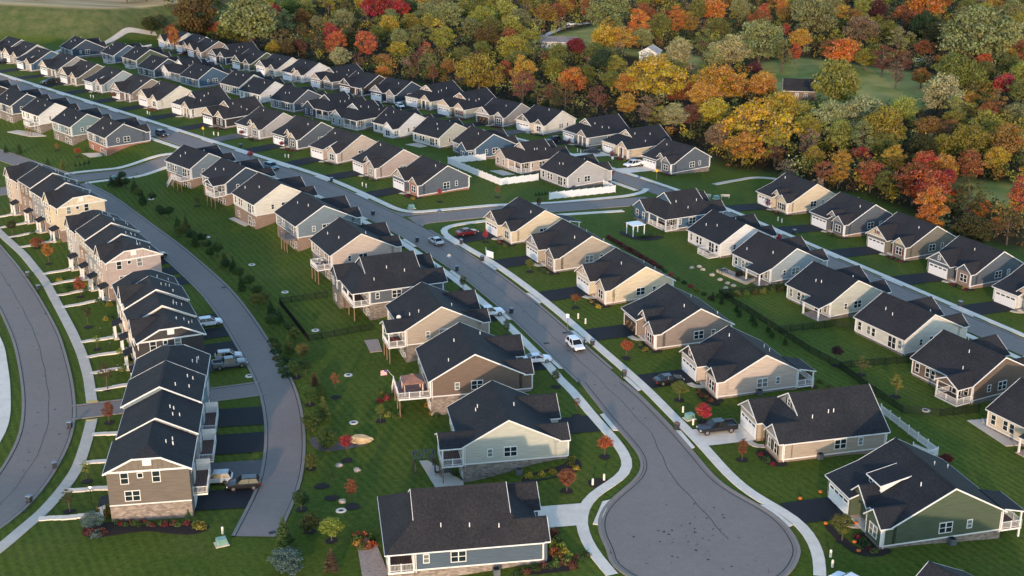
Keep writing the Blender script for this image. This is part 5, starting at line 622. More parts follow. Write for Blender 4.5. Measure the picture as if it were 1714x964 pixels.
kerbline(c1o, cut(offs(c1, 3.3), 8, 1e9)[:-3], 1, .044); kerbline(c1o, cut(offs(c1, -3.3), 8, 1e9)[:-3], -1, .044)
# rounded corner fillets where streets meet
def fillet(name, a, b, c, parent):      # triangle-ish asphalt corner between kerb ends a, c with inner corner b
    pts = [a] + [((1 - t) ** 2 * a[0] + 2 * t * (1 - t) * b[0] + t * t * c[0], (1 - t) ** 2 * a[1] + 2 * t * (1 - t) * b[1] + t * t * c[1]) for t in (.15, .3, .45, .6, .75, .9)] + [c, b]
    mb = MB(); sheet(mb, pts, .047); mb.obj(name, ASPH, parent)
    cl = pts[:-1]; k = MB(); s = 1 if ((cl[1][0] - cl[0][0]) * (b[1] - cl[0][1]) - (cl[1][1] - cl[0][1]) * (b[0] - cl[0][0])) < 0 else -1
    ribbon(k, offs(cl, s * .42), offs(cl, -s * .02), .12, 1, 0, .12); k.obj('kerb', KERB, parent)
def near(p, q):
    return min(p, key=lambda a: math.hypot(a[0] - q[0], a[1] - q[1]))
for s, ma in ((1, ca - 8), (-1, ca + 7.5)):
    a = cut(L, 0, 1e9); pa = near(L, cut(L, ma - 2, ma + 2)[0]); pc = cut(offs(c1, s * 3.3), 8, 14)[0]
    cl_ = offs(c1, s * 3.3); inner = min(L, key=lambda q: min(math.hypot(q[0] - e[0], q[1] - e[1]) for e in cl_[:6]))
    fillet('corner', pa, inner, pc, c1o)
c2o, c2 = road('side_street', D['cs2_c'], 3.2, .044)
alr = smooth(resample(D['alley_r'], 3), 3); alc = offs(alr, -2.65)
alo, _ = road('alley', alc, 2.65, .048, step=3)
lrc = offs(smooth(resample(D['lr_r'], 3), 3), -3.65)
lro, lrs = road('left_street', lrc, 3.65, .05, step=3)
k = MB(); wig = [(p[0] + .12 * math.sin(i * 1.7), p[1]) for i, p in enumerate(lrs)]; ribbon(k, offs(wig, .04), offs(wig, -.04), .064, 1); k.obj('tar_seam', TAR, lro)
road('lane', D['lane_c'], 2.4, .044); road('far_alley', D['alley2_c'], 2.6, .044)
def walk(name, c, wd=1.5, lift=.10, mat=None, step=2.0, sm=2):
    c = smooth(resample(c, step), sm); mb = MB(); ribbon(mb, offs(c, wd / 2), offs(c, -wd / 2), lift, 1, 0, .14); return structure(name, mb, mat or CONC)
sideL = offs(mainc, 5.5); sideR = offs(mainc, -5.5)
j1 = arc_at(sideL, *D['cs1_n'][1])
walk('sidewalk', cut(sideL, 0, j1) + D['cs1_n'][2:])
walk('sidewalk', D['cs1_s'] + cut(sideL, arc_at(sideL, *D['cs1_s'][-1]) + 2, arc_at(sideL, *D['side_r2'][0]) - 1) + D['side_r2'])
walk('sidewalk', cut(sideR, 0, cb - 9)); walk('sidewalk', cut(sideR, cb + 9, arc_at(sideR, *D['side_l2'][0]) - 1) + D['side_l2'])
walk('sidewalk', offs(scl, 5.3)); walk('sidewalk', cut(offs(scl, -5.3), 0, sa - 8)); walk('sidewalk', cut(offs(scl, -5.3), sa + 8, 1e9))
walk('sidewalk', D['cs2_n']); walk('sidewalk', D['cs2_s'])
walk('sidewalk', D['lr_side'], 1.7, .1, CONC2); walk('sidewalk', D['lr_side2'], 1.7, .1, CONC2); walk('sidewalk', D['lr_left_side'], 1.7, .1)
walk('footpath', D['path'], 1.6, .06, CONC2); walk('field_track', D['path_nw'], 1.8, .06, CONC2); walk('farm_driveway', D['far_drive'], 3.0, .05, CONC2)
for p in (D['lr_side'][-1], D['lr_side2'][0]):
    mb = MB(); x, y = p; z = tz(x, y) + .125; s = 1 if p is D['lr_side'][-1] else -1
    mb.box(x - .8, x + .8, y - .1 + s * .2, y + .1 + s * .75, z - .03, z); structure('tactile_pad', mb, mat_plain('yellow_pad', (.62, .42, .10), .7))

# ------------------------------------------------------------------ windows, doors
def window_mesh(w, h, cols):
    def mk():
        f = MB(); b = .09
        f.box(-w / 2 - b, w / 2 + b, -.07, 0, -b, 0); f.box(-w / 2 - b, w / 2 + b, -.07, 0, h, h + b * 1.2)
        f.box(-w / 2 - b, -w / 2, -.068, 0, 0, h); f.box(w / 2, w / 2 + b, -.068, 0, 0, h)
        for i in range(1, cols): x = -w / 2 + w * i / cols; f.box(x - .06, x + .06, -.065, 0, 0, h)
        if h > .8: f.box(-w / 2, w / 2, -.06, 0, h * .5 - .035, h * .5 + .035)
        p = MB(); p.poly([(-w / 2, -.02, 0), (w / 2, -.02, 0), (w / 2, -.02, h), (-w / 2, -.02, h)])
        return f.mesh('window', TRIM), p.mesh('pane', GLASS), p.mesh('pane', GLASS2)
    return cached(('win', w, h, cols), mk)
ROT = dict(F=0, B=math.pi, R=math.pi / 2, L=-math.pi / 2)
WRNG = random.Random(11)
def window(root, side, x, y, z, w=.85, h=1.45, cols=1, shut=None):
    f, p, p2 = window_mesh(w, h, cols)
    o = link('window', f, root, (x, y, z), ROT[side]); link('pane', p2 if WRNG.random() < .22 else p, o)
    if shut:
        for s in (-1, 1): sm = cached(('shut', h, shut), lambda: MB().box(-.2, .2, -.05, 0, 0, h).mesh('shutter', mat_plain('shutter_' + shut, dict(black=(.02, .02, .022), red=(.16, .03, .03))[shut], .6))); link('shutter', sm, o, (s * (w / 2 + .3), 0, 0))
    return o
def garage_meshes(w=4.9, h=2.15):
    def mk():
        d = MB(); d.box(-w / 2, w / 2, -.03, .05, 0, h); ph = h / 4
        for r in range(3):
            for c in range(4): x0 = -w / 2 + w * c / 4 + .12; d.box(x0, x0 + w / 4 - .24, -.045, -.03, r * ph + .07, (r + 1) * ph - .07)
        t = MB(); t.box(-w / 2 - .14, -w / 2, -.06, .05, 0, h + .15); t.box(w / 2, w / 2 + .14, -.06, .05, 0, h + .15); t.box(-w / 2, w / 2, -.06, .05, h, h + .15)
        g = MB()
        for c in range(4): x0 = -w / 2 + w * c / 4 + .16; g.poly([(x0, -.05, 3 * ph + .12), (x0 + w / 4 - .32, -.05, 3 * ph + .12), (x0 + w / 4 - .32, -.05, h - .12), (x0, -.05, h - .12)])
        return d.mesh('garage_door', DOORW), t.mesh('door_frame', TRIM), g.mesh('pane', GLASS)
    return cached(('gar', w), mk)
def garage_door(root, x, y, z, w=4.9):
    d, t, g = garage_meshes(w); o = link('garage_door', d, root, (x, y - .02, z)); link('door_frame', t, o); link('pane', g, o)
def open_garage(root, x, y, z, w=4.9, h=2.15):
    d, t, g = garage_meshes(w); o = MB().box(-w / 2, w / 2, 0, .02, 0, h).obj('garage_opening', mat_plain('dark_garage_interior', (.05, .035, .025), .9, .4, 2), root); o.location = (x, y - .03, z); link('door_frame', t, o)
    s = MB()
    for i in range(9): xx = -w / 2 + .3 + i * .5; s.box(xx, xx + .35, -.02, 0, .1 + (i % 3) * .5, .45 + (i % 3) * .5 + (i % 2) * .2)
    s.obj('stored_boxes', mat_plain('stored_goods', (.30, .15, .06), .8, .5, 4), o)
def door(root, side, x, y, z, w=.95, h=2.1, mat=None):
    m = mat or DARKD
    me = cached(('door', w, m.name), lambda: MB().box(-w / 2, w / 2, -.05, 0, 0, h).mesh('front_door', m)); o = link('front_door', me, root, (x, y, z), ROT[side])
    fr = cached(('doorf', w), lambda: MB().box(-w / 2 - .12, -w / 2, -.07, 0, 0, h + .12).box(w / 2, w / 2 + .12, -.07, 0, 0, h + .12).box(-w / 2, w / 2, -.07, 0, h, h + .12).mesh('door_frame', TRIM)); link('door_frame', fr, o)
def patio_door(root, side, x, y, z, w=1.8, h=2.05):
    f, p, p2 = window_mesh(w, h, 2); o = link('patio_door', f, root, (x, y, z), ROT[side]); link('pane', p, o)
# ------------------------------------------------------------------ roof and wall pieces
def roof_x(mb, tr, x0, x1, y0, y1, ze, yr, hr, ov=.4, rk=.3, th=.16, ends=(1, 1), sides=(1, 1)):
    k1 = (hr - ze) / (yr - y0); k2 = (hr - ze) / (y1 - yr); zf = ze - ov * k1 + .12; zb = ze - ov * k2 + .12; zr = hr + .12
    a, b = x0 - rk * ends[0], x1 + rk * ends[1]
    if sides[0]: mb.slab([(a, y0 - ov, zf), (b, y0 - ov, zf), (b, yr, zr), (a, yr, zr)], th)
    if sides[1]: mb.slab([(b, y1 + ov, zb), (a, y1 + ov, zb), (a, yr, zr), (b, yr, zr)], th)
    mb.beam((a, yr, zr - .02), (b, yr, zr - .02), .34, .07)
    for x, on in ((a - .03, ends[0]), (b + .03, ends[1])):
        if on:
            if sides[0]: tr.beam((x, y0 - ov, zf - .07), (x, yr, zr - .07), .06, .21)
            if sides[1]: tr.beam((x, y1 + ov, zb - .07), (x, yr, zr - .07), .06, .21)
    if sides[0]: tr.beam((a, y0 - ov - .03, zf - .1), (b, y0 - ov - .03, zf - .1), .06, .16)
    if sides[1]: tr.beam((a, y1 + ov + .03, zb - .1), (b, y1 + ov + .03, zb - .1), .06, .16)
def roof_y(mb, tr, x0, x1, y0, y1, ze, hr, ov=.35, rk=.3, th=.16, ends=(1, 0), xr=None, yv=None):
    xr = (x0 + x1) / 2 if xr is None else xr
    k1 = (hr - ze) / (xr - x0); k2 = (hr - ze) / (x1 - xr); za = ze - ov * k1 + .12; zb = ze - ov * k2 + .12; zr = hr + .12
    a, b = y0 - rk * ends[0], y1 + rk * ends[1]
    e = b if yv is None else yv; c = a if yv is None or ends[0] else yv
    if ends[0] == 0 and yv is not None: e = b
    mb.slab([(x0 - ov, e, za), (x0 - ov, c, za), (xr, a, zr), (xr, b, zr)], th); mb.slab([(x1 + ov, c, zb), (x1 + ov, e, zb), (xr, b, zr), (xr, a, zr)], th)
    mb.beam((xr, a, zr - .02), (xr, b, zr - .02), .34, .07)
    for y, on in ((a - .03, ends[0]), (b + .03, ends[1])):
        if on: tr.beam((x0 - ov, y, za - .07), (xr, y, zr - .07), .06, .21); tr.beam((x1 + ov, y, zb - .07), (xr, y, zr - .07), .06, .21)
    tr.beam((x0 - ov - .03, c, za - .1), (x0 - ov - .03, e, za - .1), .06, .16); tr.beam((x1 + ov + .03, c, zb - .1), (x1 + ov + .03, e, zb - .1), .06, .16)
def wall_x(mb, x0, x1, y0, y1, z0, ze, yr, hr):
    for x in (x0, x1): mb.poly([(x, y0, z0), (x, y1, z0), (x, y1, ze), (x, yr, hr), (x, y0, ze)])
    mb.poly([(x0, y0, z0), (x1, y0, z0), (x1, y0, ze), (x0, y0, ze)]); mb.poly([(x0, y1, z0), (x1, y1, z0), (x1, y1, ze), (x0, y1, ze)])
def wall_y(mb, x0, x1, y0, y1, z0, ze, hr, xr=None):
    xr = (x0 + x1) / 2 if xr is None else xr
    for y in (y0, y1): mb.poly([(x0, y, z0), (x1, y, z0), (x1, y, ze), (xr, y, hr), (x0, y, ze)])
    for x in (x0, x1): mb.poly([(x, y0, z0), (x, y1, z0), (x, y1, ze), (x, y0, ze)])
def tri_clad(x0, x1, y, z, hr, m, root, name='gable_cladding', band=True):
    xr = (x0 + x1) / 2; mb = MB(); mb.poly([(x0 + .04, y - .025, z), (x1 - .04, y - .025, z), (xr, y - .025, hr - .04)]); mb.poly([(x0 + .04, y - .025, z), (xr, y - .025, hr - .04), (xr, y - .001, hr - .04), (x0 + .04, y - .001, z)]); o = mb.obj(name, m, root)
    if band: MB().box(x0, x1, y - .06, y - .002, z - .2, z).obj('gable_band', TRIM, root)
    return o
def railing(mb, p, q, z, h=.95, gap=.16):
    p = Vector((p[0], p[1], z)); q = Vector((q[0], q[1], z)); u = Vector((0, 0, 1)); L = (q - p).length
    mb.beam(p + u * h, q + u * h, .09, .07); mb.beam(p + u * .12, q + u * .12, .06, .06)
    n = max(2, int(L / gap))
    for i in range(n): e = p.lerp(q, (i + .5) / n); mb.beam(e + u * .12, e + u * h, .035, .035)
    m = max(1, round(L / 1.9))
    for i in range(m + 1): e = p.lerp(q, i / m); mb.beam(e, e + u * (h + .12), .12, .12)
def deck(root, x0, x1, y0, y1, z, ground, rails='LRB', mat=None, rmat=None, posts=True, stairs=None, name='deck'):
    d = MB(); nb = max(4, int((y1 - y0) / .3))
    d.box(x0, x1, y0, y1, z - .28, z - .03, 1)
    for i in range(nb): a = y0 + (y1 - y0) * i / nb; d.box(x0, x1, a + .008, a + (y1 - y0) / nb - .008, z - .03, z, 0)
    o = d.obj(name, [mat or DECKW, rmat or TRIM], root); r = MB()
    for c, p, q in (('L', (x0 + .06, y0), (x0 + .06, y1 - .06)), ('R', (x1 - .06, y0), (x1 - .06, y1 - .06)), ('B', (x0 + .06, y1 - .06), (x1 - .06, y1 - .06)), ('F', (x0 + .06, y0 + .06), (x1 - .06, y0 + .06))):
        if c in rails: railing(r, p, q, z)
    if r.v: r.obj('railing', rmat or TRIM, o)
    if posts:
        for px in (x0 + .2, (x0 + x1) / 2, x1 - .2): MB().box(px - .08, px + .08, y1 - .28, y1 - .12, ground, z - .28).obj('post', WOOD, o)
    if stairs:
        sx, dirx, n = stairs; st = MB(); run = .27
        for i in range(n): zz = z - (i + 1) * (z - ground) / n; st.box(sx + dirx * i * run, sx + dirx * (i + 1) * run + dirx * .03, y1 - 1.15, y1 - .1, zz - .05, zz, 0)
        for yy in (y1 - 1.2, y1 - .05):
            a = Vector((sx, yy, z)); b = Vector((sx + dirx * n * run, yy, ground)); u = Vector((0, 0, 1))
            st.beam(a - u * .12, b, .06, .26, 1); st.beam(a + u * .95, b + u * .95, .08, .08, 1)
            for i in range(n): e = a.lerp(b, (i + .5) / n); st.beam(e, e + u * .95, .04, .04, 1)
        st.obj('stairs', [mat or DECKW, rmat or TRIM], o)
    return o
PIPE = cached('pipe', lambda: MB().tube((0, 0, -.3), (0, 0, .55), .07, .07, 8).mesh('vent_pipe', TRIM))
def downspout(root, x, y, z0, z1):
    MB().box(x - .05, x + .05, y - .05, y + .05, z0, z1).obj('downspout', TRIM, root)
# ------------------------------------------------------------------ houses
ZF, HE = .42, 3.15
def house(key, label, kind, wall, acc=None, fnd='stone', bay=None, gar='g', mir=1, rear=None, roof=0, group=None, slope=.53, entry=True, opengar=False, shut=None, doorm=None, dormer=False, fronts=True, walk=False, bayw=3.6):
    x, y, z, rot, W, Dp = HS[key]
    root = thing('house', (x, y, z), rad(rot), label, 'house', group)
    WM = sid(wall); AM = sid(acc) if acc and acc in SID else (FND[acc] if acc else WM); FM = FND[fnd]; BM = (FND[bay] if bay in FND else sid(bay)) if bay else AM
    RM = ROOF[roof]; X = lambda v: v * mir
    yF, yB = -Dp / 2, Dp / 2; wl = MB(); rf = MB(); tr = MB(); fd = MB(); h = HE
    GB = -4.2
    def rng(a, b): return (min(X(a), X(b)), max(X(a), X(b)))
    g0, g1 = rng(-W / 2, -W / 2 + 6.0); gcx = (g0 + g1) / 2; b0, b1 = rng(W / 2 - bayw, W / 2); bcx = (b0 + b1) / 2
    e0, e1 = rng(-W / 2 + 6.0, W / 2 - bayw); ecx = (e0 + e1) / 2
    if kind == 'A':
        yM = yF + (1.7 if gar == 'g' else 1.5); yr = yM + (yB - yM) * .5 + .3; hr = h + slope * (yB - yM) / 2; k = (hr - h) / (yr - yM)
        wall_x(wl, -W / 2, W / 2, yM, yB, ZF, h, yr, hr); roof_x(rf, tr, -W / 2, W / 2, yM, yB, h, yr, hr)
        fd.box(-W / 2 + .03, W / 2 - .03, yM + .03, yB - .03, GB, ZF)
        ymeet = lambda hh: yM + (hh - h) / k
        if gar == 'g':
            hg = h + 2.15; wall_y(wl, g0, g1, yF, yM + .5, ZF, h, hg); roof_y(rf, tr, g0, g1, yF, ymeet(hg) + .1, h, hg, yv=yM - .2)
            tri_clad(g0, g1, yF, h + .1, hg, AM, root)
            window(root, 'F', gcx, yF - .03, h + .55, .5, .8, 1, shut)
        else:
            wl.box(g0, g1, yF, yM + .3, ZF, h); k2 = .33; ym = (k * -yM + k2 * yF) / (k2 - k) if False else (k2 * yF - k * yM) / (k2 - k); a, b = g0 - .3, g1 + .3
            z0 = h - .4 * k2 + .125; z1 = h + k2 * (ym - yF) + .125
            rf.slab([(a, yF - .4, z0), (b, yF - .4, z0), (b, ym, z1), (a, ym, z1)], .16); tr.beam((a, yF - .43, z0 - .1), (b, yF - .43, z0 - .1), .06, .16)
            for xx in (a - .03, b + .03): tr.beam((xx, yF - .4, z0 - .07), (xx, ym, z1 - .07), .06, .18)
            if entry:
                q0, q1 = rng(-W / 2 + 4.6, -W / 2 + 8.4); hq = h + 1.75; yq = yF + .9; wall_y(wl, q0 + .2, q1 - .2, yq, yM + 1.6, h - .1, h + .05, hq); roof_y(rf, tr, q0, q1, yq, ymeet(hq) + .1, h + .05, hq, yv=yM - .1); tri_clad(q0 + .2, q1 - .2, yq, h + .05, hq, AM, root, band=False)
        fd.box(g0 + .03, g1 - .03, yF + .03, yM + .1, GB, ZF)
        if opengar: open_garage(root, gcx, yF, .12)
        else: garage_door(root, gcx, yF, .12)
        if bay is not False:
            yb_ = yF + (.2 if gar == 'g' else -.1); hb = h + (b1 - b0) / 2 * .82; wall_y(wl, b0, b1, yb_, yM + .5, ZF, h, hb); roof_y(rf, tr, b0, b1, yb_, ymeet(hb) + .1, h, hb, ov=.3, yv=yM - .2)
            tri_clad(b0, b1, yb_, h + .05, hb, AM, root, band=False); fd.box(b0 + .03, b1 - .03, yb_ + .03, yM + .1, GB, ZF + .5)
            cl = MB(); cl.poly([(b0 + .02, yb_ - .012, ZF), (b1 - .02, yb_ - .012, ZF), (b1 - .02, yb_ - .012, h + .04), (b0 + .02, yb_ - .012, h + .04)]); cl.obj('bay_cladding', BM, root)
            window(root, 'F', bcx, yb_ - .015, 1.0, 1.7, 1.5, 2, shut)
        else:
            for px in (b0 + .15, b1 - .15): MB().box(px - .13, px + .13, yM - 1.4, yM - 1.14, .2, h - .1).obj('porch_column', TRIM, root)
            fd.box(e0, b1 - .05, yM - 1.6, yM, GB, .2); rf.slab([(e0 - .1, yM - 1.75, h - .25), (b1 + .3, yM - 1.75, h - .25), (b1 + .3, yM + .3, h + .35), (e0 - .1, yM + .3, h + .35)], .14); tr.beam((e0, yM - 1.78, h - .33), (b1 + .3, yM - 1.78, h - .33), .06, .18); window(root, 'F', bcx, yM, 1.0, 1.7, 1.5, 2, shut)
        door(root, 'F', ecx, yM, .3, mat=doorm); MB().box(e0 + .05, e1 - .05, yM - 1.3, yM, GB, .26).obj('front_step', CONC2, root)
        rise = (hr, yr, yM)
        if dormer:
            x0d, x1d = -2.2 * mir - .2, -2.2 * mir + 2.9; yd = yM + 1.7; zb = h + k * (yd - yM); zt = zb + 1.15; ymt = yM + (zt + .12 - h) / k * 1.0
            sh = MB(); k3 = .22; yend = (zt - h - k3 * yd + k * yM) / (k - k3)
            sh.poly([(x0d, yd, zb), (x1d, yd, zb), (x1d, yd, zt), (x0d, yd, zt)])
            for xx in (x0d, x1d): sh.poly([(xx, yd, zb), (xx, yend, h + k * (yend - yM)), (xx, yd, zt)])
            sh.obj('dormer_wall', TRIM, root); rf.slab([(x0d - .25, yd - .3, zt + .05), (x1d + .25, yd - .3, zt + .05), (x1d + .25, yend + .2, zt + k3 * (yend - yd) + .16), (x0d - .25, yend + .2, zt + k3 * (yend - yd) + .16)], .12)
            tr.beam((x0d - .25, yd - .33, zt), (x1d + .25, yd - .33, zt), .06, .18); tr.beam((x1d + .27, yd - .3, zt), (x1d + .27, yend, zt + k3 * (yend - yd) + .06), .06, .18); tr.beam((x0d - .27, yd - .3, zt), (x0d - .27, yend, zt + k3 * (yend - yd) + .06), .06, .18)
            for i in range(3): window(root, 'F', x0d + .55 + i * 1.0, yd - .005, zb + .35, .7, .6, 1)
    else:
        sl = .64; y0, y1 = yF + .9, yB - .6; hr = h + sl * W / 2; ydf = yF + 4.1; ydb = yB - 3.9; h1 = h + 2.05; xi = W / 2 - (h1 - h) / sl
        # ridge front to back, gable faces set back above lower hipped skirts
        yb0 = ydf if fronts else y0; yb1 = ydb if rear in ('porchwing', 'porch') else yB
        back_dutch = rear in ('porchwing', 'porch')
        a = ydf; b = ydb if back_dutch else yB + .3
        ov = .4
        for s in (-1, 1):
            xe = s * (W / 2 + ov); ze = h - ov * sl + .12; xt = s * xi; zt = h1 + .12
            q = [(xe, a, ze), (xe, b, ze), (0, b, hr + .12), (0, a, hr + .12)]; rf.slab(q if s > 0 else q[::-1], .16)
            t = [(xe, y0 - ov, ze), (xe, a, ze), (xt, a, zt)]; rf.slab(t if s > 0 else t[::-1], .16)
            tr.beam((xe + s * .03, y0 - ov, ze - .1), (xe + s * .03, (y1 + ov) if back_dutch else b, ze - .1), .06, .16)
            if back_dutch: t = [(xe, b, ze), (xe, y1 + ov, ze), (xt, b, zt)]; rf.slab(t if s > 0 else t[::-1], .16)
            for yy, on, sg in ((a, 1, -1), (b, 1, 1)):
                lo = (xt, yy + sg * .02, zt - .02) if (sg < 0 or back_dutch) else (xe, yy + .03, ze - .07); tr.beam(lo, (0, yy + sg * .03, hr + .06), .06, .21)
        ze = h - ov * .6 + .12
        rf.slab([(-W / 2 - ov, y0 - ov, h - ov * sl + .12), (W / 2 + ov, y0 - ov, h - ov * sl + .12), (xi, a + .05, h1 + .12), (-xi, a + .05, h1 + .12)], .16); tr.beam((-W / 2 - ov, y0 - ov - .03, h - ov * sl + .02), (W / 2 + ov, y0 - ov - .03, h - ov * sl + .02), .06, .16)
        if back_dutch:
            rf.slab([(W / 2 + ov, y1 + ov, h - ov * sl + .12), (-W / 2 - ov, y1 + ov, h - ov * sl + .12), (-xi, b - .05, h1 + .12), (xi, b - .05, h1 + .12)], .16); tr.beam((-W / 2 - ov, y1 + ov + .03, h - ov * sl + .02), (W / 2 + ov, y1 + ov + .03, h - ov * sl + .02), .06, .16)
        gw = MB(); gw.poly([(-xi, a + .25, h1 - .2), (xi, a + .25, h1 - .2), (0, a + .25, hr - .02)]); gw.obj('front_gable_wall', AM, root)
        if back_dutch: gw = MB(); gw.poly([(-xi, b - .25, h1 - .2), (xi, b - .25, h1 - .2), (0, b - .25, hr - .02)]); gw.obj('rear_gable_wall', WM, root)
        ybody = ydb + .3 if back_dutch else yB
        wl.box(-W / 2, W / 2, y0 + 1.0, ybody, ZF, h); fd.box(-W / 2 + .03, W / 2 - .03, y0 + 1.03, ybody - .03, GB, ZF)
        if not back_dutch: wl.poly([(-W / 2, yB, h), (W / 2, yB, h), (0, yB, hr)])
        wl.box(g0, g1, yF + .5, y0 + 1.2, ZF, h); fd.box(g0 + .03, g1 - .03, yF + .53, y0 + 1.2, GB, ZF)
        gy = yF + .5
        if gar == 'g':
            gy = yF - .1; hg = h + 2.0; wall_y(wl, g0, g1, gy, y0 + 2.5, ZF, h, hg); roof_y(rf, tr, g0, g1, gy, a + .2, h, hg, yv=y0 - .2); tri_clad(g0, g1, gy, h + .1, hg, AM, root); fd.box(g0 + .03, g1 - .03, gy + .03, y0 + 1, GB, ZF)
            window(root, 'F', 0, a + .24, h1 + .25, .75, 1.0, 1, shut or 'black')
        else: window(root, 'F', 0, a + .24, h1 + .15, 1.5, .7, 3)
        garage_door(root, gcx, gy, .12)
        pb0, pb1 = rng(W / 2 - 4.4, W / 2); hb = h + 2.2 * .8; yb_ = yF + .1
        roof_y(rf, tr, pb0, pb1, yb_, a - .2, h, hb, ov=.3, yv=y0 - .2); tri_clad(pb0, pb1, yb_, h + .05, hb, AM, root)
        wl.poly([(pb0, yb_ + .02, h), (pb1, yb_ + .02, h), ((pb0 + pb1) / 2, yb_ + .02, hb)])
        if gar == 'g': wl.box(pb0, pb1, yb_, y0 + 1.2, ZF, h); fd.box(pb0 + .03, pb1 - .03, yb_ + .03, y0 + 1, GB, ZF + .4); [window(root, 'F', (pb0 + pb1) / 2 + s * 1.0, yb_, 1.0, .8, 1.5, 1, shut or 'black') for s in (-1, 1)]
        else:
            fd.box(pb0 + .03, pb1 - .03, yb_ + .03, y0 + 1, GB, .3)
            for px in (pb0 + .2, (pb0 + pb1) / 2, pb1 - .2): MB().box(px - .14, px + .14, yb_ + .05, yb_ + .33, .3, h).obj('porch_column', TRIM, root)
            window(root, 'F', (pb0 + pb1) / 2 + .6 * mir, y0 + 1.0, 1.0, 1.7, 1.5, 2)
        door(root, 'F', ecx, y0 + 1.0, .3, mat=doorm)
        if back_dutch:
            # rear wing at the far corner, open porch at the near corner (x < 0)
            if rear == 'porchwing':
                wall_y(wl, W / 2 - 5.2, W / 2, ydb, yB, ZF, h, h + 1.9); roof_y(rf, tr, W / 2 - 5.2, W / 2, ydb - 2.2, yB, h, h + 1.9, ov=.3, ends=(0, 1), yv=y1 + .2); fd.box(W / 2 - 5.17, W / 2 - .03, ydb, yB - .03, GB, ZF)
                for xx in (W / 2 - 4.0, W / 2 - 1.3): window(root, 'B', xx, yB, 1.0)
                px1 = W / 2 - 5.2
            else: px1 = W / 2
            fl = -.02 if not walk else .1
            o = deck(root, -W / 2, px1, ydb + .3, yB - .5, .36, GB if not walk else -2.7, rails='LB', posts=walk)
            if not walk: fd.box(-W / 2 + .03, px1 - .03, ydb + .3, yB - .53, GB, .05)
            for px in (-W / 2 + .15, (-W / 2 + px1) / 2, px1 - .15): MB().box(px - .13, px + .13, yB - .8, yB - .54, .36, h).obj('porch_column', TRIM, root)
            patio_door(root, 'B', -W / 2 + 1.8, ydb + .3, .4); window(root, 'B', -W / 2 + 4.0, ydb + .3, 1.0)
        yr, yM = 0, y0
    # walls on the sides and rear
    for sd, xx in (('R', W / 2), ('L', -W / 2)):
        dpt = yB - yF; v = WRNG.random()
        ym_ = yF + dpt * (.62 + .06 * v) if mir > 0 else yF + dpt * (.40 + .06 * v)
        window(root, sd, xx, yF + dpt * (.52 + .05 * v), 1.15, 1.7, 1.35, 2); window(root, sd, xx, yF + dpt * (.72 + .04 * v), 1.35, .6, 1.05, 1)
    if kind == 'A' or rear not in ('porchwing', 'porch'):
        if rear != 'bare':
            for xx in ((-W / 2 + 1.1, W / 2 - 4.6, W / 2 - 3.4, W / 2 - 1.1)): window(root, 'B', xx, yB, 1.0, .8, 1.45, 1)
            patio_door(root, 'B', -W / 2 + 3.0, yB, .45)
    if walk:
        patio_door(root, 'B', -W / 2 + 3.2, (yB if rear not in ('porchwing', 'porch') else ydb + .3) - .03, -2.55); window(root, 'B', -W / 2 + 1.0, (yB if kind == 'A' else ydb + .3) - .03, -2.0, .8, 1.2, 1)
        window(root, 'B', W / 2 - 2.5, yB - .03, -2.0, .8, 1.2, 1)
    # rear extras
    gz = -2.75
    if rear == 'deck': deck(root, -W / 2 + .2, -W / 2 + 4.6, yB, yB + 3.0, .36, gz if walk else GB)
    elif rear == 'lowdeck': deck(root, -W / 2 + .3, -W / 2 + 4.4, yB, yB + 2.6, .36, -1.5)
    elif rear == 'deckstairs': deck(root, -W / 2 + .2, -W / 2 + 4.8, yB, yB + 2.8, .36, gz, stairs=(-W / 2 + 4.8, 1, 11), rails='LB')
    elif rear == 'bigdeck': deck(root, -W / 2 + .3, -W / 2 + 7.0, yB, yB + 5.0, .36, gz, stairs=(-W / 2 + 7.0, 1, 11), rails='LB', mat=mat_plain('red_brown_decking', (.20, .10, .08), .7, .2))
    elif rear == 'darkdeck': deck(root, -W / 2 + .2, -W / 2 + 3.9, yB, yB + 2.5, .36, gz, mat=mat_plain('grey_decking', (.16, .16, .17), .7), rmat=mat_plain('grey_rail', (.10, .10, .12), .6))
    elif rear in ('covered', 'coveredlow'):
        x0c, x1c = -W / 2 + .05, -W / 2 + 4.6; ye = yB + 3.0; deck(root, x0c, x1c, yB, ye, .36, gz if rear == 'covered' else -1.6, name='covered_deck', mat=DECKW)
        hq = h + 1.15; roof_y(rf, tr, x0c, x1c, yB - 2.6, ye, h - .05, hq, ov=.25, ends=(0, 1), yv=yB + .2); tri = MB(); tri.poly([(x0c, ye - .05, h - .1), (x1c, ye - .05, h - .1), ((x0c + x1c) / 2, ye - .05, hq)]); tri.obj('porch_gable', WM, root)
        for px in (x0c + .12, x1c - .12): MB().box(px - .1, px + .1, ye - .24, ye - .04, .36, h).obj('porch_column', TRIM, root)
        tr.beam((x0c, ye - .14, h - .1), (x1c, ye - .14, h - .1), .16, .26); tr.beam((x0c + .1, yB, h - .1), (x0c + .1, ye - .1, h - .1), .16, .26)
    elif rear == 'sideporch':      # roof slope carried past the rear corner on posts
        x0c, x1c = -W / 2, -W / 2 + 4.5; ye = yB + 2.7; zz = h - .4 * .53 + .12
        rf.slab([(x1c, ye, zz - .45), (x0c - .3, ye, zz - .45), (x0c - .3, yB - .1, zz + .35), (x1c, yB - .1, zz + .35)], .15); tr.beam((x0c - .3, ye + .03, zz - .55), (x1c, ye + .03, zz - .55), .06, .16); tr.beam((x0c - .33, ye, zz - .5), (x0c - .33, yB, zz + .25), .06, .16)
        for px in (x0c + .15, x1c - .2): MB().box(px - .12, px + .12, ye - .4, ye - .16, -1.5, zz - .5).obj('porch_column', TRIM, root)
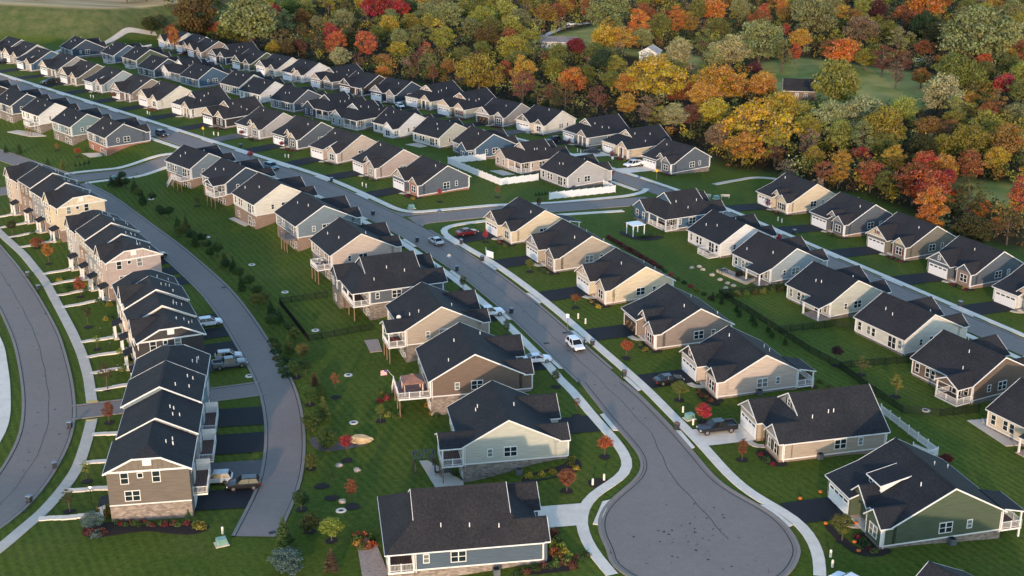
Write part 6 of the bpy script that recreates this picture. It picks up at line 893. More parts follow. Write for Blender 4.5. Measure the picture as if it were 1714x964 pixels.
        MB().box(x0c - .1, x1c + .1, yB, ye, -2.0, .12).obj('patio_slab', PAVER, root)
    elif rear == 'rporch':         # the same at the near corner of a house seen from the front
        x0c, x1c = W / 2 - 5.0, W / 2; ye = yB + 3.0; zz = h - .1
        rf.slab([(x1c + .3, ye, zz - .3), (x0c, ye, zz - .3), (x0c, yB - .3, zz + .5), (x1c + .3, yB - .3, zz + .5)], .15); tr.beam((x0c, ye + .03, zz - .4), (x1c + .3, ye + .03, zz - .4), .06, .16); tr.beam((x1c + .33, ye, zz - .38), (x1c + .33, yB, zz + .35), .06, .16)
        deck(root, x0c, x1c, yB, ye, .36, -1.5, rails='RB', posts=False)
        for px in (x0c + .15, x1c - .15): MB().box(px - .1, px + .1, ye - .3, ye - .1, -1.5, zz - .35).obj('porch_column', TRIM, root)
    elif rear == 'bump':
        x0c, x1c = -W / 2, -W / 2 + 4.2; ye = yB + 2.6; wall_y(wl, x0c, x1c, yB - .5, ye, ZF, h, h + 1.7); roof_y(rf, tr, x0c, x1c, yB - 3.4, ye, h, h + 1.7, ov=.3, ends=(0, 1), yv=yB + .2); fd.box(x0c + .03, x1c - .03, yB - .5, ye - .03, GB, ZF); window(root, 'B', (x0c + x1c) / 2, ye, .9, 1.7, 1.45, 2); window(root, 'L', x0c, yB + 1.2, .9, 1.5, 1.45, 2)
    # corner boards, water table, pipes, downspouts
    cb = MB()
    yE = yF + (.12 if kind == 'A' else .6)
    for sx in (-1, 1):
        for yy in (yE, ybody if kind != 'A' else yB):
            if kind == 'A' or yy != yE or True: cb.box(sx * W / 2 - .09, sx * W / 2 + .09, yy - .09, yy + .09, ZF, h - .02)
        cb.box(sx * (W / 2 + .02) - .02, sx * (W / 2 + .02) + .02, yE, ybody if kind != 'A' else yB, ZF - .09, ZF + .09)
    cb.box(-W / 2, W / 2, (ybody if kind != 'A' else yB) - .01, (ybody if kind != 'A' else yB) + .035, ZF - .09, ZF + .09)
    if bay is not False and kind == 'A': cb.box(b0 - .03, b0 + .1, yF - .13 + (.2 if gar == 'g' else 0) - .0, yF + .1, ZF, h); cb.box(b1 - .1, b1 + .03, yF - .13 + (.2 if gar == 'g' else 0), yF + .1, ZF, h)
    cb.obj('corner_boards', TRIM, root)
    for sx in (-1, 1): downspout(root, sx * (W / 2 + .07), (yB if kind == 'A' else ybody) - .25, .1, h - .15)
    downspout(root, (W / 2 + .07) * 1, yE + .2, .1, h - .15)
    wl.obj('wall', WM, root); fd.obj('foundation', FM, root); rf.obj('roof', RM, root); tr.obj('fascia', TRIM, root)
    pr = random.Random(hash(key) % 1000 if False else sum(map(ord, key)))
    for i in range(3):
        if kind == 'A':
            if i < 2: yy = yr + (yB - yr) * pr.uniform(.25, .75); zz = hr - (hr - h) * (yy - yr) / (yB - yr)
            else: yy = yM + (yr - yM) * pr.uniform(.6, .85); zz = h + (hr - h) * (yy - yM) / (yr - yM)
            link('vent_pipe', PIPE, root, (pr.uniform(-W / 2 + 1.5, W / 2 - 1.5), yy, zz + .1))
        else:
            s = 1 if mir > 0 else -1
            xx = s * pr.uniform(.3, .8) * W / 2 * (1 if rear not in ('porchwing', 'porch') else -1 * s); zz = h + (W / 2 - abs(xx)) * .64; link('vent_pipe', PIPE, root, (xx, yF + 5 + (yB - yF - 10) * (i + pr.random()) / 3, zz + .1))
    # driveway and apron
    return root

MAIN, VALLEY = [p for p in D['mc'] if p[1] > 160], D['streetc_c']
LA = {id(MAIN): line_arrays(MAIN), id(VALLEY): line_arrays(VALLEY)}
def driveway(key, street, mat, mir=1, walkmat=None):
    x, y, z, rot, W, Dp = HS[key]; a = rad(rot); c, s = math.cos(a), math.sin(a)
    Wl = lambda lx, ly: (x + c * lx - s * ly, y + s * lx + c * ly)
    gc = (-W / 2 + 3.0) * mir; yF = -Dp / 2; la = LA[id(street)]
    def reach(lx, dist):
        d = 0
        while d < 30:
            p = Wl(lx, yF - d)
            dd = point_dist(p[0], p[1], la)[0]
            if street is MAIN: dd = min(dd, point_dist(p[0], p[1], EDGE)[0] + 3.45)
            if dd <= dist: break
            d += .25
        return yF - d
    off = 0 if street is not D['streetc_c'] else -.2
    mb = MB(); l, r = gc - 2.75, gc + 2.75; y1l, y1r = reach(l, 6.3 + off), reach(r, 6.3 + off)
    if y1l < yF - .5:
        n = 6; A = [Wl(l, yF + (y1l - yF) * i / n) for i in range(n + 1)]; B = [Wl(r, yF + (y1r - yF) * i / n) for i in range(n + 1)]
        ribbon(mb, A, B, .075, 2); structure('driveway', mb, mat)
    mb = MB(); l2, r2 = gc - 3.1, gc + 3.1; A = [Wl(l, reach(l, 4.72 + off)), Wl(l2, reach(l2, 3.9 + off))]; B = [Wl(r, reach(r, 4.72 + off)), Wl(r2, reach(r2, 3.9 + off))]
    ribbon(mb, A, B, .115, 2, 0, .1); structure('driveway_apron', mb, CONC)
    # front path from the drive to the door
    ex = (-W / 2 + 6.0 + (W / 2 - 3.6)) / 2 * mir; mb = MB(); pts = [(gc + 2.7 * mir, yF - 1.2), (ex - .2 * mir, yF - .9), (ex, yF + .4)]
    q = smooth(resample([Wl(*p) for p in pts], .5), 3)
    if len(q) > 2: ribbon(mb, offs(q, .5), offs(q, -.5), .09, 1, 0, .1); structure('front_path', mb, walkmat or CONC2)
HOUSES = [
 # key, label, kwargs, street, driveway material
 ('R1', 'cream corner house with brown shake garage gable, beside the dark red car', dict(kind='A', wall='cream', acc='taupe', fnd='stone', bay='cream', rear='rporch'), MAIN, BLACKTOP),
 ('R2', 'tan house with peach twin gables, second on the right from the cross street', dict(kind='A', wall='tan', acc='grey', bay='brick', fnd='stone', roof=1), MAIN, BLACKTOP),
 ('R3', 'cream house with brick base between the tan house and the open garage', dict(kind='A', wall='cream', acc='peach', bay='peach', fnd='brick', roof=1), MAIN, BLACKTOP),
 ('R4', 'taupe house with its garage door standing open', dict(kind='A', wall='taupe', acc='pink', fnd='brick', bay='pink', gar='p', opengar=True, shut='red'), MAIN, BLACKTOP),
 ('R5', 'pale beige house with dark garage gable and rear covered deck above the pickup truck', dict(kind='A', wall='beige', acc='charcoal', bay='beige', fnd='ledge', rear='rporch', shut='red'), MAIN, BLACKTOP),
 ('R6', 'long roofed tan house behind the black pickup truck', dict(kind='B', wall='tan', acc='grey', fnd='brick', gar='g', shut='black'), MAIN, CONC),
 ('R7', 'dark green house with shed dormer beside the cul-de-sac', dict(kind='A', wall='green', acc='green', bay='green', fnd='ledge', gar='p', dormer=True, rear='rporch', roof=2), MAIN, BLACKTOP),
 ('R8', 'house whose dark roof alone shows at the bottom edge below the green house', dict(kind='A', wall='slate', fnd='stone', gar='p', entry=False), None, None),
 ('L1', 'blue house with long dark roof and rear porch at the bottom centre', dict(kind='B', wall='slateblue', acc='white', fnd='ledge', gar='g', mir=-1, rear='porch', roof=1), MAIN, CONC),
 ('L2', 'pale sage house with covered deck over a walk-out patio', dict(kind='A', wall='sage', fnd='ledge', mir=-1, rear='covered', walk=True, bay='sage'), MAIN, BLACKTOP),
 ('L3', 'brown house with big white deck, stairs and canopy', dict(kind='A', wall='brown', fnd='ledge', mir=-1, rear='bigdeck', walk=True, bay='brown', gar='g'), MAIN, BLACKTOP),
 ('L4', 'tan house with small covered deck behind the white pickup', dict(kind='A', wall='tan', fnd='stone', mir=-1, rear='covered', walk=True, bay='tan'), MAIN, BLACKTOP),
 ('L5', 'slate blue house with high rear gable and fenced back lawn', dict(kind='B', wall='slate', acc='slate', fnd='stone', mir=-1, rear='porchwing', walk=True, gar='g'), MAIN, BLACKTOP),
 ('L6', 'pinkish beige house with white deck on tall posts', dict(kind='A', wall='beige', fnd='stone', mir=-1, rear='deck', walk=True, bay='beige'), MAIN, BLACKTOP),
 ('L7', 'light steel blue house with small grey deck', dict(kind='A', wall='steel', fnd='brick', mir=-1, rear='darkdeck', walk=True, bay='steel'), MAIN, BLACKTOP),
 ('L8', 'cream walk-out house with brick basement, fourth below the side street', dict(kind='A', wall='ivory', fnd='brick', mir=-1, walk=True, bay='ivory', roof=1), MAIN, BLACKTOP),
 ('L9', 'deep blue house with white covered deck on posts', dict(kind='A', wall='navy', fnd='brick', mir=-1, rear='covered', walk=True, bay='navy'), MAIN, BLACKTOP),
 ('L10', 'grey blue house with white deck and long white stairs', dict(kind='A', wall='steel', fnd='brick', mir=-1, rear='deckstairs', walk=True, bay='steel', roof=2), MAIN, BLACKTOP),
 ('L11', 'slate blue house on a red brick walk-out basement', dict(kind='A', wall='slate', fnd='red', mir=-1, walk=True, bay='slate', roof=1), MAIN, CONC),
 ('L12', 'teal house with stone basement next to the red brick basement', dict(kind='A', wall='teal', fnd='stone', mir=-1, walk=True, bay='teal', roof=2), MAIN, BLACKTOP),
 ('L13', 'white house with long rear deck and round fire pit patio', dict(kind='A', wall='white', fnd='stone', mir=-1, rear='deck', walk=True, bay='white', roof=2), MAIN, BLACKTOP),
 ('L14', 'navy walk-out house left of the white decked house', dict(kind='A', wall='navy', fnd='stone', mir=-1, walk=True, bay='navy', roof=2), MAIN, BLACKTOP),
 ('L15', 'dark roofed house cut by the left edge above the navy walk-out house', dict(kind='A', wall='charcoal', fnd='stone', mir=-1, walk=True, bay='charcoal'), MAIN, BLACKTOP),
 ('U1', 'slate corner house with red brick bay and base', dict(kind='A', wall='slate', acc='tan', bay='red', fnd='red', roof=1), MAIN, BLACKTOP),
 ('U2', 'pinkish taupe house next to the brick bay corner house', dict(kind='A', wall='pink', acc='pink', bay='tan', fnd='stone', gar='p', roof=1), MAIN, BLACKTOP),
 ('U3', 'pale beige house with single front gable above the blue parked car', dict(kind='A', wall='beige', acc='peach', bay='lightgrey', fnd='stone', gar='p', entry=False, roof=1), MAIN, BLACKTOP),
 ('U4', 'slate blue house with two small peaked gables and red shrub', dict(kind='A', wall='slate', acc='peach', bay='slate', fnd='stone', gar='p', roof=1), MAIN, BLACKTOP),
 ('U5', 'light grey house with high side window above the yellow sign', dict(kind='A', wall='lightgrey', acc='peach', bay='grey', fnd='stone', gar='p', roof=1), MAIN, GREYDRIVE),
 ('U6', 'charcoal house with peach upper gable and twin front gables', dict(kind='B', wall='charcoal', acc='peach', fnd='ledge', gar='g', roof=1), MAIN, BLACKTOP),
 ('U7', 'ivory porch-fronted house left of the charcoal gabled house', dict(kind='B', wall='ivory', acc='peach', fnd='stone', gar='p'), MAIN, BLACKTOP),
 ('U8', 'bright cream house with twin peach gables on the upper street', dict(kind='A', wall='ivory', acc='cream', bay='ivory', fnd='stone', roof=1), MAIN, BLACKTOP),
 ('U9', 'brown house with porch and orange shrub left of the bright cream house', dict(kind='A', wall='taupe', acc='tan', bay=False, fnd='stone', roof=1), MAIN, BLACKTOP),
 ('U10', 'pale blue grey house with one front gable on the upper street', dict(kind='A', wall='lightblue', acc='peach', bay='lightgrey', fnd='stone', gar='p', entry=False), MAIN, BLACKTOP),
 ('U11', 'olive grey house beside the parked black pickup on the upper street', dict(kind='A', wall='olive', acc='peach', bay='peach', fnd='stone', roof=1), MAIN, BLACKTOP),
 ('U12', 'grey house with white porch posts left of the olive grey house', dict(kind='A', wall='grey', acc='peach', bay=False, fnd='stone'), MAIN, BLACKTOP),
 ('U13', 'blue house with pale front gable near the left end of the upper street', dict(kind='A', wall='blue', acc='peach', bay='tan', fnd='stone', gar='p', entry=False), MAIN, BLACKTOP),
 ('U14', 'grey house with pale gabled garage behind the blue house at far left', dict(kind='A', wall='lightgrey', acc='peach', bay='tan', fnd='stone'), MAIN, BLACKTOP),
 ('U15', 'navy gable-ended house cut by the left edge below the grassy bank', dict(kind='A', wall='navy', fnd='stone', bay='navy', roof=2), MAIN, BLACKTOP),
 ('V1', 'light grey house behind the white privacy fence at the cross street', dict(kind='A', wall='lightgrey', fnd='stone', mir=-1, bay='lightgrey', roof=1), VALLEY, CONC),
 ('V2', 'pinkish house with rear porch inside the white privacy fence', dict(kind='B', wall='beige', acc='beige', fnd='stone', mir=-1, rear='porchwing', roof=1, gar='g'), VALLEY, CONC),
 ('V3', 'bright navy house with projecting rear room beside the white fence', dict(kind='A', wall='blue', fnd='stone', mir=-1, rear='bump', bay='blue', roof=1), VALLEY, CONC),
 ('V4', 'sage cream house with patio and blue tarp', dict(kind='A', wall='sage', fnd='stone', mir=-1, bay='sage', roof=2), VALLEY, BLACKTOP),
 ('V5', 'white house with projecting rear room and small wooden deck', dict(kind='A', wall='white', fnd='stone', mir=-1, rear='bump', bay='white', roof=2), VALLEY, BLACKTOP),
 ('V6', 'light blue house with rear porch behind the slate blue upper street house', dict(kind='B', wall='lightblue', acc='tan', fnd='stone', mir=-1, rear='porchwing', gar='g', roof=2), VALLEY, BLACKTOP),
 ('V7', 'navy house with white rear porch posts behind the light grey house', dict(kind='B', wall='navy', acc='slate', fnd='stone', mir=-1, rear='porchwing', gar='g', roof=2), VALLEY, BLACKTOP),
 ('V8', 'slate grey house with four rear windows left of the navy porch house', dict(kind='A', wall='slate', fnd='stone', mir=-1, bay='slate', roof=2), VALLEY, BLACKTOP),
 ('V9', 'plain white gable-ended house behind the charcoal house roof', dict(kind='A', wall='white', fnd='stone', mir=-1, bay='white', roof=2), VALLEY, BLACKTOP),
 ('V10', 'pale teal house with white patio left of the plain white house', dict(kind='A', wall='lightblue', fnd='stone', mir=-1, bay='lightblue', roof=2), VALLEY, BLACKTOP),
 ('V11', 'bright blue gable-ended house behind the small pines', dict(kind='A', wall='blue', fnd='stone', mir=-1, bay='blue', roof=2), VALLEY, BLACKTOP),
 ('V12', 'white house with rear porch and cream upper gable', dict(kind='B', wall='white', acc='cream', fnd='stone', mir=-1, rear='porchwing', gar='g', roof=2), VALLEY, BLACKTOP),
 ('V13', 'navy house with three rear windows left of the white porch house', dict(kind='A', wall='navy', fnd='stone', mir=-1, bay='navy', roof=2), VALLEY, BLACKTOP),
 ('V14', 'dark green house with white rear deck in the back row', dict(kind='A', wall='green', fnd='stone', mir=-1, rear='lowdeck', bay='green', roof=2), VALLEY, BLACKTOP),
 ('V15', 'blue house with small white rear deck in the back row', dict(kind='A', wall='blue', fnd='stone', mir=-1, rear='lowdeck', bay='blue', roof=2), VALLEY, BLACKTOP),
 ('V16', 'navy house standing alone below the grassy bank', dict(kind='A', wall='navy', fnd='stone', mir=-1, bay='navy', roof=2), VALLEY, BLACKTOP),
 ('W1', 'slate blue house at the right end of the row below the wood', dict(kind='A', wall='slate', acc='grey', bay='slate', fnd='stone', gar='p', roof=1), VALLEY, CONC),
 ('W2', 'cream house with front porch beside the white pickup truck', dict(kind='B', wall='cream', acc='peach', fnd='stone', gar='p', roof=2), VALLEY, CONC),
 ('W3', 'steel blue porch house with tan gable behind the dark parked truck', dict(kind='B', wall='steel', acc='tan', fnd='stone', gar='p', roof=2), VALLEY, BLACKTOP),
 ('W4', 'ivory house with dark garage gable left of the steel blue porch house', dict(kind='A', wall='ivory', acc='olive', bay='ivory', fnd='stone', roof=2), VALLEY, GREYDRIVE),
 ('W5', 'grey house with an open garage and a parked car inside', dict(kind='A', wall='grey', acc='lightgrey', bay='slate', fnd='stone', opengar=True, roof=2), VALLEY, BLACKTOP),
 ('W6', 'sage cream house with big peach upper gable below the wood', dict(kind='B', wall='sage', acc='peach', fnd='stone', gar='g', roof=2, shut='red'), VALLEY, BLACKTOP),
 ('W7', 'sage porch house with peach upper gable beside the white hatchback', dict(kind='B', wall='sage', acc='peach', fnd='stone', gar='p', roof=2), VALLEY, BLACKTOP),
 ('W8', 'navy house with grey garage gable left of the white hatchback', dict(kind='A', wall='navy', acc='grey', bay='grey', fnd='stone', roof=2), VALLEY, BLACKTOP),
 ('W9', 'charcoal house with red shrub by its garage', dict(kind='A', wall='charcoal', acc='charcoal', bay=False, fnd='stone', roof=2), VALLEY, BLACKTOP),
 ('W10', 'grey house with tan upper gable left of the charcoal house', dict(kind='B', wall='grey', acc='tan', fnd='stone', gar='g', roof=2), VALLEY, BLACKTOP),
 ('W11', 'pale grey white house with one front gable below the wood', dict(kind='A', wall='white', acc='peach', bay='lightgrey', fnd='stone', gar='p', roof=2), VALLEY, GREYDRIVE),
 ('W12', 'cream house with concrete driveway below the red trees', dict(kind='A', wall='ivory', acc='grey', bay='tan', fnd='stone', roof=2), VALLEY, CONC),
 ('W13', 'dark green house with tan bay left of the concrete driveway', dict(kind='A', wall='green', acc='green', bay='tan', fnd='stone', roof=2), VALLEY, BLACKTOP),
 ('W14', 'navy house with grey upper gable near the far cul-de-sac', dict(kind='B', wall='navy', acc='grey', fnd='stone', gar='g', roof=2), VALLEY, BLACKTOP),
 ('W15', 'taupe grey house with cream garage gable near the far cul-de-sac', dict(kind='A', wall='taupe', acc='peach', bay='tan', fnd='stone', roof=2), VALLEY, BLACKTOP),
 ('W16', 'grey house half hidden behind the taupe grey house', dict(kind='A', wall='lightgrey', acc='peach', bay='lightgrey', fnd='stone', gar='p', roof=2), VALLEY, BLACKTOP),
 ('W17', 'pale cream house farthest up the valley street beside the white boat', dict(kind='A', wall='ivory', acc='cream', bay='ivory', fnd='stone', roof=2), VALLEY, BLACKTOP),
 ('Q1', 'cream house by the green utility boxes at the wood edge', dict(kind='A', wall='cream', acc='cream', bay='cream', fnd='stone', gar='p', shut='black', roof=1), VALLEY, BLACKTOP),
 ('Q2', 'slate navy house with two stepped gables below the orange trees', dict(kind='A', wall='slate', acc='grey', bay='slate', fnd='brick', gar='p', roof=1), VALLEY, BLACKTOP),
 ('Q3', 'olive brown house with cream garage gable and red shutters', dict(kind='A', wall='olive', acc='cream', bay='olive', fnd='stone', roof=1, shut='red', rear='rporch'), VALLEY, BLACKTOP),
 ('Q4', 'slate blue house with brick bay near the right edge', dict(kind='A', wall='slate', acc='slate', bay='brick', fnd='brick', roof=1), VALLEY, BLACKTOP),
 ('Q5', 'white fronted house cut by the right edge below the slate brick bay house', dict(kind='A', wall='white', acc='peach', bay='peach', fnd='stone', gar='p'), VALLEY, BLACKTOP),
 ('S1', 'navy house with rear porch and white pergola', dict(kind='B', wall='blue', acc='slate', fnd='stone', mir=-1, rear='porchwing', gar='g', roof=1), VALLEY, BLACKTOP),
 ('S2', 'white house with small white rear deck right of the pergola house', dict(kind='A', wall='white', fnd='stone', mir=-1, rear='lowdeck', bay='white', roof=2), VALLEY, BLACKTOP),
 ('S3', 'light blue house with raised stone patio', dict(kind='A', wall='lightblue', fnd='stone', mir=-1, rear='sideporch', bay='lightblue', roof=1), VALLEY, BLACKTOP),
 ('S4', 'ivory house with white railed corner porch above the black fence', dict(kind='A', wall='sage', fnd='stone', mir=-1, rear='sideporch', bay='sage', roof=2), VALLEY, BLACKTOP),
 ('S5', 'off-white house with bare wooden back steps', dict(kind='A', wall='ivory', fnd='stone', mir=-1, bay='ivory', roof=1), VALLEY, BLACKTOP),
 ('S6', 'brown house with white railed covered deck', dict(kind='A', wall='brown', fnd='stone', mir=-1, rear='coveredlow', bay='brown', roof=1), VALLEY, BLACKTOP),
 ('S7', 'cream house with furnished concrete patio at the right edge', dict(kind='A', wall='cream', fnd='stone', mir=-1, rear='sideporch', bay='cream', roof=1), VALLEY, BLACKTOP),
]
for key, lab, kw, st, dm in HOUSES:
    house(key, lab, group='detached houses of the estate', **kw)
    if st is not None: driveway(key, st, dm, kw.get('mir', 1))

# ------------------------------------------------------------------ townhouse rows
def town_block(key, label, units, roofm, decks=()):
    x, y, z, ang, L, n = TB[key]; root = thing('townhouse_row', (x, y, z), rad(ang), label, 'townhouses', 'townhouse rows by the left street')
    w = L / n; DP = 10.4; h = 8.3; k = .5; GB = -1.5; BH = 3.15 if key == 'T4' else 2.75
    rf = MB(); tr = MB(); fd = MB()
    for i, (col, base, front, dz, dy) in enumerate(units):
        x0, x1 = i * w, (i + 1) * w; y0, y1 = dy, DP + dy * .4; yr = (y0 + y1) / 2; ze = h + dz; hr = ze + k * (y1 - y0) / 2; wl = MB()
        first, last = i == 0, i == n - 1
        wall_x(wl, x0 + (.0 if first else .01), x1 - (.0 if last else .01), y0, y1, BH, ze, yr, hr - (.0))
        fd.box(x0 + .03, x1 - .03, y0 + .03, y1 - .03, GB, BH)
        if last or first:           # clipped gable end
            xe = x1 if last else x0; sg = 1 if last else -1; cut_ = 1.75; zc = hr - cut_ * k; yc0, yc1 = yr - cut_, yr + cut_
            wl.v = []; wl.f = []; wl.m = []
            xo = x0 if last else x1
            wl.poly([(xe, y0, BH), (xe, y1, BH), (xe, y1, ze), (xe, yc1, zc), (xe, yc0, zc), (xe, y0, ze)]); wl.poly([(xo, y0, BH), (xo, y1, BH), (xo, y1, ze), (xo, yr, hr), (xo, y0, ze)])
            for yy in (y0, y1): wl.poly([(x0, yy, BH), (x1, yy, BH), (x1, yy, ze), (x0, yy, ze)])
            ov, rk = .4, .3; xr_ = xe - sg * 2.0; E = xe + sg * rk; O = xo - sg * .0
            zf = ze - ov * k + .12; ZC = zc + .12; ZR = hr + .12
            for (ya, yc, s2) in ((y0 - ov, yc0, 1), (y1 + ov, yc1, -1)):
                q = [(O, ya, zf), (E, ya, zf), (E, yc, ZC), (xr_, yr, ZR), (O, yr, ZR)]
                if (s2 > 0) != (sg > 0): q = q[::-1]
                rf.slab(q, .16); tr.beam((E + sg * .03, ya, zf - .07), (E + sg * .03, yc, ZC - .07), .07, .26); tr.beam((O, ya - s2 * .03, zf - .1), (E, ya - s2 * .03, zf - .1), .07, .2)
            t = [(E, yc0, ZC), (E, yc1, ZC), (xr_, yr, ZR)]; rf.slab(t if sg > 0 else t[::-1], .16); tr.beam((E + sg * .03, yc0, ZC - .1), (E + sg * .03, yc1, ZC - .1), .07, .22)
            # gable siding, band, vent, windows of the end wall
            if last:
                gc = MB(); gc.poly([(xe + .02, y0 + .1, ze + .06), (xe + .02, y1 - .1, ze + .06), (xe + .02, yc1, zc - .05), (xe + .02, yc0, zc - .05)]); gc.obj('gable_boards', mat_plain('boards_' + col, sc3(SID[col], 1.12), .6, .15), root)
                bt = MB()
                for q in range(int((y1 - y0) / .6)):
                    yy = y0 + .5 + q * .6; zt = min(zc, ze + k * min(yy - y0, y1 - yy)) - .1
                    if zt > ze + .15: bt.box(xe + .02, xe + .05, yy - .03, yy + .03, ze + .06, zt)
                bt.obj('gable_battens', mat_plain('battens_' + col, sc3(SID[col], .85), .6, .1), root)
                bd = MB(); bd.box(xe, xe + .06, y0, y1, ze - .2, ze + .05); bd.box(xe, xe + .06, y0, y1, BH - .05, BH + .1); bd.obj('wall_bands', TRIM, root)
                MB().box(xe, xe + .09, yr - .55, yr + .55, ze + .65, ze + 1.55).obj('gable_vent', TRIM, root)
                for yy, ww in ((y0 + 2.2, .9), (y0 + 6.2, .9)): window(root, 'R', xe, yy, 6.25, ww, 1.5, 1)
                window(root, 'R', xe, y0 + 4.2, 7.0, .6, .6, 1); window(root, 'R', xe, y0 + 3.0, BH + .6, 1.8, 1.35, 2)
            elif first:
                for yy in (y0 + 2.2, y0 + 6.2): window(root, 'L', xe, yy, 6.25, .9, 1.5, 1)
        else: roof_x(rf, tr, x0, x1, y0, y1, ze, yr, hr, rk=.0 if dz == 0 else .12, ends=(1, 1))
        for yy, s2 in ((y0, -1), (y1, 1)): tr.beam((x0, yy + s2 * .08, ze - .25), (x1, yy + s2 * .08, ze - .25), .1, .3)
        # front: bays of windows, brick or siding storeys, cross gable
        if base == 'brick2': c = MB(); c.poly([(x0 + .06, y0 - .02, BH), (x1 - .06, y0 - .02, BH), (x1 - .06, y0 - .02, 5.6), (x0 + .06, y0 - .02, 5.6)]); c.obj('brick_storey', FND['brick'], root)
        if front == 'gable':
            a, b = (x0 + .5, x0 + 4.6); hg = ze + 2.2; wall_y(wl, a, b, y0 - .35, y0 + 1, BH, ze, hg); roof_y(rf, tr, a, b, y0 - .35, y0 + (hg - ze) / k + .1, ze, hg, ov=.25); MB().box((a + b) / 2 - .22, (a + b) / 2 + .22, y0 - .43, y0 - .35, ze + .7, ze + 1.3).obj('gable_vent', DARKD, root)
            yw = y0 - .35
        else: a, b = x0 + .5, x1 - .5; yw = y0
        for zz, m in ((6.2, 3), (3.35, 2)):
            for q in range(m): window(root, 'F', a + (b - a) * (q + .5) / m, yw, zz, .8, 1.5, 1)
        window(root, 'F', x1 - 1.4, y0, 6.2, .8, 1.5, 1); window(root, 'F', x0 + w * .30, y0, .7, 1.6, 1.4, 2)
        for q in (0, 1):
            cx_ = x0 + w * .76 + (q - .5) * 1.9; MB().box(cx_ - .17, cx_ + .17, y0 - 1.5, y0 - 1.16, GB, 2.6).obj('porch_column', TRIM, root)
        door(root, 'F', x0 + w * .76, y0, .3); po = MB(); po.slab([(x0 + w * .76 - 1.35, y0 - 1.7, 2.72), (x0 + w * .76 + 1.35, y0 - 1.7, 2.72), (x0 + w * .76 + 1.35, y0, 3.3), (x0 + w * .76 - 1.35, y0, 3.3)], .14); p_ = po.obj('porch_roof', ROOF[2], root)
        MB().box(x0 + w * .76 - 1.3, x0 + w * .76 + 1.3, y0 - 1.65, y0 - 1.5, 2.42, 2.62).obj('porch_beam', TRIM, root); MB().box(x0 + w * .76 - 1.4, x0 + w * .76 + 1.4, y0 - 1.7, y0, GB, .25).obj('porch_floor', CONC2, root)
        # back: garage door, upper windows, deck
        g_ = garage_meshes(3.0)[0]; link('garage_door', g_, root, (x0 + w / 2, y1 + .02, .1), math.pi)
        for q in (.25, .75): window(root, 'B', x0 + w * q, y1, 6.2, .85, 1.5, 1)
        patio_door(root, 'B', x0 + w * .4, y1, 3.2)
        if i in decks:
            o = deck(root, x0 + .6, x1 - 2.0, y1, y1 + 1.9, 3.0, GB, rails='LRB', posts=False, name='balcony')
            MB().box(x0 + .6, x0 + .68, y1, y1 + 1.9, 3.0, 4.7).obj('privacy_screen', TRIM, o)
        pr = random.Random(i * 7 + ord(key[1]))
        for q in range(4): yy = yr + (y1 - yr) * pr.uniform(.25, .8); link('vent_pipe', PIPE, root, (x0 + w * pr.uniform(.3, .8), yy, hr - k * (yy - yr) + .05))
        wl.obj('wall', sid(col), root)
        # unit's own driveway to the alley and front walk
        c_, s_ = math.cos(rad(ang)), math.sin(rad(ang)); Wl = lambda lx, ly: (x + c_ * lx - s_ * ly, y + s_ * lx + c_ * ly)
        def reach(lx, la, stop, sgn, st):
            d = 0
            while d < 30:
                p = Wl(lx, st + sgn * d)
                if point_dist(p[0], p[1], la)[0] <= stop: break
                d += .2
            return st + sgn * d
        dm = [BLACKTOP, BLACKTOP, GREYDRIVE, BLACKTOP][(i + ord(key[1])) % 4]; l, r = x0 + .7, x1 - 1.9
        A = [Wl(l, y1 + .05), Wl(l, reach(l, ALA, BH, 1, y1))]; B = [Wl(r, y1 + .05), Wl(r, reach(r, ALA, BH, 1, y1))]
        mb = MB(); ribbon(mb, resample(A, (math.dist(*A) - .001) / 5)[:6], resample(B, (math.dist(*B) - .001) / 5)[:6], .07, 1); structure('driveway', mb, dm)
        xc = x0 + w * .76; ye = reach(xc, LSA, .7, -1, y0 - 1.7); nst = max(2, int(abs(ye - y0 + 1.7) / .9)); mb = MB()
        for q in range(nst):
            ya = y0 - 1.75 + (ye - y0 + 1.7) * q / nst; yb = y0 - 1.75 + (ye - y0 + 1.7) * (q + 1) / nst - .02; jx = .12 * math.sin(q * 1.3 + i)
            P4 = [Wl(xc - .5 + jx, ya), Wl(xc + .5 + jx, ya), Wl(xc + .5 + jx, yb), Wl(xc - .5 + jx, yb)]; zz = max(tz(*p) for p in P4) + .1 + .12 * (1 - q / nst); mb.hexa([(*p, zz - .3) for p in P4], [(*p, zz) for p in P4])
        structure('front_walk', mb, CONC)
    fd.obj('foundation', FND[roofm[1]], root); rf.obj('roof', ROOF[roofm[0]], root); tr.obj('fascia', TRIM, root)
    return root
ALA = line_arrays(alc); LSA = line_arrays(D['lr_side'] + D['lr_side2'])
town_block('T1', 'farthest townhouse row, cream end wall beside the side street', [('beige', '', 'gable', 0, 0), ('brown', 'brick2', 'plain', .45, .3), ('grey', '', 'plain', 0, 0), ('cream', '', 'gable', -.35, 0)], (0, 'brick'))
town_block('T2', 'second townhouse row with pale pinkish end wall', [('lightgrey', '', 'gable', 0, 0), ('tan', 'brick2', 'plain', .45, .3), ('grey', '', 'plain', 0, 0), ('pink', '', 'gable', -.35, 0)], (0, 'brick'))
town_block('T3', 'third townhouse row with charcoal end wall above the lane', [('grey', '', 'plain', -.2, 0), ('beige', 'brick2', 'gable', .45, .3), ('cream', '', 'plain', 0, 0), ('charcoal', '', 'gable', -.4, 0)], (0, 'stone'))
town_block('T4', 'nearest townhouse row with brown end wall on stone base', [('teal', '', 'plain', .0, 0), ('steel', '', 'plain', .55, 0), ('grey', '', 'plain', .1, .5), ('umber', '', 'plain', -.3, 0)], (0, 'ledge'), decks=(1, 2, 3))

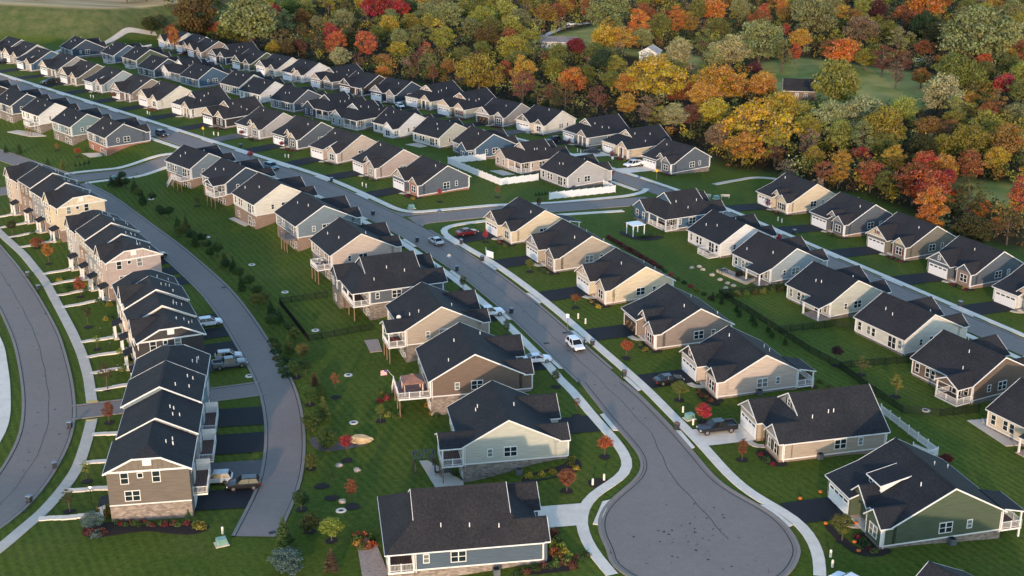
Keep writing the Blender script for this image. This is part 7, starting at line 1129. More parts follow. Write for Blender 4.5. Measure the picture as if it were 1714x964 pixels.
# ------------------------------------------------------------------ vehicles
TYRE = mat_plain('tyre_rubber', (.012, .012, .012), .8, .1); RIM = mat_plain('wheel_rim', (.35, .35, .36), .3, .05, 2, .8); CARGLASS = mat_glass('car_glass', (.008, .010, .012), .15)
LAMP = mat_plain('headlamp', (.75, .75, .72), .15, .03); TAIL = mat_plain('tail_lamp', (.28, .015, .015), .3, .05); BUMP = mat_plain('dark_bumper', (.02, .02, .021), .6, .1)
def paint(name, c):
    if name in MATS: return MATS[name]
    m, n, b, l = newmat(name); b.inputs['Base Color'].default_value = (*c, 1); b.inputs['Roughness'].default_value = .35; b.inputs['Metallic'].default_value = 0; b.inputs['Coat Weight'].default_value = .25; b.inputs['Coat Roughness'].default_value = .08
    t = noise(n, 1.3, 4); l.new(ramp(n, t.outputs[0], sc3(c, .9), sc3(c, 1.06)), b.inputs['Base Color']); MATS[name] = m; return m
PAINT = dict(black=(.010, .010, .012), white=(.72, .73, .74), silver=(.42, .44, .46), grey=(.12, .13, .14), red=(.10, .008, .012), navy=(.02, .03, .055), teal=(.10, .19, .22), dark=(.03, .032, .036))
SPEC = dict(
 sedan=dict(L=4.8, W=1.84, lo=[(-2.4, .42, .74, .78), (-2.28, .3, .95, .88), (-1.5, .26, .98, .92), (0, .24, .93, .92), (1.2, .25, .9, .91), (2.1, .28, .76, .86), (2.38, .38, .6, .74)], gb=(-1.75, 1.05), gt=(-.95, .3), zs=.93, zr=1.43, wb=2.8, r=.33),
 suv=dict(L=4.7, W=1.9, lo=[(-2.33, .46, .95, .82), (-2.22, .36, 1.05, .92), (-1.3, .32, 1.06, .94), (0, .3, 1.03, .95), (1.15, .31, 1.02, .94), (2.1, .36, .9, .88), (2.33, .45, .7, .78)], gb=(-2.15, 1.1), gt=(-1.75, .25), zs=1.03, zr=1.70, wb=2.75, r=.36),
 hatch=dict(L=4.2, W=1.78, lo=[(-2.08, .42, .85, .78), (-1.98, .3, .95, .86), (-1.2, .27, .96, .88), (0, .25, .94, .89), (1.1, .26, .9, .87), (1.85, .3, .78, .82), (2.08, .4, .62, .7)], gb=(-1.9, 1.0), gt=(-1.45, .2), zs=.93, zr=1.48, wb=2.55, r=.32),
 pickup=dict(L=5.9, W=2.0, lo=[(-2.92, .55, .98, .93), (-2.85, .45, 1.06, .98), (-1.6, .42, 1.06, 1.0), (0, .42, 1.1, 1.0), (1.3, .42, 1.12, 1.0), (2.6, .46, 1.05, .96), (2.92, .52, .8, .88)], gb=(-1.15, 1.35), gt=(-.85, .6), zs=1.1, zr=1.86, wb=3.75, r=.42))
def loft(mb, st, mi=0):
    k = len(mb.v)
    for x, zl, zh, hw in st: mb.v += [(x, -hw * .9, zl), (x, -hw, zl + .12), (x, -hw, zh - .12), (x, -hw * .9, zh), (x, 0, zh + .025), (x, hw * .9, zh), (x, hw, zh - .12), (x, hw, zl + .12), (x, hw * .9, zl)]
    n = 9
    for i in range(len(st) - 1):
        for j in range(n): a = k + i * n + j; b = k + i * n + (j + 1) % n; mb.f.append((a, b, b + n, a + n)); mb.m.append(mi)
    mb.f.append(tuple(range(k, k + n))); mb.m.append(mi); e = k + (len(st) - 1) * n; mb.f.append(tuple(range(e + n - 1, e - 1, -1))); mb.m.append(mi)
def vehicle_meshes(kind):
    s = SPEC[kind]; b = MB(); hw = s['W'] / 2; st = s['lo']
    if kind == 'pickup': loft(b, [p for p in st if p[0] >= -1.3] if False else st)
    else: loft(b, st)
    (x0, x1), (x2, x3), zs, zr = s['gb'], s['gt'], s['zs'], s['zr']; wb_, wt = hw * .93, hw * .74
    B4 = [(x0, -wb_, zs), (x1, -wb_, zs), (x1, wb_, zs), (x0, wb_, zs)]; T4 = [(x2, -wt, zr - .05), (x3, -wt, zr - .05), (x3, wt, zr - .05), (x2, wt, zr - .05)]
    g = MB(); g.hexa(B4, T4)
    b.hexa([(x2 - .06, -wt - .03, zr - .06), (x3 + .08, -wt - .03, zr - .06), (x3 + .08, wt + .03, zr - .06), (x2 - .06, wt + .03, zr - .06)], [(x2, -wt + .08, zr + .02), (x3, -wt + .08, zr + .02), (x3, wt - .08, zr + .02), (x2, wt - .08, zr + .02)])
    for p, q in zip(B4, T4): b.beam((p[0], p[1] * 1.005, p[2] - .02), (q[0], q[1] * 1.01, q[2]), .09, .09)
    for sy in (-1, 1): xm = (x0 + x1) / 2 - .1; b.beam((xm, sy * wb_ * 1.003, zs - .02), ((x2 + x3) / 2 - .05, sy * wt * 1.01, zr - .05), .07, .07)
    bed = None
    if kind == 'pickup': bed = MB().box(-2.72, -1.25, -.82, .82, 1.068, 1.10).mesh('bed_liner', BUMP); [b.box(-2.85, -1.18, sy * .97 - .09, sy * .97 + .09, .9, 1.32) for sy in (-1, 1)]; b.box(-2.9, -2.8, -.95, .95, .8, 1.32)
    ty = MB().tube((0, -.11, 0), (0, .11, 0), s['r'], s['r'], 16).mesh('tyre', TYRE); ri = MB().tube((0, -.12, 0), (0, .12, 0), s['r'] * .62, s['r'] * .62, 10).mesh('rim', RIM)
    hl = MB().box(-.08, .06, -.2, .2, -.08, .08).mesh('headlight', LAMP); tl = MB().box(-.05, .06, -.13, .13, -.14, .14).mesh('tail_light', TAIL)
    bp = MB().box(st[-1][0] - .06, st[-1][0] + .06, -hw * .75, hw * .75, st[-1][1] - .05, st[-1][1] + .16).box(st[0][0] - .06, st[0][0] + .06, -hw * .75, hw * .75, st[0][1] - .05, st[0][1] + .14).mesh('bumper', BUMP)
    mi = MB().box(-.08, .08, -.1, .1, -.07, .07).mesh('wing_mirror', BUMP)
    return b, g.mesh('windows', CARGLASS), ty, ri, hl, tl, bp, bed, mi
VM = {}
def vehicle(kind, colour, px, label, cat, group='cars and trucks of the residents'):
    x, y, z, h = px
    if kind not in VM: VM[kind] = vehicle_meshes(kind)
    b, gl, ty, ri, hl, tl, bp, bed, mi = VM[kind]; s = SPEC[kind]
    root = thing({'pickup': 'pickup_truck', 'suv': 'parked_suv', 'sedan': 'parked_car', 'hatch': 'parked_car'}[kind], (x, y, z), rad(h), label, cat, group)
    link('body', cached(('body', kind, colour), lambda: b.mesh('body', paint('car_paint_' + colour, PAINT[colour]))), root); link('windows', gl, root); link('bumper', bp, root)
    if bed: link('bed_liner', bed, root)
    for sx in (-1, 1):
        for sy in (-1, 1):
            t = link('wheel', ty, root, (sx * s['wb'] / 2 + .05, sy * (s['W'] / 2 - .1), s['r'])); link('rim', ri, t)
    for sy in (-1, 1):
        link('headlight', hl, root, (s['lo'][-1][0] - .05, sy * (s['W'] / 2 - .32), s['lo'][-1][2] - .04)); link('tail_light', tl, root, (s['lo'][0][0] + .03, sy * (s['W'] / 2 - .2), s['lo'][0][2] - .14)); link('wing_mirror', mi, root, (s['gb'][1] - .35, sy * (s['W'] / 2 + .05), s['zs'] + .08))
    return root
for kd, colr, pos, lab, cat in CARS: vehicle(kd, colr, pos, lab, cat)

# ------------------------------------------------------------------ trees, shrubs
LC = dict(red=(.331, .034, .031), redorange=(.389, .092, .034), orange=(.428, .151, .022), gold=(.389, .213, .030), yellow=(.38, .265, .028), yellowolive=(.235, .195, .03), yellowgreen=(.25, .25, .05), sage=(.20, .215, .085), pale=(.29, .28, .13),
    olive=(.135, .145, .036), olivebrown=(.121, .082, .031), rust=(.243, .088, .035), rustgold=(.252, .136, .035), brownred=(.146, .058, .041), tanpink=(.194, .131, .088), darkolive=(.06, .065, .022), darkgreen=(.03, .058, .026), green=(.068, .116, .027),
    darkred=(.176, .022, .027), purple=(.082, .027, .036), spruce=(.045, .085, .028), brightgreen=(.097, .165, .030), lime=(.194, .234, .034), bluegreen=(.097, .146, .136), hotred=(.447, .030, .034), brown=(.116, .073, .043))
def leaf_mesh(name, quads, rnd):
    n = len(quads); me = bpy.data.meshes.new(name); V = np.array([p for q in quads for p in q[0]], np.float32)
    me.from_pydata(V.tolist(), [], [(4 * i, 4 * i + 1, 4 * i + 2, 4 * i + 3) for i in range(n)])
    a = me.color_attributes.new('leafvar', 'FLOAT_COLOR', 'POINT'); C = np.ones((4 * n, 4), np.float32)
    for i, q in enumerate(quads): C[4 * i:4 * i + 4, :3] = q[1]
    a.data.foreach_set('color', C.ravel()); me.materials.append(LEAF); me.update(); return me
def rvec(r):
    while True:
        v = Vector((r.uniform(-1, 1), r.uniform(-1, 1), r.uniform(-1, 1)))
        if .05 < v.length < 1: return v.normalized()
def leafquad(r, c, nrm, s):
    a = nrm.orthogonal().normalized(); a.rotate(Matrix.Rotation(r.uniform(0, 6.28), 3, nrm)); b = nrm.cross(a); s1 = s * r.uniform(.65, 1.3); s2 = s * r.uniform(.45, .9)
    return [tuple(c - a * s1), tuple(c - b * s2), tuple(c + a * s1), tuple(c + b * s2)]
CH = dict(r=1.75, t=2.7, p=1.5, d=1.3, s=2.1, c=3.3)
def crown_mesh(kind, seed):
    r = random.Random(seed * 31 + ord(kind)); H = CH[kind]; quads = []; clumps = []
    nc = dict(r=46, t=46, p=40, d=60, s=24, c=60)[kind]; lob = [(r.uniform(0, 6.28), r.uniform(.12, .3)) for _ in range(3)]
    for i in range(nc):
        for _ in range(40):
            u = r.uniform(.04, .97); th = r.uniform(0, 6.28)
            if kind == 'c': env = (1 - u) * .98 + .03
            elif kind == 'd': env = math.sqrt(max(0, 1 - u * u)) * (1 if u > .12 else .85)
            elif kind == 't': env = (math.sin(math.pi * min(1, u * .88 + .1)) ** .55) * .95
            elif kind == 'p': env = (math.sin(math.pi * min(1, u * .8 + .22)) ** .6)
            else: env = math.sin(math.pi * min(1, u * .86 + .12)) ** .6
            env *= 1 + sum(a * math.cos(th * (k + 2) + p) for k, (p, a) in enumerate(lob)) * .55
            rr = env * math.sqrt(r.uniform(.3, 1)) if kind != 's' else env * math.sqrt(r.uniform(.1, 1))
            cs = dict(r=.27, t=.24, p=.24, d=.2, s=.21, c=.2)[kind] * r.uniform(.75, 1.25); c = Vector((math.cos(th) * max(0, rr - cs * .6), math.sin(th) * max(0, rr - cs * .6), u * (H - .3) + .1))
            if all((c - q[0]).length > (cs + q[1]) * (.62 if kind != 'p' else .72) for q in clumps): break
        cv = (r.random(), r.gauss(.5, .17), r.random()); clumps.append((c, cs, cv))
    per = dict(r=105, t=100, p=110, d=90, s=75, c=80)[kind]; ls = dict(r=.05, t=.05, p=.047, d=.045, s=.043, c=.05)[kind]
    for c, cs, cv in clumps:
        for j in range(per):
            v = rvec(r); v.z = v.z * .8 + .18; q = c + Vector((v.x * 1.15, v.y * 1.15, v.z * .78)) * cs * (r.uniform(.45, 1.12))
            nrm = (v * .9 + rvec(r) * .9 + Vector((0, 0, .35))).normalized()
            quads.append((leafquad(r, q, nrm, ls), (min(1, max(0, cv[0] * .6 + r.random() * .4)), min(1, max(0, cv[1] * .55 + r.gauss(.22, .13))), r.random())))
    return leaf_mesh('crown', quads, r)
def trunk_mesh(kind, seed):
    r = random.Random(seed * 17 + ord(kind)); H = CH[kind]; m = MB(); low = -dict(r=.75, t=.8, p=.7, d=.3, s=.9, c=.4)[kind]
    pts = [Vector((0, 0, low - .25)), Vector((r.uniform(-.03, .03), r.uniform(-.03, .03), low * .3)), Vector((r.uniform(-.06, .06), r.uniform(-.06, .06), H * .35)), Vector((r.uniform(-.08, .08), r.uniform(-.08, .08), H * .8))]; rd = [.075, .06, .045, .012]
    for i in range(3): m.tube(pts[i], pts[i + 1], rd[i], rd[i + 1], 7, cap=False)
    for i in range(9 if kind in 'rps' else 5):
        t = r.uniform(.15, .9); b = pts[1].lerp(pts[2], t); a = r.uniform(0, 6.28); e = b + Vector((math.cos(a) * r.uniform(.45, .75), math.sin(a) * r.uniform(.45, .75), r.uniform(.35, .75) * min(1, H / 2)))
        if kind == 'c': e = b + Vector((math.cos(a) * .4, math.sin(a) * .4, .1))
        mid = b.lerp(e, .5) + Vector((0, 0, .06)); m.tube(b, mid, .032, .022, 5, cap=False); m.tube(mid, e, .022, .006, 5, cap=False)
        for j in range(2): f = mid.lerp(e, r.uniform(.1, .7)); m.tube(f, f + Vector((r.uniform(-.3, .3), r.uniform(-.3, .3), r.uniform(.1, .35))), .012, .004, 4, cap=False)
    return m.mesh('trunk', BARK)
NV = dict(r=6, t=3, p=4, d=2, s=4, c=3)
CROWNS = {k: [crown_mesh(k, i) for i in range(n)] for k, n in NV.items()}; TRUNKS = {k: [trunk_mesh(k, i) for i in range(n)] for k, n in NV.items()}
TR = random.Random(77)
def tree(x, y, z, R, h, colour, kind, label, group, name='tree', cat='tree', crown_frac=None):
    i = TR.randrange(NV[kind]); H = CH[kind]; hz = (h - H * R) / R
    root = thing(name, (x, y, z), TR.uniform(0, 6.28), label, cat, group)
    low = dict(r=.75, t=.8, p=.7, d=.3, s=.9, c=.4)[kind]
    root.scale = (R * TR.uniform(.9, 1.12), R * TR.uniform(.9, 1.12), R * TR.uniform(.94, 1.1)) if 'wood' in group else (R, R, R)
    c = link('crown', CROWNS[kind][i], root, (0, 0, max(.0, hz))); v = TR.uniform(.88, 1.12); cc = LC[colour]; j = [TR.uniform(.92, 1.08) for _ in range(3)]
    c.color = (min(1, cc[0] * v * j[0]), min(1, cc[1] * v * j[1]), min(1, cc[2] * v * j[2]), 1)
    t = link('trunk', TRUNKS[kind][i], root, (0, 0, max(0, hz)))
    if hz > low: t.scale = (1, 1, 1)
    return root
ORD = ['', 'leftmost', 'second from left', 'third from left', 'fourth from left', 'fifth from left', 'sixth from left', 'seventh from left', 'eighth from left']
for (x, y, z, R, h, c, k), (lm, od) in zip(WT, WTI): tree(x, y, z, R, h, c, k, CW[c] + ' ' + SHP[k] + ' tree ' + LM[lm] + (', ' + ORD[od] if od else ''), 'trees of the autumn wood')
NTH = 'leftmost second third fourth fifth sixth seventh eighth ninth tenth eleventh twelfth thirteenth fourteenth fifteenth sixteenth seventeenth eighteenth nineteenth twentieth'.split() + ['twenty-first', 'twenty-second', 'twenty-third', 'twenty-fourth', 'twenty-fifth', 'twenty-sixth', 'twenty-seventh', 'twenty-eighth', 'twenty-ninth', 'thirtieth', 'thirty-first', 'thirty-second', 'thirty-third', 'thirty-fourth', 'thirty-fifth', 'thirty-sixth', 'thirty-seventh', 'thirty-eighth', 'thirty-ninth', 'fortieth']
def numbered(its, lab, pre=None):      # one label each: look first, then place from left to right in view
    g = {}
    for it in its: g.setdefault(pre(it) if pre else '', []).append(it)
    for w_, l_ in g.items():
        l_.sort(key=lambda t: t[0] / t[1])
        for i, it in enumerate(l_): yield it, (w_ + ' ' if w_ else '') + lab + ('' if len(l_) == 1 else ', ' + NTH[i] + (' from left' if i else ''))
for lab, grp, its in ST:
  for (x, y, z, R, h, c, k), lab_ in numbered(its, lab): tree(x, y, z, R, h, c, k, lab_, grp, name='evergreen_tree' if k == 'c' else 'young_tree')
# low shrubs: leafy mounds
def shrub_mesh(seed):
    r = random.Random(seed); quads = []
    for i in range(260):
        v = rvec(r); v.z = abs(v.z); q = Vector((v.x, v.y, v.z * .85)) * r.uniform(.7, 1.05) * (1 + .12 * math.sin(v.x * 5 + seed) + .1 * math.sin(v.y * 7)); quads.append((leafquad(r, q, (v + rvec(r) * .8).normalized(), .15), (r.random(), min(1, max(0, r.gauss(.5, .2))), r.random())))
    return leaf_mesh('foliage', quads, r)
SHM = [shrub_mesh(i) for i in range(4)]
def shrub(x, y, z, R, h, colour, label, group):
    o = link('shrub', TR.choice(SHM), None, (x, y, z - .05), TR.uniform(0, 6.28), (R, R, h)); cc = LC[colour]; v = TR.uniform(.85, 1.15); o.color = (*[min(1, a * v) for a in cc], 1); tag(o, label, 'shrub', group); return o
CW.update(spruce='dark green', brown='brown', lime='lime green', bluegreen='blue-green', hotred='scarlet', brightgreen='bright green')
for lab, grp, its in SHR:
  for (x, y, z, R, h, c), lab_ in numbered(its, lab, lambda t: CW[t[5]]): shrub(x, y, z, R, h, c, lab_, grp)
# understorey of the wood: a mass of low trees and brush that nobody could count
def mat_brush():
    m, n, b, l = newmat('brush_leaves'); at = n.nodes.new('ShaderNodeAttribute'); at.attribute_name = 'leafvar'; l.new(at.outputs['Color'], b.inputs['Base Color']); b.inputs['Roughness'].default_value = .8; b.inputs['Specular IOR Level'].default_value = .1; return m
r = random.Random(9); quads = []; wp = D['wood_poly']; xs = [p[0] for p in wp]; ys = [p[1] for p in wp]
PX = np.array([r.uniform(min(xs), max(xs)) for _ in range(60000)]); PY = np.array([r.uniform(min(ys), max(ys)) for _ in range(60000)])
ok = in_poly(PX, PY, wp)
for hpoly in D['meadows']: ok &= ~in_poly(PX, PY, hpoly)
ok &= np.abs(PX) < PY * .47 + 14
for key in HS: ok &= np.hypot(PX - HS[key][0], PY - HS[key][1]) > 11
for f in FARM: ok &= np.hypot(PX - f[0], PY - f[1]) > 12
PX, PY = PX[ok], PY[ok]; PZ = terrain(PX, PY); BC = ['darkolive', 'olive', 'olive', 'yellowolive', 'darkolive', 'sage', 'tanpink', 'yellowolive', 'olivebrown', 'olive', 'rustgold', 'yellowgreen', 'darkgreen']
NB, NU = 2300, 4200
for j, (x, y, z) in enumerate(zip(PX[:NB + NU], PY[:NB + NU], PZ[:NB + NU])):
    small = j >= NB; s = r.uniform(.6, 1.9) if small else r.uniform(1.7, 3.6); hh = s * (r.uniform(.5, 1.2) if small else r.uniform(1.5, 2.3)); cc = LC[r.choice(BC)] if not small else LC[r.choice(['darkolive', 'olivebrown', 'brown', 'darkolive'])]; k_ = r.uniform(.6, 1.15); lob = [(rvec(r), r.uniform(.35, .6)) for _ in range(7)]
    for i in range(14 if small else 100):
        v = rvec(r)
        if small: v.z = abs(v.z); c = Vector((x + v.x * s, y + v.y * s, z + v.z * hh)); ls = .32
        else: lv, lr_ = lob[i % 7]; u = lv * .6 + v * lr_ * r.uniform(.6, 1.1); c = Vector((x + u.x * s, y + u.y * s, z + hh * .55 + u.z * hh * .52)); ls = .34
        f = k_ * r.uniform(.5, 1.45); quads.append((leafquad(r, c, (v + rvec(r)).normalized(), ls), (cc[0] * f, cc[1] * f, cc[2] * f)))
me = leaf_mesh('undergrowth', quads, r); me.materials.clear(); me.materials.append(mat_brush()); o = link('undergrowth', me); tag(o, 'tangled brush and understorey saplings filling the wood floor', 'undergrowth', kind='stuff')

# ------------------------------------------------------------------ garden surfaces
BEDM = dict(bed_gravel=mat_plain('grey_gravel', (.10, .09, .085), .95, .4, 8))
def rounded(poly, n=2):
    for _ in range(n):
        q = []
        for i in range(len(poly)): a, b = poly[i], poly[(i + 1) % len(poly)]; q += [(a[0] * .75 + b[0] * .25, a[1] * .75 + b[1] * .25), (a[0] * .25 + b[0] * .75, a[1] * .25 + b[1] * .75)]
        poly = q
    return poly
for k, pg in AREA.items():
    bed = k.startswith('bed'); mb = MB()
    sheet(mb, rounded(pg) if bed else pg, .055 if bed else .09, 0, .12 if not bed else .05); structure('mulch_bed' if bed else 'patio', mb, BEDM.get(k, MULCH) if bed else (CONC2 if k in ('patio_s7', 'patio_l11', 'patio_l8', 'patio_v2', 'patio_v4', 'patio_l2', 'patio_l13') else PAVER))
def disc(x, y, r, lift, seed=0, n=14):
    q = random.Random(seed); return [(x + r * q.uniform(.85, 1.12) * math.cos(6.283 * i / n), y + r * q.uniform(.85, 1.12) * math.sin(6.283 * i / n)) for i in range(n)]
for i, (x, y, z) in enumerate(PT['mulch']): mb = MB(); sheet(mb, disc(x, y, 1.05, 0, i), .05); structure('mulch_bed', mb, MULCH)
for lab, grp, its in ST:
    if grp.startswith('young garden'):
        for (x, y, z, R, h, c, k) in its:
            if k != 'c' and R < 1.6: mb = MB(); sheet(mb, disc(x, y, .85, 0, int(x * 7)), .045); structure('mulch_bed', mb, MULCH)
def front_bed(key):
    x, y, z, rot, W, Dp = HS[key]; a = rad(rot); c, s = math.cos(a), math.sin(a); Wl = lambda lx, ly: (x + c * lx - s * ly, y + s * lx + c * ly)
    mb = MB(); sheet(mb, rounded([Wl(*p) for p in ((W / 2 - 4.4, -Dp / 2 + .2), (W / 2 - 4.3, -Dp / 2 - 1.6), (W / 2 - 2, -Dp / 2 - 2.1), (W / 2 + .8, -Dp / 2 - 1.6), (W / 2 + 1.3, -Dp / 2 + 1.2), (W / 2 - .3, -Dp / 2 + 1.2))]), .05); structure('mulch_bed', mb, MULCH)
for k in ('R1', 'R2', 'R3', 'R4', 'R5', 'R6', 'R7', 'Q1', 'Q2', 'Q3', 'Q4', 'U1', 'U2', 'U3', 'U4', 'U5', 'U6', 'U8', 'U10', 'W1', 'W2', 'W3', 'W4', 'W5', 'W6', 'W8', 'W12'): front_bed(k)
# ------------------------------------------------------------------ fences
WPVC = mat_plain('white_vinyl', (.74, .74, .74), .45, .04)
def along(line, step):
    out = []
    for a, b in zip(line[:-1], line[1:]):
        L = math.dist(a, b); n = max(1, round(L / step))
        for i in range(n): out.append(((a[0] + (b[0] - a[0]) * i / n, a[1] + (b[1] - a[1]) * i / n), (a[0] + (b[0] - a[0]) * (i + 1) / n, a[1] + (b[1] - a[1]) * (i + 1) / n)))
    return out
def unit_panel(kind):
    m = MB()
    if kind == 'white':
        m.box(0, 1, -.03, .03, .08, .2); m.box(0, 1, -.035, .035, 1.62, 1.74)
        for i in range(14): m.box(i / 14 + .003, (i + 1) / 14 - .003, -.015, .015, .2, 1.62)
    elif kind == 'picket':
        m.box(0, 1, -.03, .03, .25, .37); m.box(0, 1, -.03, .03, 1.0, 1.1)
        for i in range(16): m.box((i + .2) / 16, (i + .8) / 16, -.045, -.03, .06, 1.3)
    else:
        for z in (.15, 1.05, 1.25): m.box(0, 1, -.015, .015, z - .02, z + .02)
        for i in range(20): m.box((i + .35) / 20, (i + .65) / 20, -.012, .012, .05, 1.3)
    return m.mesh('panel', WPVC if kind != 'black' else BLACKM)
def fence(kind, line, label, cat='fence'):
    x, y = line[0]; root = thing('fence', (0, 0, 0), 0, label, cat, 'garden fences'); pm = cached(('pan', kind), lambda: unit_panel(kind)); h = dict(white=1.85, picket=1.4, black=1.35)[kind]; t = dict(white=.065, picket=.06, black=.035)[kind]
    po = cached(('post', kind), lambda: (MB().box(-t, t, -t, t, -.3, h).box(-t - .015, t + .015, -t - .015, t + .015, h, h + .06)).mesh('post', WPVC if kind != 'black' else BLACKM))
    segs = along(line, 2.3)
    for i, (a, b) in enumerate(segs):
        za, zb = tz(*a), tz(*b); L = math.dist(a, b); o = link('panel', pm, root, (a[0], a[1], (za + zb) / 2), math.atan2(b[1] - a[1], b[0] - a[0]), (L, 1, 1)); link('post', po, root, (a[0], a[1], za), math.atan2(b[1] - a[1], b[0] - a[0]))
    b = segs[-1][1]; link('post', po, root, (b[0], b[1], tz(*b)))
    return root
fence('white', FEN['white_a'], 'white vinyl privacy fence around the pinkish porch house yard'); fence('white', FEN['white_b'], 'white vinyl privacy fence along the cross street before the light grey house')
fence('picket', FEN['picket'], 'white picket fence behind the long roofed tan house')
fence('black', FEN['black_a'], 'black metal fence enclosing the slate blue house back lawn'); fence('black', FEN['black_b'], 'long black metal fence running behind the right-hand gardens'); fence('black', FEN['black_c'], 'black metal fence between the ivory and off-white house lawns'); fence('black', FEN['black_d'], 'black metal fence between off-white and brown house lawns'); fence('black', FEN['black_e'], 'black metal fence below the light blue house')
p0, p1, p2 = SCREEN; ss_ = thing('privacy_screen', (0, 0, 0), 0, 'small white vinyl screen on the lawn below the cream corner house', 'screen')
for a, b in ((p0, p1), (p1, p2)): L = math.dist(a[:2], b[:2]); o = link('panel', cached(('pan', 'white'), lambda: unit_panel('white')), ss_, (a[0], a[1], a[2]), math.atan2(b[1] - a[1], b[0] - a[0]), (L, 1, .8))
# ------------------------------------------------------------------ street furniture
def bin_mesh():
    b = MB().hexa([(-.24, -.26, .08), (.24, -.26, .08), (.24, .26, .08), (-.24, .26, .08)], [(-.3, -.36, 1.0), (.3, -.36, 1.0), (.3, .36, 1.0), (-.3, .36, 1.0)]).mesh('bin_body', mat_plain('bin_plastic', (.035, .04, .048), .6, .15))
    l = MB().hexa([(-.33, -.4, 1.0), (.33, -.4, 1.0), (.33, .4, 1.0), (-.33, .4, 1.0)], [(-.3, -.36, 1.1), (.3, -.36, 1.1), (.3, .3, 1.14), (-.3, .3, 1.14)])
    w = MB().tube((-.3, .3, .1), (.3, .3, .1), .1, .1, 10).mesh('wheel', TYRE)
    return b, l.mesh('lid', mat_plain('bin_lid_blue_grey', (.16, .21, .26), .5, .1)), l.mesh('lid', mat_plain('bin_lid_brown', (.16, .085, .06), .6, .1)), w
bb, lid1, lid2, bw = bin_mesh()
BINL = ['by the cream corner house drive', 'by the tan house drive', 'across from the tan house drive', 'above the pinkish beige house', 'across from the silver sedan', 'by the white pickup drive', 'beside the white SUV', 'brown-lidded one by the beige house drive', 'brown-lidded one by the black pickup drive', 'where the lane meets the left street', 'on the left street below the lane', 'nearest the bottom left', 'on the left street, farthest up', 'on the left street, second farthest up', 'on the valley street by the cream house', 'on the valley street near the right edge', 'by the grey blue house drive on the upper street', 'across the upper street from the deep blue house', 'on the upper street above the slate house drive']
for i, ((x, y, z), wh) in enumerate(zip(PT['bin'], BINL)):
    r_ = thing('wheelie_bin', (x, y, z + .08), rad(20 + 37 * i % 90), ('dark wheeled refuse bin ' + wh) if 'one by' not in wh else 'refuse bin, ' + wh, 'bin', 'wheeled bins at the kerb'); link('bin_body', bb, r_); link('lid', lid2 if 'brown' in wh else lid1, r_); link('wheel', bw, r_)
ped = cached('ped', lambda: MB().tube((0, 0, 0), (0, 0, .85), .16, .15, 10).tube((0, 0, .85), (0, 0, 1.0), .18, .1, 10).mesh('pedestal_post', mat_plain('ivory_plastic', (.68, .64, .54), .5, .06)))
PEDL = ['the pinkish taupe house'] * 2 + ['the slate blue upper house'] * 2 + ['the charcoal house'] * 2 + ['the bright cream house'] * 2 + ['the pale blue grey upper house'] * 2 + ['the dark sedan drive'] * 2 + ['the slate navy house drive'] * 2 + ['the open garage drive'] * 2 + ['the scarlet maple'] * 2 + ['the sage house lawn at the bulb'] * 2 + ['the white SUV at bottom right'] * 2 + ['the bottom left cabinet']
for i, ((x, y, z), l) in enumerate(zip(PT['pedestal'], PEDL)): tag(link('utility_pedestal', ped, None, (x, y, z)), ('' if i == 22 else ('right ' if i % 2 else 'left ')) + 'ivory utility post beside ' + l, 'utility post', 'utility pedestals on the lawns')
tb = cached('tbox', lambda: MB().hexa([(-.65, -.5, 0), (.65, -.5, 0), (.65, .5, 0), (-.65, .5, 0)], [(-.6, -.45, .8), (.6, -.45, .8), (.6, .45, .85), (-.6, .45, .85)]).mesh('cabinet', GREENBOX)); tp = cached('tpad', lambda: MB().box(-.85, .85, -.7, .7, -.2, .08).mesh('pad', CONC2)); td = cached('tdoor', lambda: MB().box(-.55, .55, -.5, -.47, .1, .72).mesh('cabinet_door', mat_plain('utility_green_dark', (.15, .27, .23), .5)))
for (x, y, z), l in zip(PT['box'], ['by the side street walk', 'on the red brick corner house lawn', 'between two benches on the green', 'beside the scarlet maple', 'by the slate blue house walk', 'on the bottom left lawn']):
    r_ = thing('utility_cabinet', (x, y, z + .05), rad(25), 'green metal utility cabinet ' + l, 'utility cabinet', 'green utility cabinets'); link('cabinet', tb, r_); link('pad', tp, r_); link('cabinet_door', td, r_)
x, y, z = PT['box'][2]
for s, l in ((-1, 'left'), (1, 'right')):
    b = thing('bench', (x + s * 2.3, y + .9 - s * .25, z), rad(-12 + s * 4), 'grey bench on the green, %s of the utility cabinet' % l, 'bench', 'benches on the green'); MB().box(-1.1, 1.1, -.22, .22, .42, .5).obj('seat', CONC2, b)
    MB().box(-1.1, 1.1, .2, .26, .6, .95).obj('backrest', CONC2, b)
    for sx in (-.9, .9): MB().box(sx - .06, sx + .06, -.2, .24, 0, .42).obj('leg', CONC2, b)
rg = MB(); n = 18
for i in range(n):
    a, b = 6.283 * i / n, 6.283 * (i + 1) / n; rg.hexa([(.36 * math.cos(a), .36 * math.sin(a), 0), (.72 * math.cos(a), .72 * math.sin(a), 0), (.72 * math.cos(b), .72 * math.sin(b), 0), (.36 * math.cos(b), .36 * math.sin(b), 0)], [(.36 * math.cos(a), .36 * math.sin(a), .1), (.7 * math.cos(a), .7 * math.sin(a), .07), (.7 * math.cos(b), .7 * math.sin(b), .07), (.36 * math.cos(b), .36 * math.sin(b), .1)])
rgm = rg.mesh('ring', CONC); gr_ = MB().tube((0, 0, .02), (0, 0, .07), .36, .36, 14).mesh('grate', BLACKM)
for (x, y, z), l in numbered(PT['ring'], 'round pale concrete yard drain set in the lawns'): r_ = thing('yard_drain', (x, y, z), 0, l, 'drain', 'round yard drains'); link('ring', rgm, r_); link('grate', gr_, r_)
dg = MB(); dg.box(-.45, .45, -.3, .3, 0, .02)
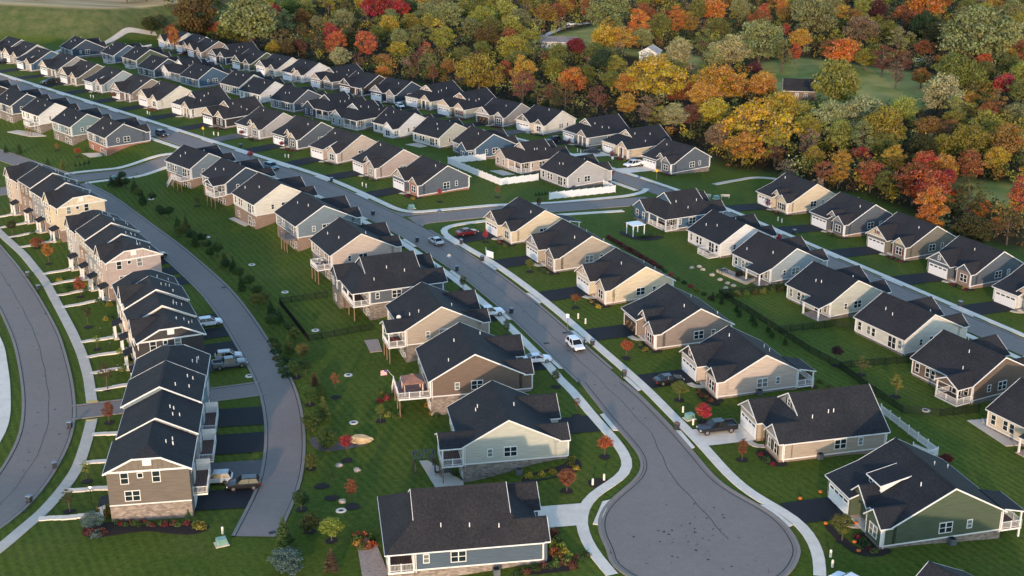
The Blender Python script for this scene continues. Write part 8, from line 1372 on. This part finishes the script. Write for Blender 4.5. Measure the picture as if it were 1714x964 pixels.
for i in range(7): dg.box(-.42 + i * .125, -.36 + i * .125, -.28, .28, .02, .035)
dgm = dg.mesh('storm_grate', BLACKM)
for (x, y, z), l in zip(PT['drain'], ['beside the white SUV', 'across the main street from the white SUV', 'on the right kerb of the left street', 'on the left kerb of the left street', 'on the left street at bottom left', 'at the alley end', 'on the alley by the townhouse drives']): tag(link('storm_grate', dgm, None, (x, y, z + .07), rad(20)), 'black storm drain grate ' + l, 'drain grate', 'storm drain grates')
def pumpkin_mesh():
    m = MB(); k = 0
    n, mm = 16, 7
    for i in range(mm + 1):
        t = math.pi * i / mm
        for j in range(n): a = 6.283 * j / n; r = .3 * (1 + .1 * math.cos(a * 8)) * math.sin(t); m.v.append((r * math.cos(a), r * math.sin(a), .22 + .2 * math.cos(t)))
    for i in range(mm):
        for j in range(n): a = i * n + j; b = i * n + (j + 1) % n; m.f.append((a, a + n, b + n, b)); m.m.append(0)
    return m.mesh('pumpkin', mat_plain('pumpkin_orange', (.52, .13, .015), .5, .15), True)
pm_ = pumpkin_mesh(); stm = MB().tube((0, 0, .4), (.03, 0, .52), .03, .02, 6).mesh('stem', BARK)
for (x, y, z), l in numbered(PT['pumpkin'], 'orange pumpkin before the green house'): o = link('pumpkin', pm_, None, (x, y, z), x, (.95,) * 3); link('stem', stm, o); tag(o, l, 'pumpkin', 'pumpkins at the green house')
acb = MB().box(-.4, .4, -.4, .4, .05, .85).mesh('casing', mat_plain('ac_grey', (.10, .11, .12), .6)); acf = MB().tube((0, 0, .85), (0, 0, .9), .34, .34, 14).mesh('fan_grille', BLACKM)
for (x, y, z), l in zip(PT['ac'], ['the long roofed tan house', 'the pale beige house', 'the green house', 'the sage house', 'the blue house at bottom', 'the light grey fenced house']): r_ = thing('air_conditioner', (x, y, z), rad(15), 'dark air conditioner unit by the side wall of ' + l, 'air conditioner', 'air conditioner units'); link('casing', acb, r_); link('fan_grille', acf, r_)
rr = random.Random(4)
for (x, y, z), l in numbered(PT['boulder'], 'pale field stone lying on the garden lawns'): m = MB().ball((0, 0, 0), .55, 9, 6, 0, .6, .18, rr); o = m.obj('boulder', STONE, None); o.location = (x, y, z + .12); tag(o, l, 'stone', 'garden field stones')
x, y, z = BOULDER; m = MB().ball((0, 0, 0), 1.35, 12, 8, 0, .55, .14, rr); o = m.obj('boulder', mat_plain('sandstone', (.50, .36, .20), .85, .25, 1.2), None); o.location = (x, y, z + .35); o.scale = (1.35, .8, 1); tag(o, 'big tawny sandstone boulder in the gravel bed', 'boulder')
def sign(kind, x, y, z, label, face):
    r_ = thing('road_sign', (x, y, z), rad(face), label, 'sign'); H = 2.6; MB().box(-.04, .04, -.03, .03, 0, H).obj('post', WOOD if kind == 'speed' else RIM, r_)
    if kind == 'street': MB().box(-.5, .5, -.045, -.03, H, H + .22).box(-.015, .015, -.5, .5, H + .26, H + .48).obj('name_plate', mat_plain('sign_blue', (.03, .12, .34), .4), r_)
    elif kind == 'speed': MB().box(-.3, .3, -.06, -.035, H - .55, H + .2).obj('sign_plate', TRIM, r_)
    else: s = .5; m = MB(); m.hexa([(-s, -.06, H - .1), (0, -.06, H - .1 - s), (s, -.06, H - .1), (0, -.06, H - .1 + s)], [(-s, -.04, H - .1), (0, -.04, H - .1 - s), (s, -.04, H - .1), (0, -.04, H - .1 + s)]); m.obj('sign_plate', mat_plain('sign_yellow', (.62, .38, .02), .4) if kind == 'diamond' else mat_plain('sign_back_grey', (.40, .40, .41), .4), r_)
sign('street', *SG['street'][0], 'blue street name sign on the main corner', 20); sign('street', *SG['street'][1], 'blue street name sign on the valley street corner', 30)
sign('back', *SG['diamond'][0], 'grey back of a diamond road sign on the left verge', 15); sign('diamond', *SG['diamond'][1], 'yellow diamond road sign on the upper street', -20); sign('diamond', *SG['diamond'][2], 'yellow diamond road sign before the slate blue end house', -20)
sign('speed', *SG['speed'][0], 'white rectangular sign on a wooden post by the main street', -20); sign('speed', *SG['speed'][1], 'white rectangular sign on the cream porch house lawn', -20)
GLOW = bpy.data.materials.new('lit_lamp'); GLOW.use_nodes = True; bs = GLOW.node_tree.nodes['Principled BSDF']; bs.inputs['Emission Color'].default_value = (1, .72, .35, 1); bs.inputs['Emission Strength'].default_value = 6
for i, (x, y, z) in enumerate(LAMP_POSTS):
    r_ = thing('yard_lamp', (x, y, z), 0, ['lit yard lamp post on the nearest townhouse walk', 'dark yard lamp post by the third row walk', 'dark yard lamp post on the third row lawn', 'dark yard lamp post beside the paired walks'][i], 'lamp post', 'townhouse yard lamps'); MB().tube((0, 0, 0), (0, 0, 1.75), .05, .04, 8).obj('post', BLACKM, r_); MB().ball((0, 0, 1.9), .13, 10, 6).obj('lamp_globe', GLOW if i == 0 else GLASS2, r_, True); MB().tube((0, 0, 2.02), (0, 0, 2.14), .15, .03, 8).obj('lamp_cap', BLACKM, r_)
# ------------------------------------------------------------------ things on decks and patios
def local(key, lx, ly, lz=0):
    x, y, z, rot, W, Dp = HS[key]; a = rad(rot); return (x + math.cos(a) * lx - math.sin(a) * ly, y + math.sin(a) * lx + math.cos(a) * ly, z + lz)
W3, D3 = HS['L3'][4], HS['L3'][5]; R3 = rad(HS['L3'][3])
gz_ = thing('canopy_gazebo', local('L3', -W3 / 2 + 2.6, D3 / 2 + 2.5, .36), R3, 'brown canopy gazebo with curtains on the big white deck', 'gazebo'); m = MB()
CAN = mat_plain('brown_canvas', (.24, .125, .09), .85, .12)
for s in range(4): a = rad(45 + 90 * s); b = rad(135 + 90 * s); q = 2.35; m.poly([(q * math.cos(a), q * math.sin(a), 2.2), (q * math.cos(b), q * math.sin(b), 2.2), (.45 * math.cos(b), .45 * math.sin(b), 2.85), (.45 * math.cos(a), .45 * math.sin(a), 2.85)]); m.poly([(q * math.cos(a), q * math.sin(a), 2.0), (q * math.cos(b), q * math.sin(b), 2.0), (q * math.cos(b), q * math.sin(b), 2.2), (q * math.cos(a), q * math.sin(a), 2.2)])
for s in range(4): a = rad(45 + 90 * s); b = rad(135 + 90 * s); m.poly([(.6 * math.cos(a), .6 * math.sin(a), 2.92), (.6 * math.cos(b), .6 * math.sin(b), 2.92), (0, 0, 3.2)])
m.obj('canopy', CAN, gz_)
for s in range(4): a = rad(45 + 90 * s); MB().box(2.2 * math.cos(a) - .05, 2.2 * math.cos(a) + .05, 2.2 * math.sin(a) - .05, 2.2 * math.sin(a) + .05, 0, 2.2).obj('post', DARKD, gz_); MB().tube((2.0 * math.cos(a), 2.0 * math.sin(a), .1), (2.05 * math.cos(a), 2.05 * math.sin(a), 2.1), .14, .1, 8).obj('curtain', mat_plain('curtain_cloth', (.55, .42, .36), .9), gz_)
def chair(x, y, z, rz, label, mat=None):
    r_ = thing('patio_chair', (x, y, z), rz, label, 'chair', 'patio chairs'); M_ = mat or BLACKM; MB().box(-.28, .28, -.28, .28, .38, .45).obj('seat', M_, r_); MB().box(-.28, .28, .24, .3, .45, .95).obj('backrest', M_, r_)
    for sx in (-.25, .25):
        for sy in (-.25, .25): MB().box(sx - .025, sx + .025, sy - .025, sy + .025, 0, .38).obj('leg', M_, r_)
def table(x, y, z, rz, label, mat=None, L=1.6, Wd=.95):
    r_ = thing('patio_table', (x, y, z), rz, label, 'table', 'patio tables'); M_ = mat or BLACKM; MB().box(-L / 2, L / 2, -Wd / 2, Wd / 2, .68, .73).obj('tabletop', M_, r_)
    for sx in (-1, 1):
        for sy in (-1, 1): MB().box(sx * (L / 2 - .08) - .03, sx * (L / 2 - .08) + .03, sy * (Wd / 2 - .08) - .03, sy * (Wd / 2 - .08) + .03, 0, .68).obj('leg', M_, r_)
def at_area(k, u, v):
    p = AREA[k]; cxx = sum(a for a, b in p) / len(p) + u; cyy = sum(b for a, b in p) / len(p) + v; return cxx, cyy, tz(cxx, cyy) + .1
SILV = mat_plain('pale_cushion', (.42, .40, .38), .8)
x, y, z = at_area('patio_s7', -1.6, 2.0); table(x, y, z, .4, 'dark patio table on the furnished concrete patio'); [chair(x + dx, y + dy, z, a, 'pale patio chair at the %s of the dark table' % l, SILV) for dx, dy, a, l in ((-1.2, .2, 1.6, 'left end'), (1.2, -.2, -1.6, 'right end'), (0, .9, 0, 'far side'), (.1, -.9, 3.1, 'near side'))]
um = thing('closed_umbrella', (x, y, z), 0, 'closed dark patio umbrella through the table at the right edge', 'umbrella'); MB().tube((0, 0, 0), (0, 0, 2.7), .03, .03, 6).obj('pole', BLACKM, um); MB().tube((0, 0, 1.1), (0, 0, 2.6), .2, .05, 8).obj('canopy', mat_plain('navy_canvas', (.015, .02, .035), .9), um)
x, y, z = at_area('patio_s7', 1.6, -2.2); fp = thing('fire_pit', (x, y, z), 0, 'round dark fire pit on the furnished concrete patio', 'fire pit'); MB().tube((0, 0, 0), (0, 0, .45), .5, .55, 14).obj('bowl', BLACKM, fp); MB().tube((0, 0, .45), (0, 0, .5), .6, .58, 14).obj('rim', DARKD, fp)
[chair(x + dx, y + dy, z, a, 'patio chair %s the round fire pit' % l, SILV) for dx, dy, a, l in ((-.4, 1.4, .2, 'behind'), (1.4, .2, -1.5, 'right of'))]
x, y, z = at_area('patio_l2', .6, .2); table(x, y, z, .3, 'patio table under the sage house deck'); [chair(x + dx, y + dy, z, a, '%s dark patio chair under the sage house deck' % l) for dx, dy, a, l in ((-1.2, .2, 1.6, 'left'), (1.3, -.2, -1.6, 'right'))]
pg = thing('pergola', at_area('patio_l2', -2.6, 2.2), rad(100), 'dark wooden pergola beside the sage house deck', 'pergola')
for sx in (-1.2, 1.2):
    for sy in (-1.4, 1.4): MB().box(sx - .09, sx + .09, sy - .09, sy + .09, 0, 2.4).obj('post', DARKD, pg)
m = MB(); [m.box(-1.5, 1.5, -1.6 + i * .35, -1.5 + i * .35, 2.4, 2.55) for i in range(10)]; m.obj('rafters', DARKD, pg)
def white_pergola(x, y, z):
    r_ = thing('pergola', (x, y, z), rad(25), 'white pergola with solid white top on the navy house patio', 'pergola'); MB().box(-1.6, 1.6, -1.6, 1.6, 2.45, 2.6).obj('top', WPVC, r_)
    for sx in (-1.4, 1.4):
        for sy in (-1.4, 1.4): MB().box(sx - .09, sx + .09, sy - .09, sy + .09, 0, 2.45).obj('post', WPVC, r_)
white_pergola(*at_area('bed_s1', -1.0, .8))
x, y, z = at_area('patio_s3', .8, -.2); gl = thing('barbecue_grill', (x, y, z), rad(30), 'covered black barbecue grill on the raised stone patio', 'grill'); MB().box(-.7, .7, -.35, .35, .1, .8).obj('cabinet', BLACKM, gl); MB().tube((-.6, 0, .85), (.6, 0, .85), .34, .34, 10).obj('hood', BLACKM, gl)
table(*at_area('patio_s3', -2.2, 1.2), .5, 'dark table on the raised stone patio')
tw = thing('stone_wall', (0, 0, 0), 0, 'low stone retaining wall around the raised patio', 'wall'); ln = AREA['patio_s3']; ln = [ln[0], ln[3], ln[2]]; rr = random.Random(8)
for a, b in along(ln, .75):
    za = tz(*a); L = math.dist(a, b); o = link('stone', cached('wstone', lambda: MB().hexa([(0, -.2, -.3), (1, -.22, -.3), (1, .2, -.3), (0, .2, -.3)], [(.03, -.17, .5), (.97, -.18, .5), (.96, .17, .48), (.02, .18, .5)]).mesh('stone', STONE)), tw, (a[0], a[1], za), math.atan2(b[1] - a[1], b[0] - a[0]), (L * .97, rr.uniform(.9, 1.15), rr.uniform(.9, 1.1)))
# deck furniture
L6 = HS['L6']; a = rad(L6[3]); [chair(*local('L6', -L6[4] / 2 + dx, L6[5] / 2 + dy, .36), a + t, l + ' cushioned chair on the white deck on tall posts', SILV) for dx, dy, t, l in ((1.4, 1.0, 0, 'nearest'), (2.4, 1.9, 2, 'middle'), (3.4, 1.0, 4, 'farthest'))]
table(*local('L6', -L6[4] / 2 + 2.4, L6[5] / 2 + .9, .36), a, 'small table on the white deck on tall posts', None, 1.0, .7)
L4 = HS['L4']; chair(*local('L4', -L4[4] / 2 + 2.2, L4[5] / 2 + 1.4, .36), rad(L4[3]), 'bright red chair on the small covered deck', mat_plain('red_chair', (.42, .04, .03), .6))
ds = thing('satellite_dish', local('L4', -L4[4] / 2 + 3.6, L4[5] / 2 + .2, 4.15), 0, 'grey satellite dish on the tan house deck roof', 'satellite dish'); MB().ball((0, 0, .35), .42, 14, 6, 0, .3).obj('reflector', CONC, ds, True).rotation_euler = (rad(55), 0, 0); MB().tube((0, 0, -.3), (0, 0, .35), .03, .03, 6).obj('mast', RIM, ds)
# flag on the deck corner
fx, fy, fz = local('L3', -W3 / 2 + 6.8, D3 / 2 + 5.0, 1.4); fl = thing('flag', (fx, fy, fz), R3, 'striped red and white flag with blue canton on the deck corner', 'flag'); MB().tube((0, 0, 0), (.5, .9, 1.1), .025, .02, 6).obj('pole', TRIM, fl)
m = MB()
for i in range(13):
    z0 = 1.05 - .07 * i; m.poly([(.5 + .02 * math.sin(i), .9, z0 - .07), (.62, 1.9, z0 - .17), (.62, 1.9, z0 - .10), (.5, .9, z0)], i % 2)
m.poly([(.49, .9, .56), (.55, 1.32, .51), (.55, 1.32, 1.0), (.49, .9, 1.05)], 2); m.obj('cloth', [mat_plain('flag_red', (.42, .03, .04), .8), mat_plain('flag_white', (.7, .68, .66), .8), mat_plain('flag_blue', (.03, .05, .18), .8)], fl)
# boat on a trailer by the farthest house
x, y, z = BOAT; bt = thing('boat', (x, y, z), rad(15), 'small white boat on a trailer beside the farthest house', 'boat'); m = MB(); st = [(-2.6, .5, .9), (-1, .45, 1.0), (1, .5, .95), (2.2, .7, .55), (2.9, .95, .05)]
k = 0
for xx, zl, hw in st: m.v += [(xx, 0, zl), (xx, -hw, zl + .55), (xx, -hw, zl + .7), (xx, hw, zl + .7), (xx, hw, zl + .55)]
for i in range(len(st) - 1):
    for j in range(5): a_ = i * 5 + j; b_ = i * 5 + (j + 1) % 5; m.f.append((a_, b_, b_ + 5, a_ + 5)); m.m.append(0)
m.f.append((0, 1, 2, 3, 4)); m.m.append(0); m.obj('hull', TRIM, bt); MB().box(-.6, .3, -.5, .5, 1.15, 1.6).obj('windscreen', GLASS, bt); MB().box(-2.2, 3.6, -.06, .06, .3, .4).obj('trailer_frame', RIM, bt); [MB().tube((-.6, s * .8 - .1, .3), (-.6, s * .8 + .1, .3), .3, .3, 12).obj('wheel', TYRE, bt) for s in (-1, 1)]
# ------------------------------------------------------------------ far farm buildings in the wood
def farm(p, rot, W_, Dp, h, wallm, label, roofm, sl=.5, garage=0):
    r_ = thing('farm_building', p, rad(rot), label, 'house'); wl = MB(); rf = MB(); tr = MB(); wall_x(wl, -W_ / 2, W_ / 2, -Dp / 2, Dp / 2, -1, h, 0, h + sl * Dp / 2); roof_x(rf, tr, -W_ / 2, W_ / 2, -Dp / 2, Dp / 2, h, 0, h + sl * Dp / 2); wl.obj('wall', wallm, r_); rf.obj('roof', roofm, r_); tr.obj('fascia', TRIM, r_)
    for i in range(int(W_ / 3)): window(r_, 'F', -W_ / 2 + 1.6 + i * 3, -Dp / 2, 1.0, 1.1, 1.2, 2)
    for i in range(garage): link('garage_door', MB().box(-1.2, 1.2, -.05, 0, 0, 2.1).mesh('garage_door', mat_plain('brown_garage_door', (.10, .045, .035), .6)), r_, (-W_ / 2 + 1.6 + i * 2.9, -Dp / 2 - .02, .1))
    return r_
GREYROOF = mat_shingle('grey_farm_roof', (.16, .15, .15))
farm(FARM[0], -8, 20, 8, 2.7, sid('lightgrey'), 'low grey-roofed ranch house with two brown garage doors in the wood', GREYROOF, .4, 2)
farm(FARM[1], 70, 8, 7, 3.0, sid('white'), 'white gable-fronted shed with pale roof at the wood meadow', mat_shingle('pale_tin_roof', (.38, .35, .32)), .55)
farm(FARM[2], -10, 11, 8, 3.2, sid('brown'), 'dark-roofed farmhouse half hidden by the golden trees', ROOF[1], .8)
pl = thing('utility_pole', (FARM[0][0] + 26, FARM[0][1] + 60, tz(FARM[0][0] + 26, FARM[0][1] + 60)), 0, 'wooden utility pole by the far farm driveway', 'pole'); MB().tube((0, 0, 0), (0, 0, 11), .17, .12, 8).obj('pole_shaft', WOOD, pl); MB().box(-1.1, 1.1, -.06, .06, 9.9, 10.05).obj('cross_arm', WOOD, pl); MB().tube((.3, .2, 8.4), (.3, .2, 9.4), .22, .22, 8).obj('transformer', RIM, pl)
# ------------------------------------------------------------------ person beside the white SUV
def person(p, rz, label):
    r_ = thing('person', p, rz, label, 'person')
    J = {'pel': (0, 0, .95, .13), 'sp': (0, 0, 1.2, .14), 'ch': (0, .01, 1.38, .16), 'nk': (0, 0, 1.53, .055), 'hd': (0, -.02, 1.63, .085), 'top': (0, -.01, 1.74, .07), 'ls': (-.19, 0, 1.44, .06), 'le': (-.25, .03, 1.16, .045), 'lw': (-.24, -.1, .93, .035), 'lh': (-.24, -.13, .84, .03), 'rs': (.19, 0, 1.44, .06), 're': (.26, .02, 1.17, .045), 'rw': (.28, -.12, .97, .035), 'rh': (.28, -.17, .9, .03), 'lhip': (-.1, 0, .9, .095), 'lk': (-.11, -.03, .5, .065), 'la': (-.11, .02, .09, .045), 'lt': (-.12, -.14, .04, .035), 'rhip': (.1, 0, .9, .095), 'rk': (.12, -.05, .5, .065), 'ra': (.13, .03, .09, .045), 'rt': (.14, -.13, .04, .035)}
    E = [('pel', 'sp'), ('sp', 'ch'), ('ch', 'nk'), ('nk', 'hd'), ('hd', 'top'), ('ch', 'ls'), ('ls', 'le'), ('le', 'lw'), ('lw', 'lh'), ('ch', 'rs'), ('rs', 're'), ('re', 'rw'), ('rw', 'rh'), ('pel', 'lhip'), ('lhip', 'lk'), ('lk', 'la'), ('la', 'lt'), ('pel', 'rhip'), ('rhip', 'rk'), ('rk', 'ra'), ('ra', 'rt')]
    ks = list(J); me = bpy.data.meshes.new('body'); me.from_pydata([J[k][:3] for k in ks], [(ks.index(a), ks.index(b)) for a, b in E], []); o = link('body', me, r_)
    md = o.modifiers.new('skin', 'SKIN'); sk = me.skin_vertices[0].data
    for i, k in enumerate(ks): sk[i].radius = (J[k][3], J[k][3])
    sk[0].use_root = True; ss = o.modifiers.new('sub', 'SUBSURF'); ss.levels = 2; ss.render_levels = 2
    m, n, b, l = newmat('dark_clothes_and_skin'); tc = n.nodes.new('ShaderNodeTexCoord'); sp = n.nodes.new('ShaderNodeSeparateXYZ'); l.new(tc.outputs['Object'], sp.inputs[0]); gt = N(n, 'ShaderNodeMath', operation='GREATER_THAN'); gt.inputs[1].default_value = 1.52; l.new(sp.outputs[2], gt.inputs[0]); gt2 = N(n, 'ShaderNodeMath', operation='GREATER_THAN'); gt2.inputs[1].default_value = .95; l.new(sp.outputs[2], gt2.inputs[0])
    l.new(mixc(n, gt.outputs[0], mixc(n, gt2.outputs[0], (.02, .025, .045), (.03, .03, .032)), (.42, .26, .19)), b.inputs['Base Color']); b.inputs['Roughness'].default_value = .8; me.materials.append(m)
    hr = MB().ball((0, .01, 1.70), .105, 10, 6, 0, .85).obj('hair', mat_plain('dark_hair', (.03, .02, .015), .8), r_, True)
    f = MB(); f.box(-.045, -.02, -.118, -.1, 1.645, 1.66); f.box(.02, .045, -.118, -.1, 1.645, 1.66); f.box(-.012, .012, -.125, -.1, 1.60, 1.635); f.box(-.03, .03, -.112, -.095, 1.565, 1.575); f.obj('face_features', DARKD, r_)
    return r_
person((PERSON[0], PERSON[1], PERSON[2] + .06), rad(60), 'person in dark clothes standing beside the white SUV')
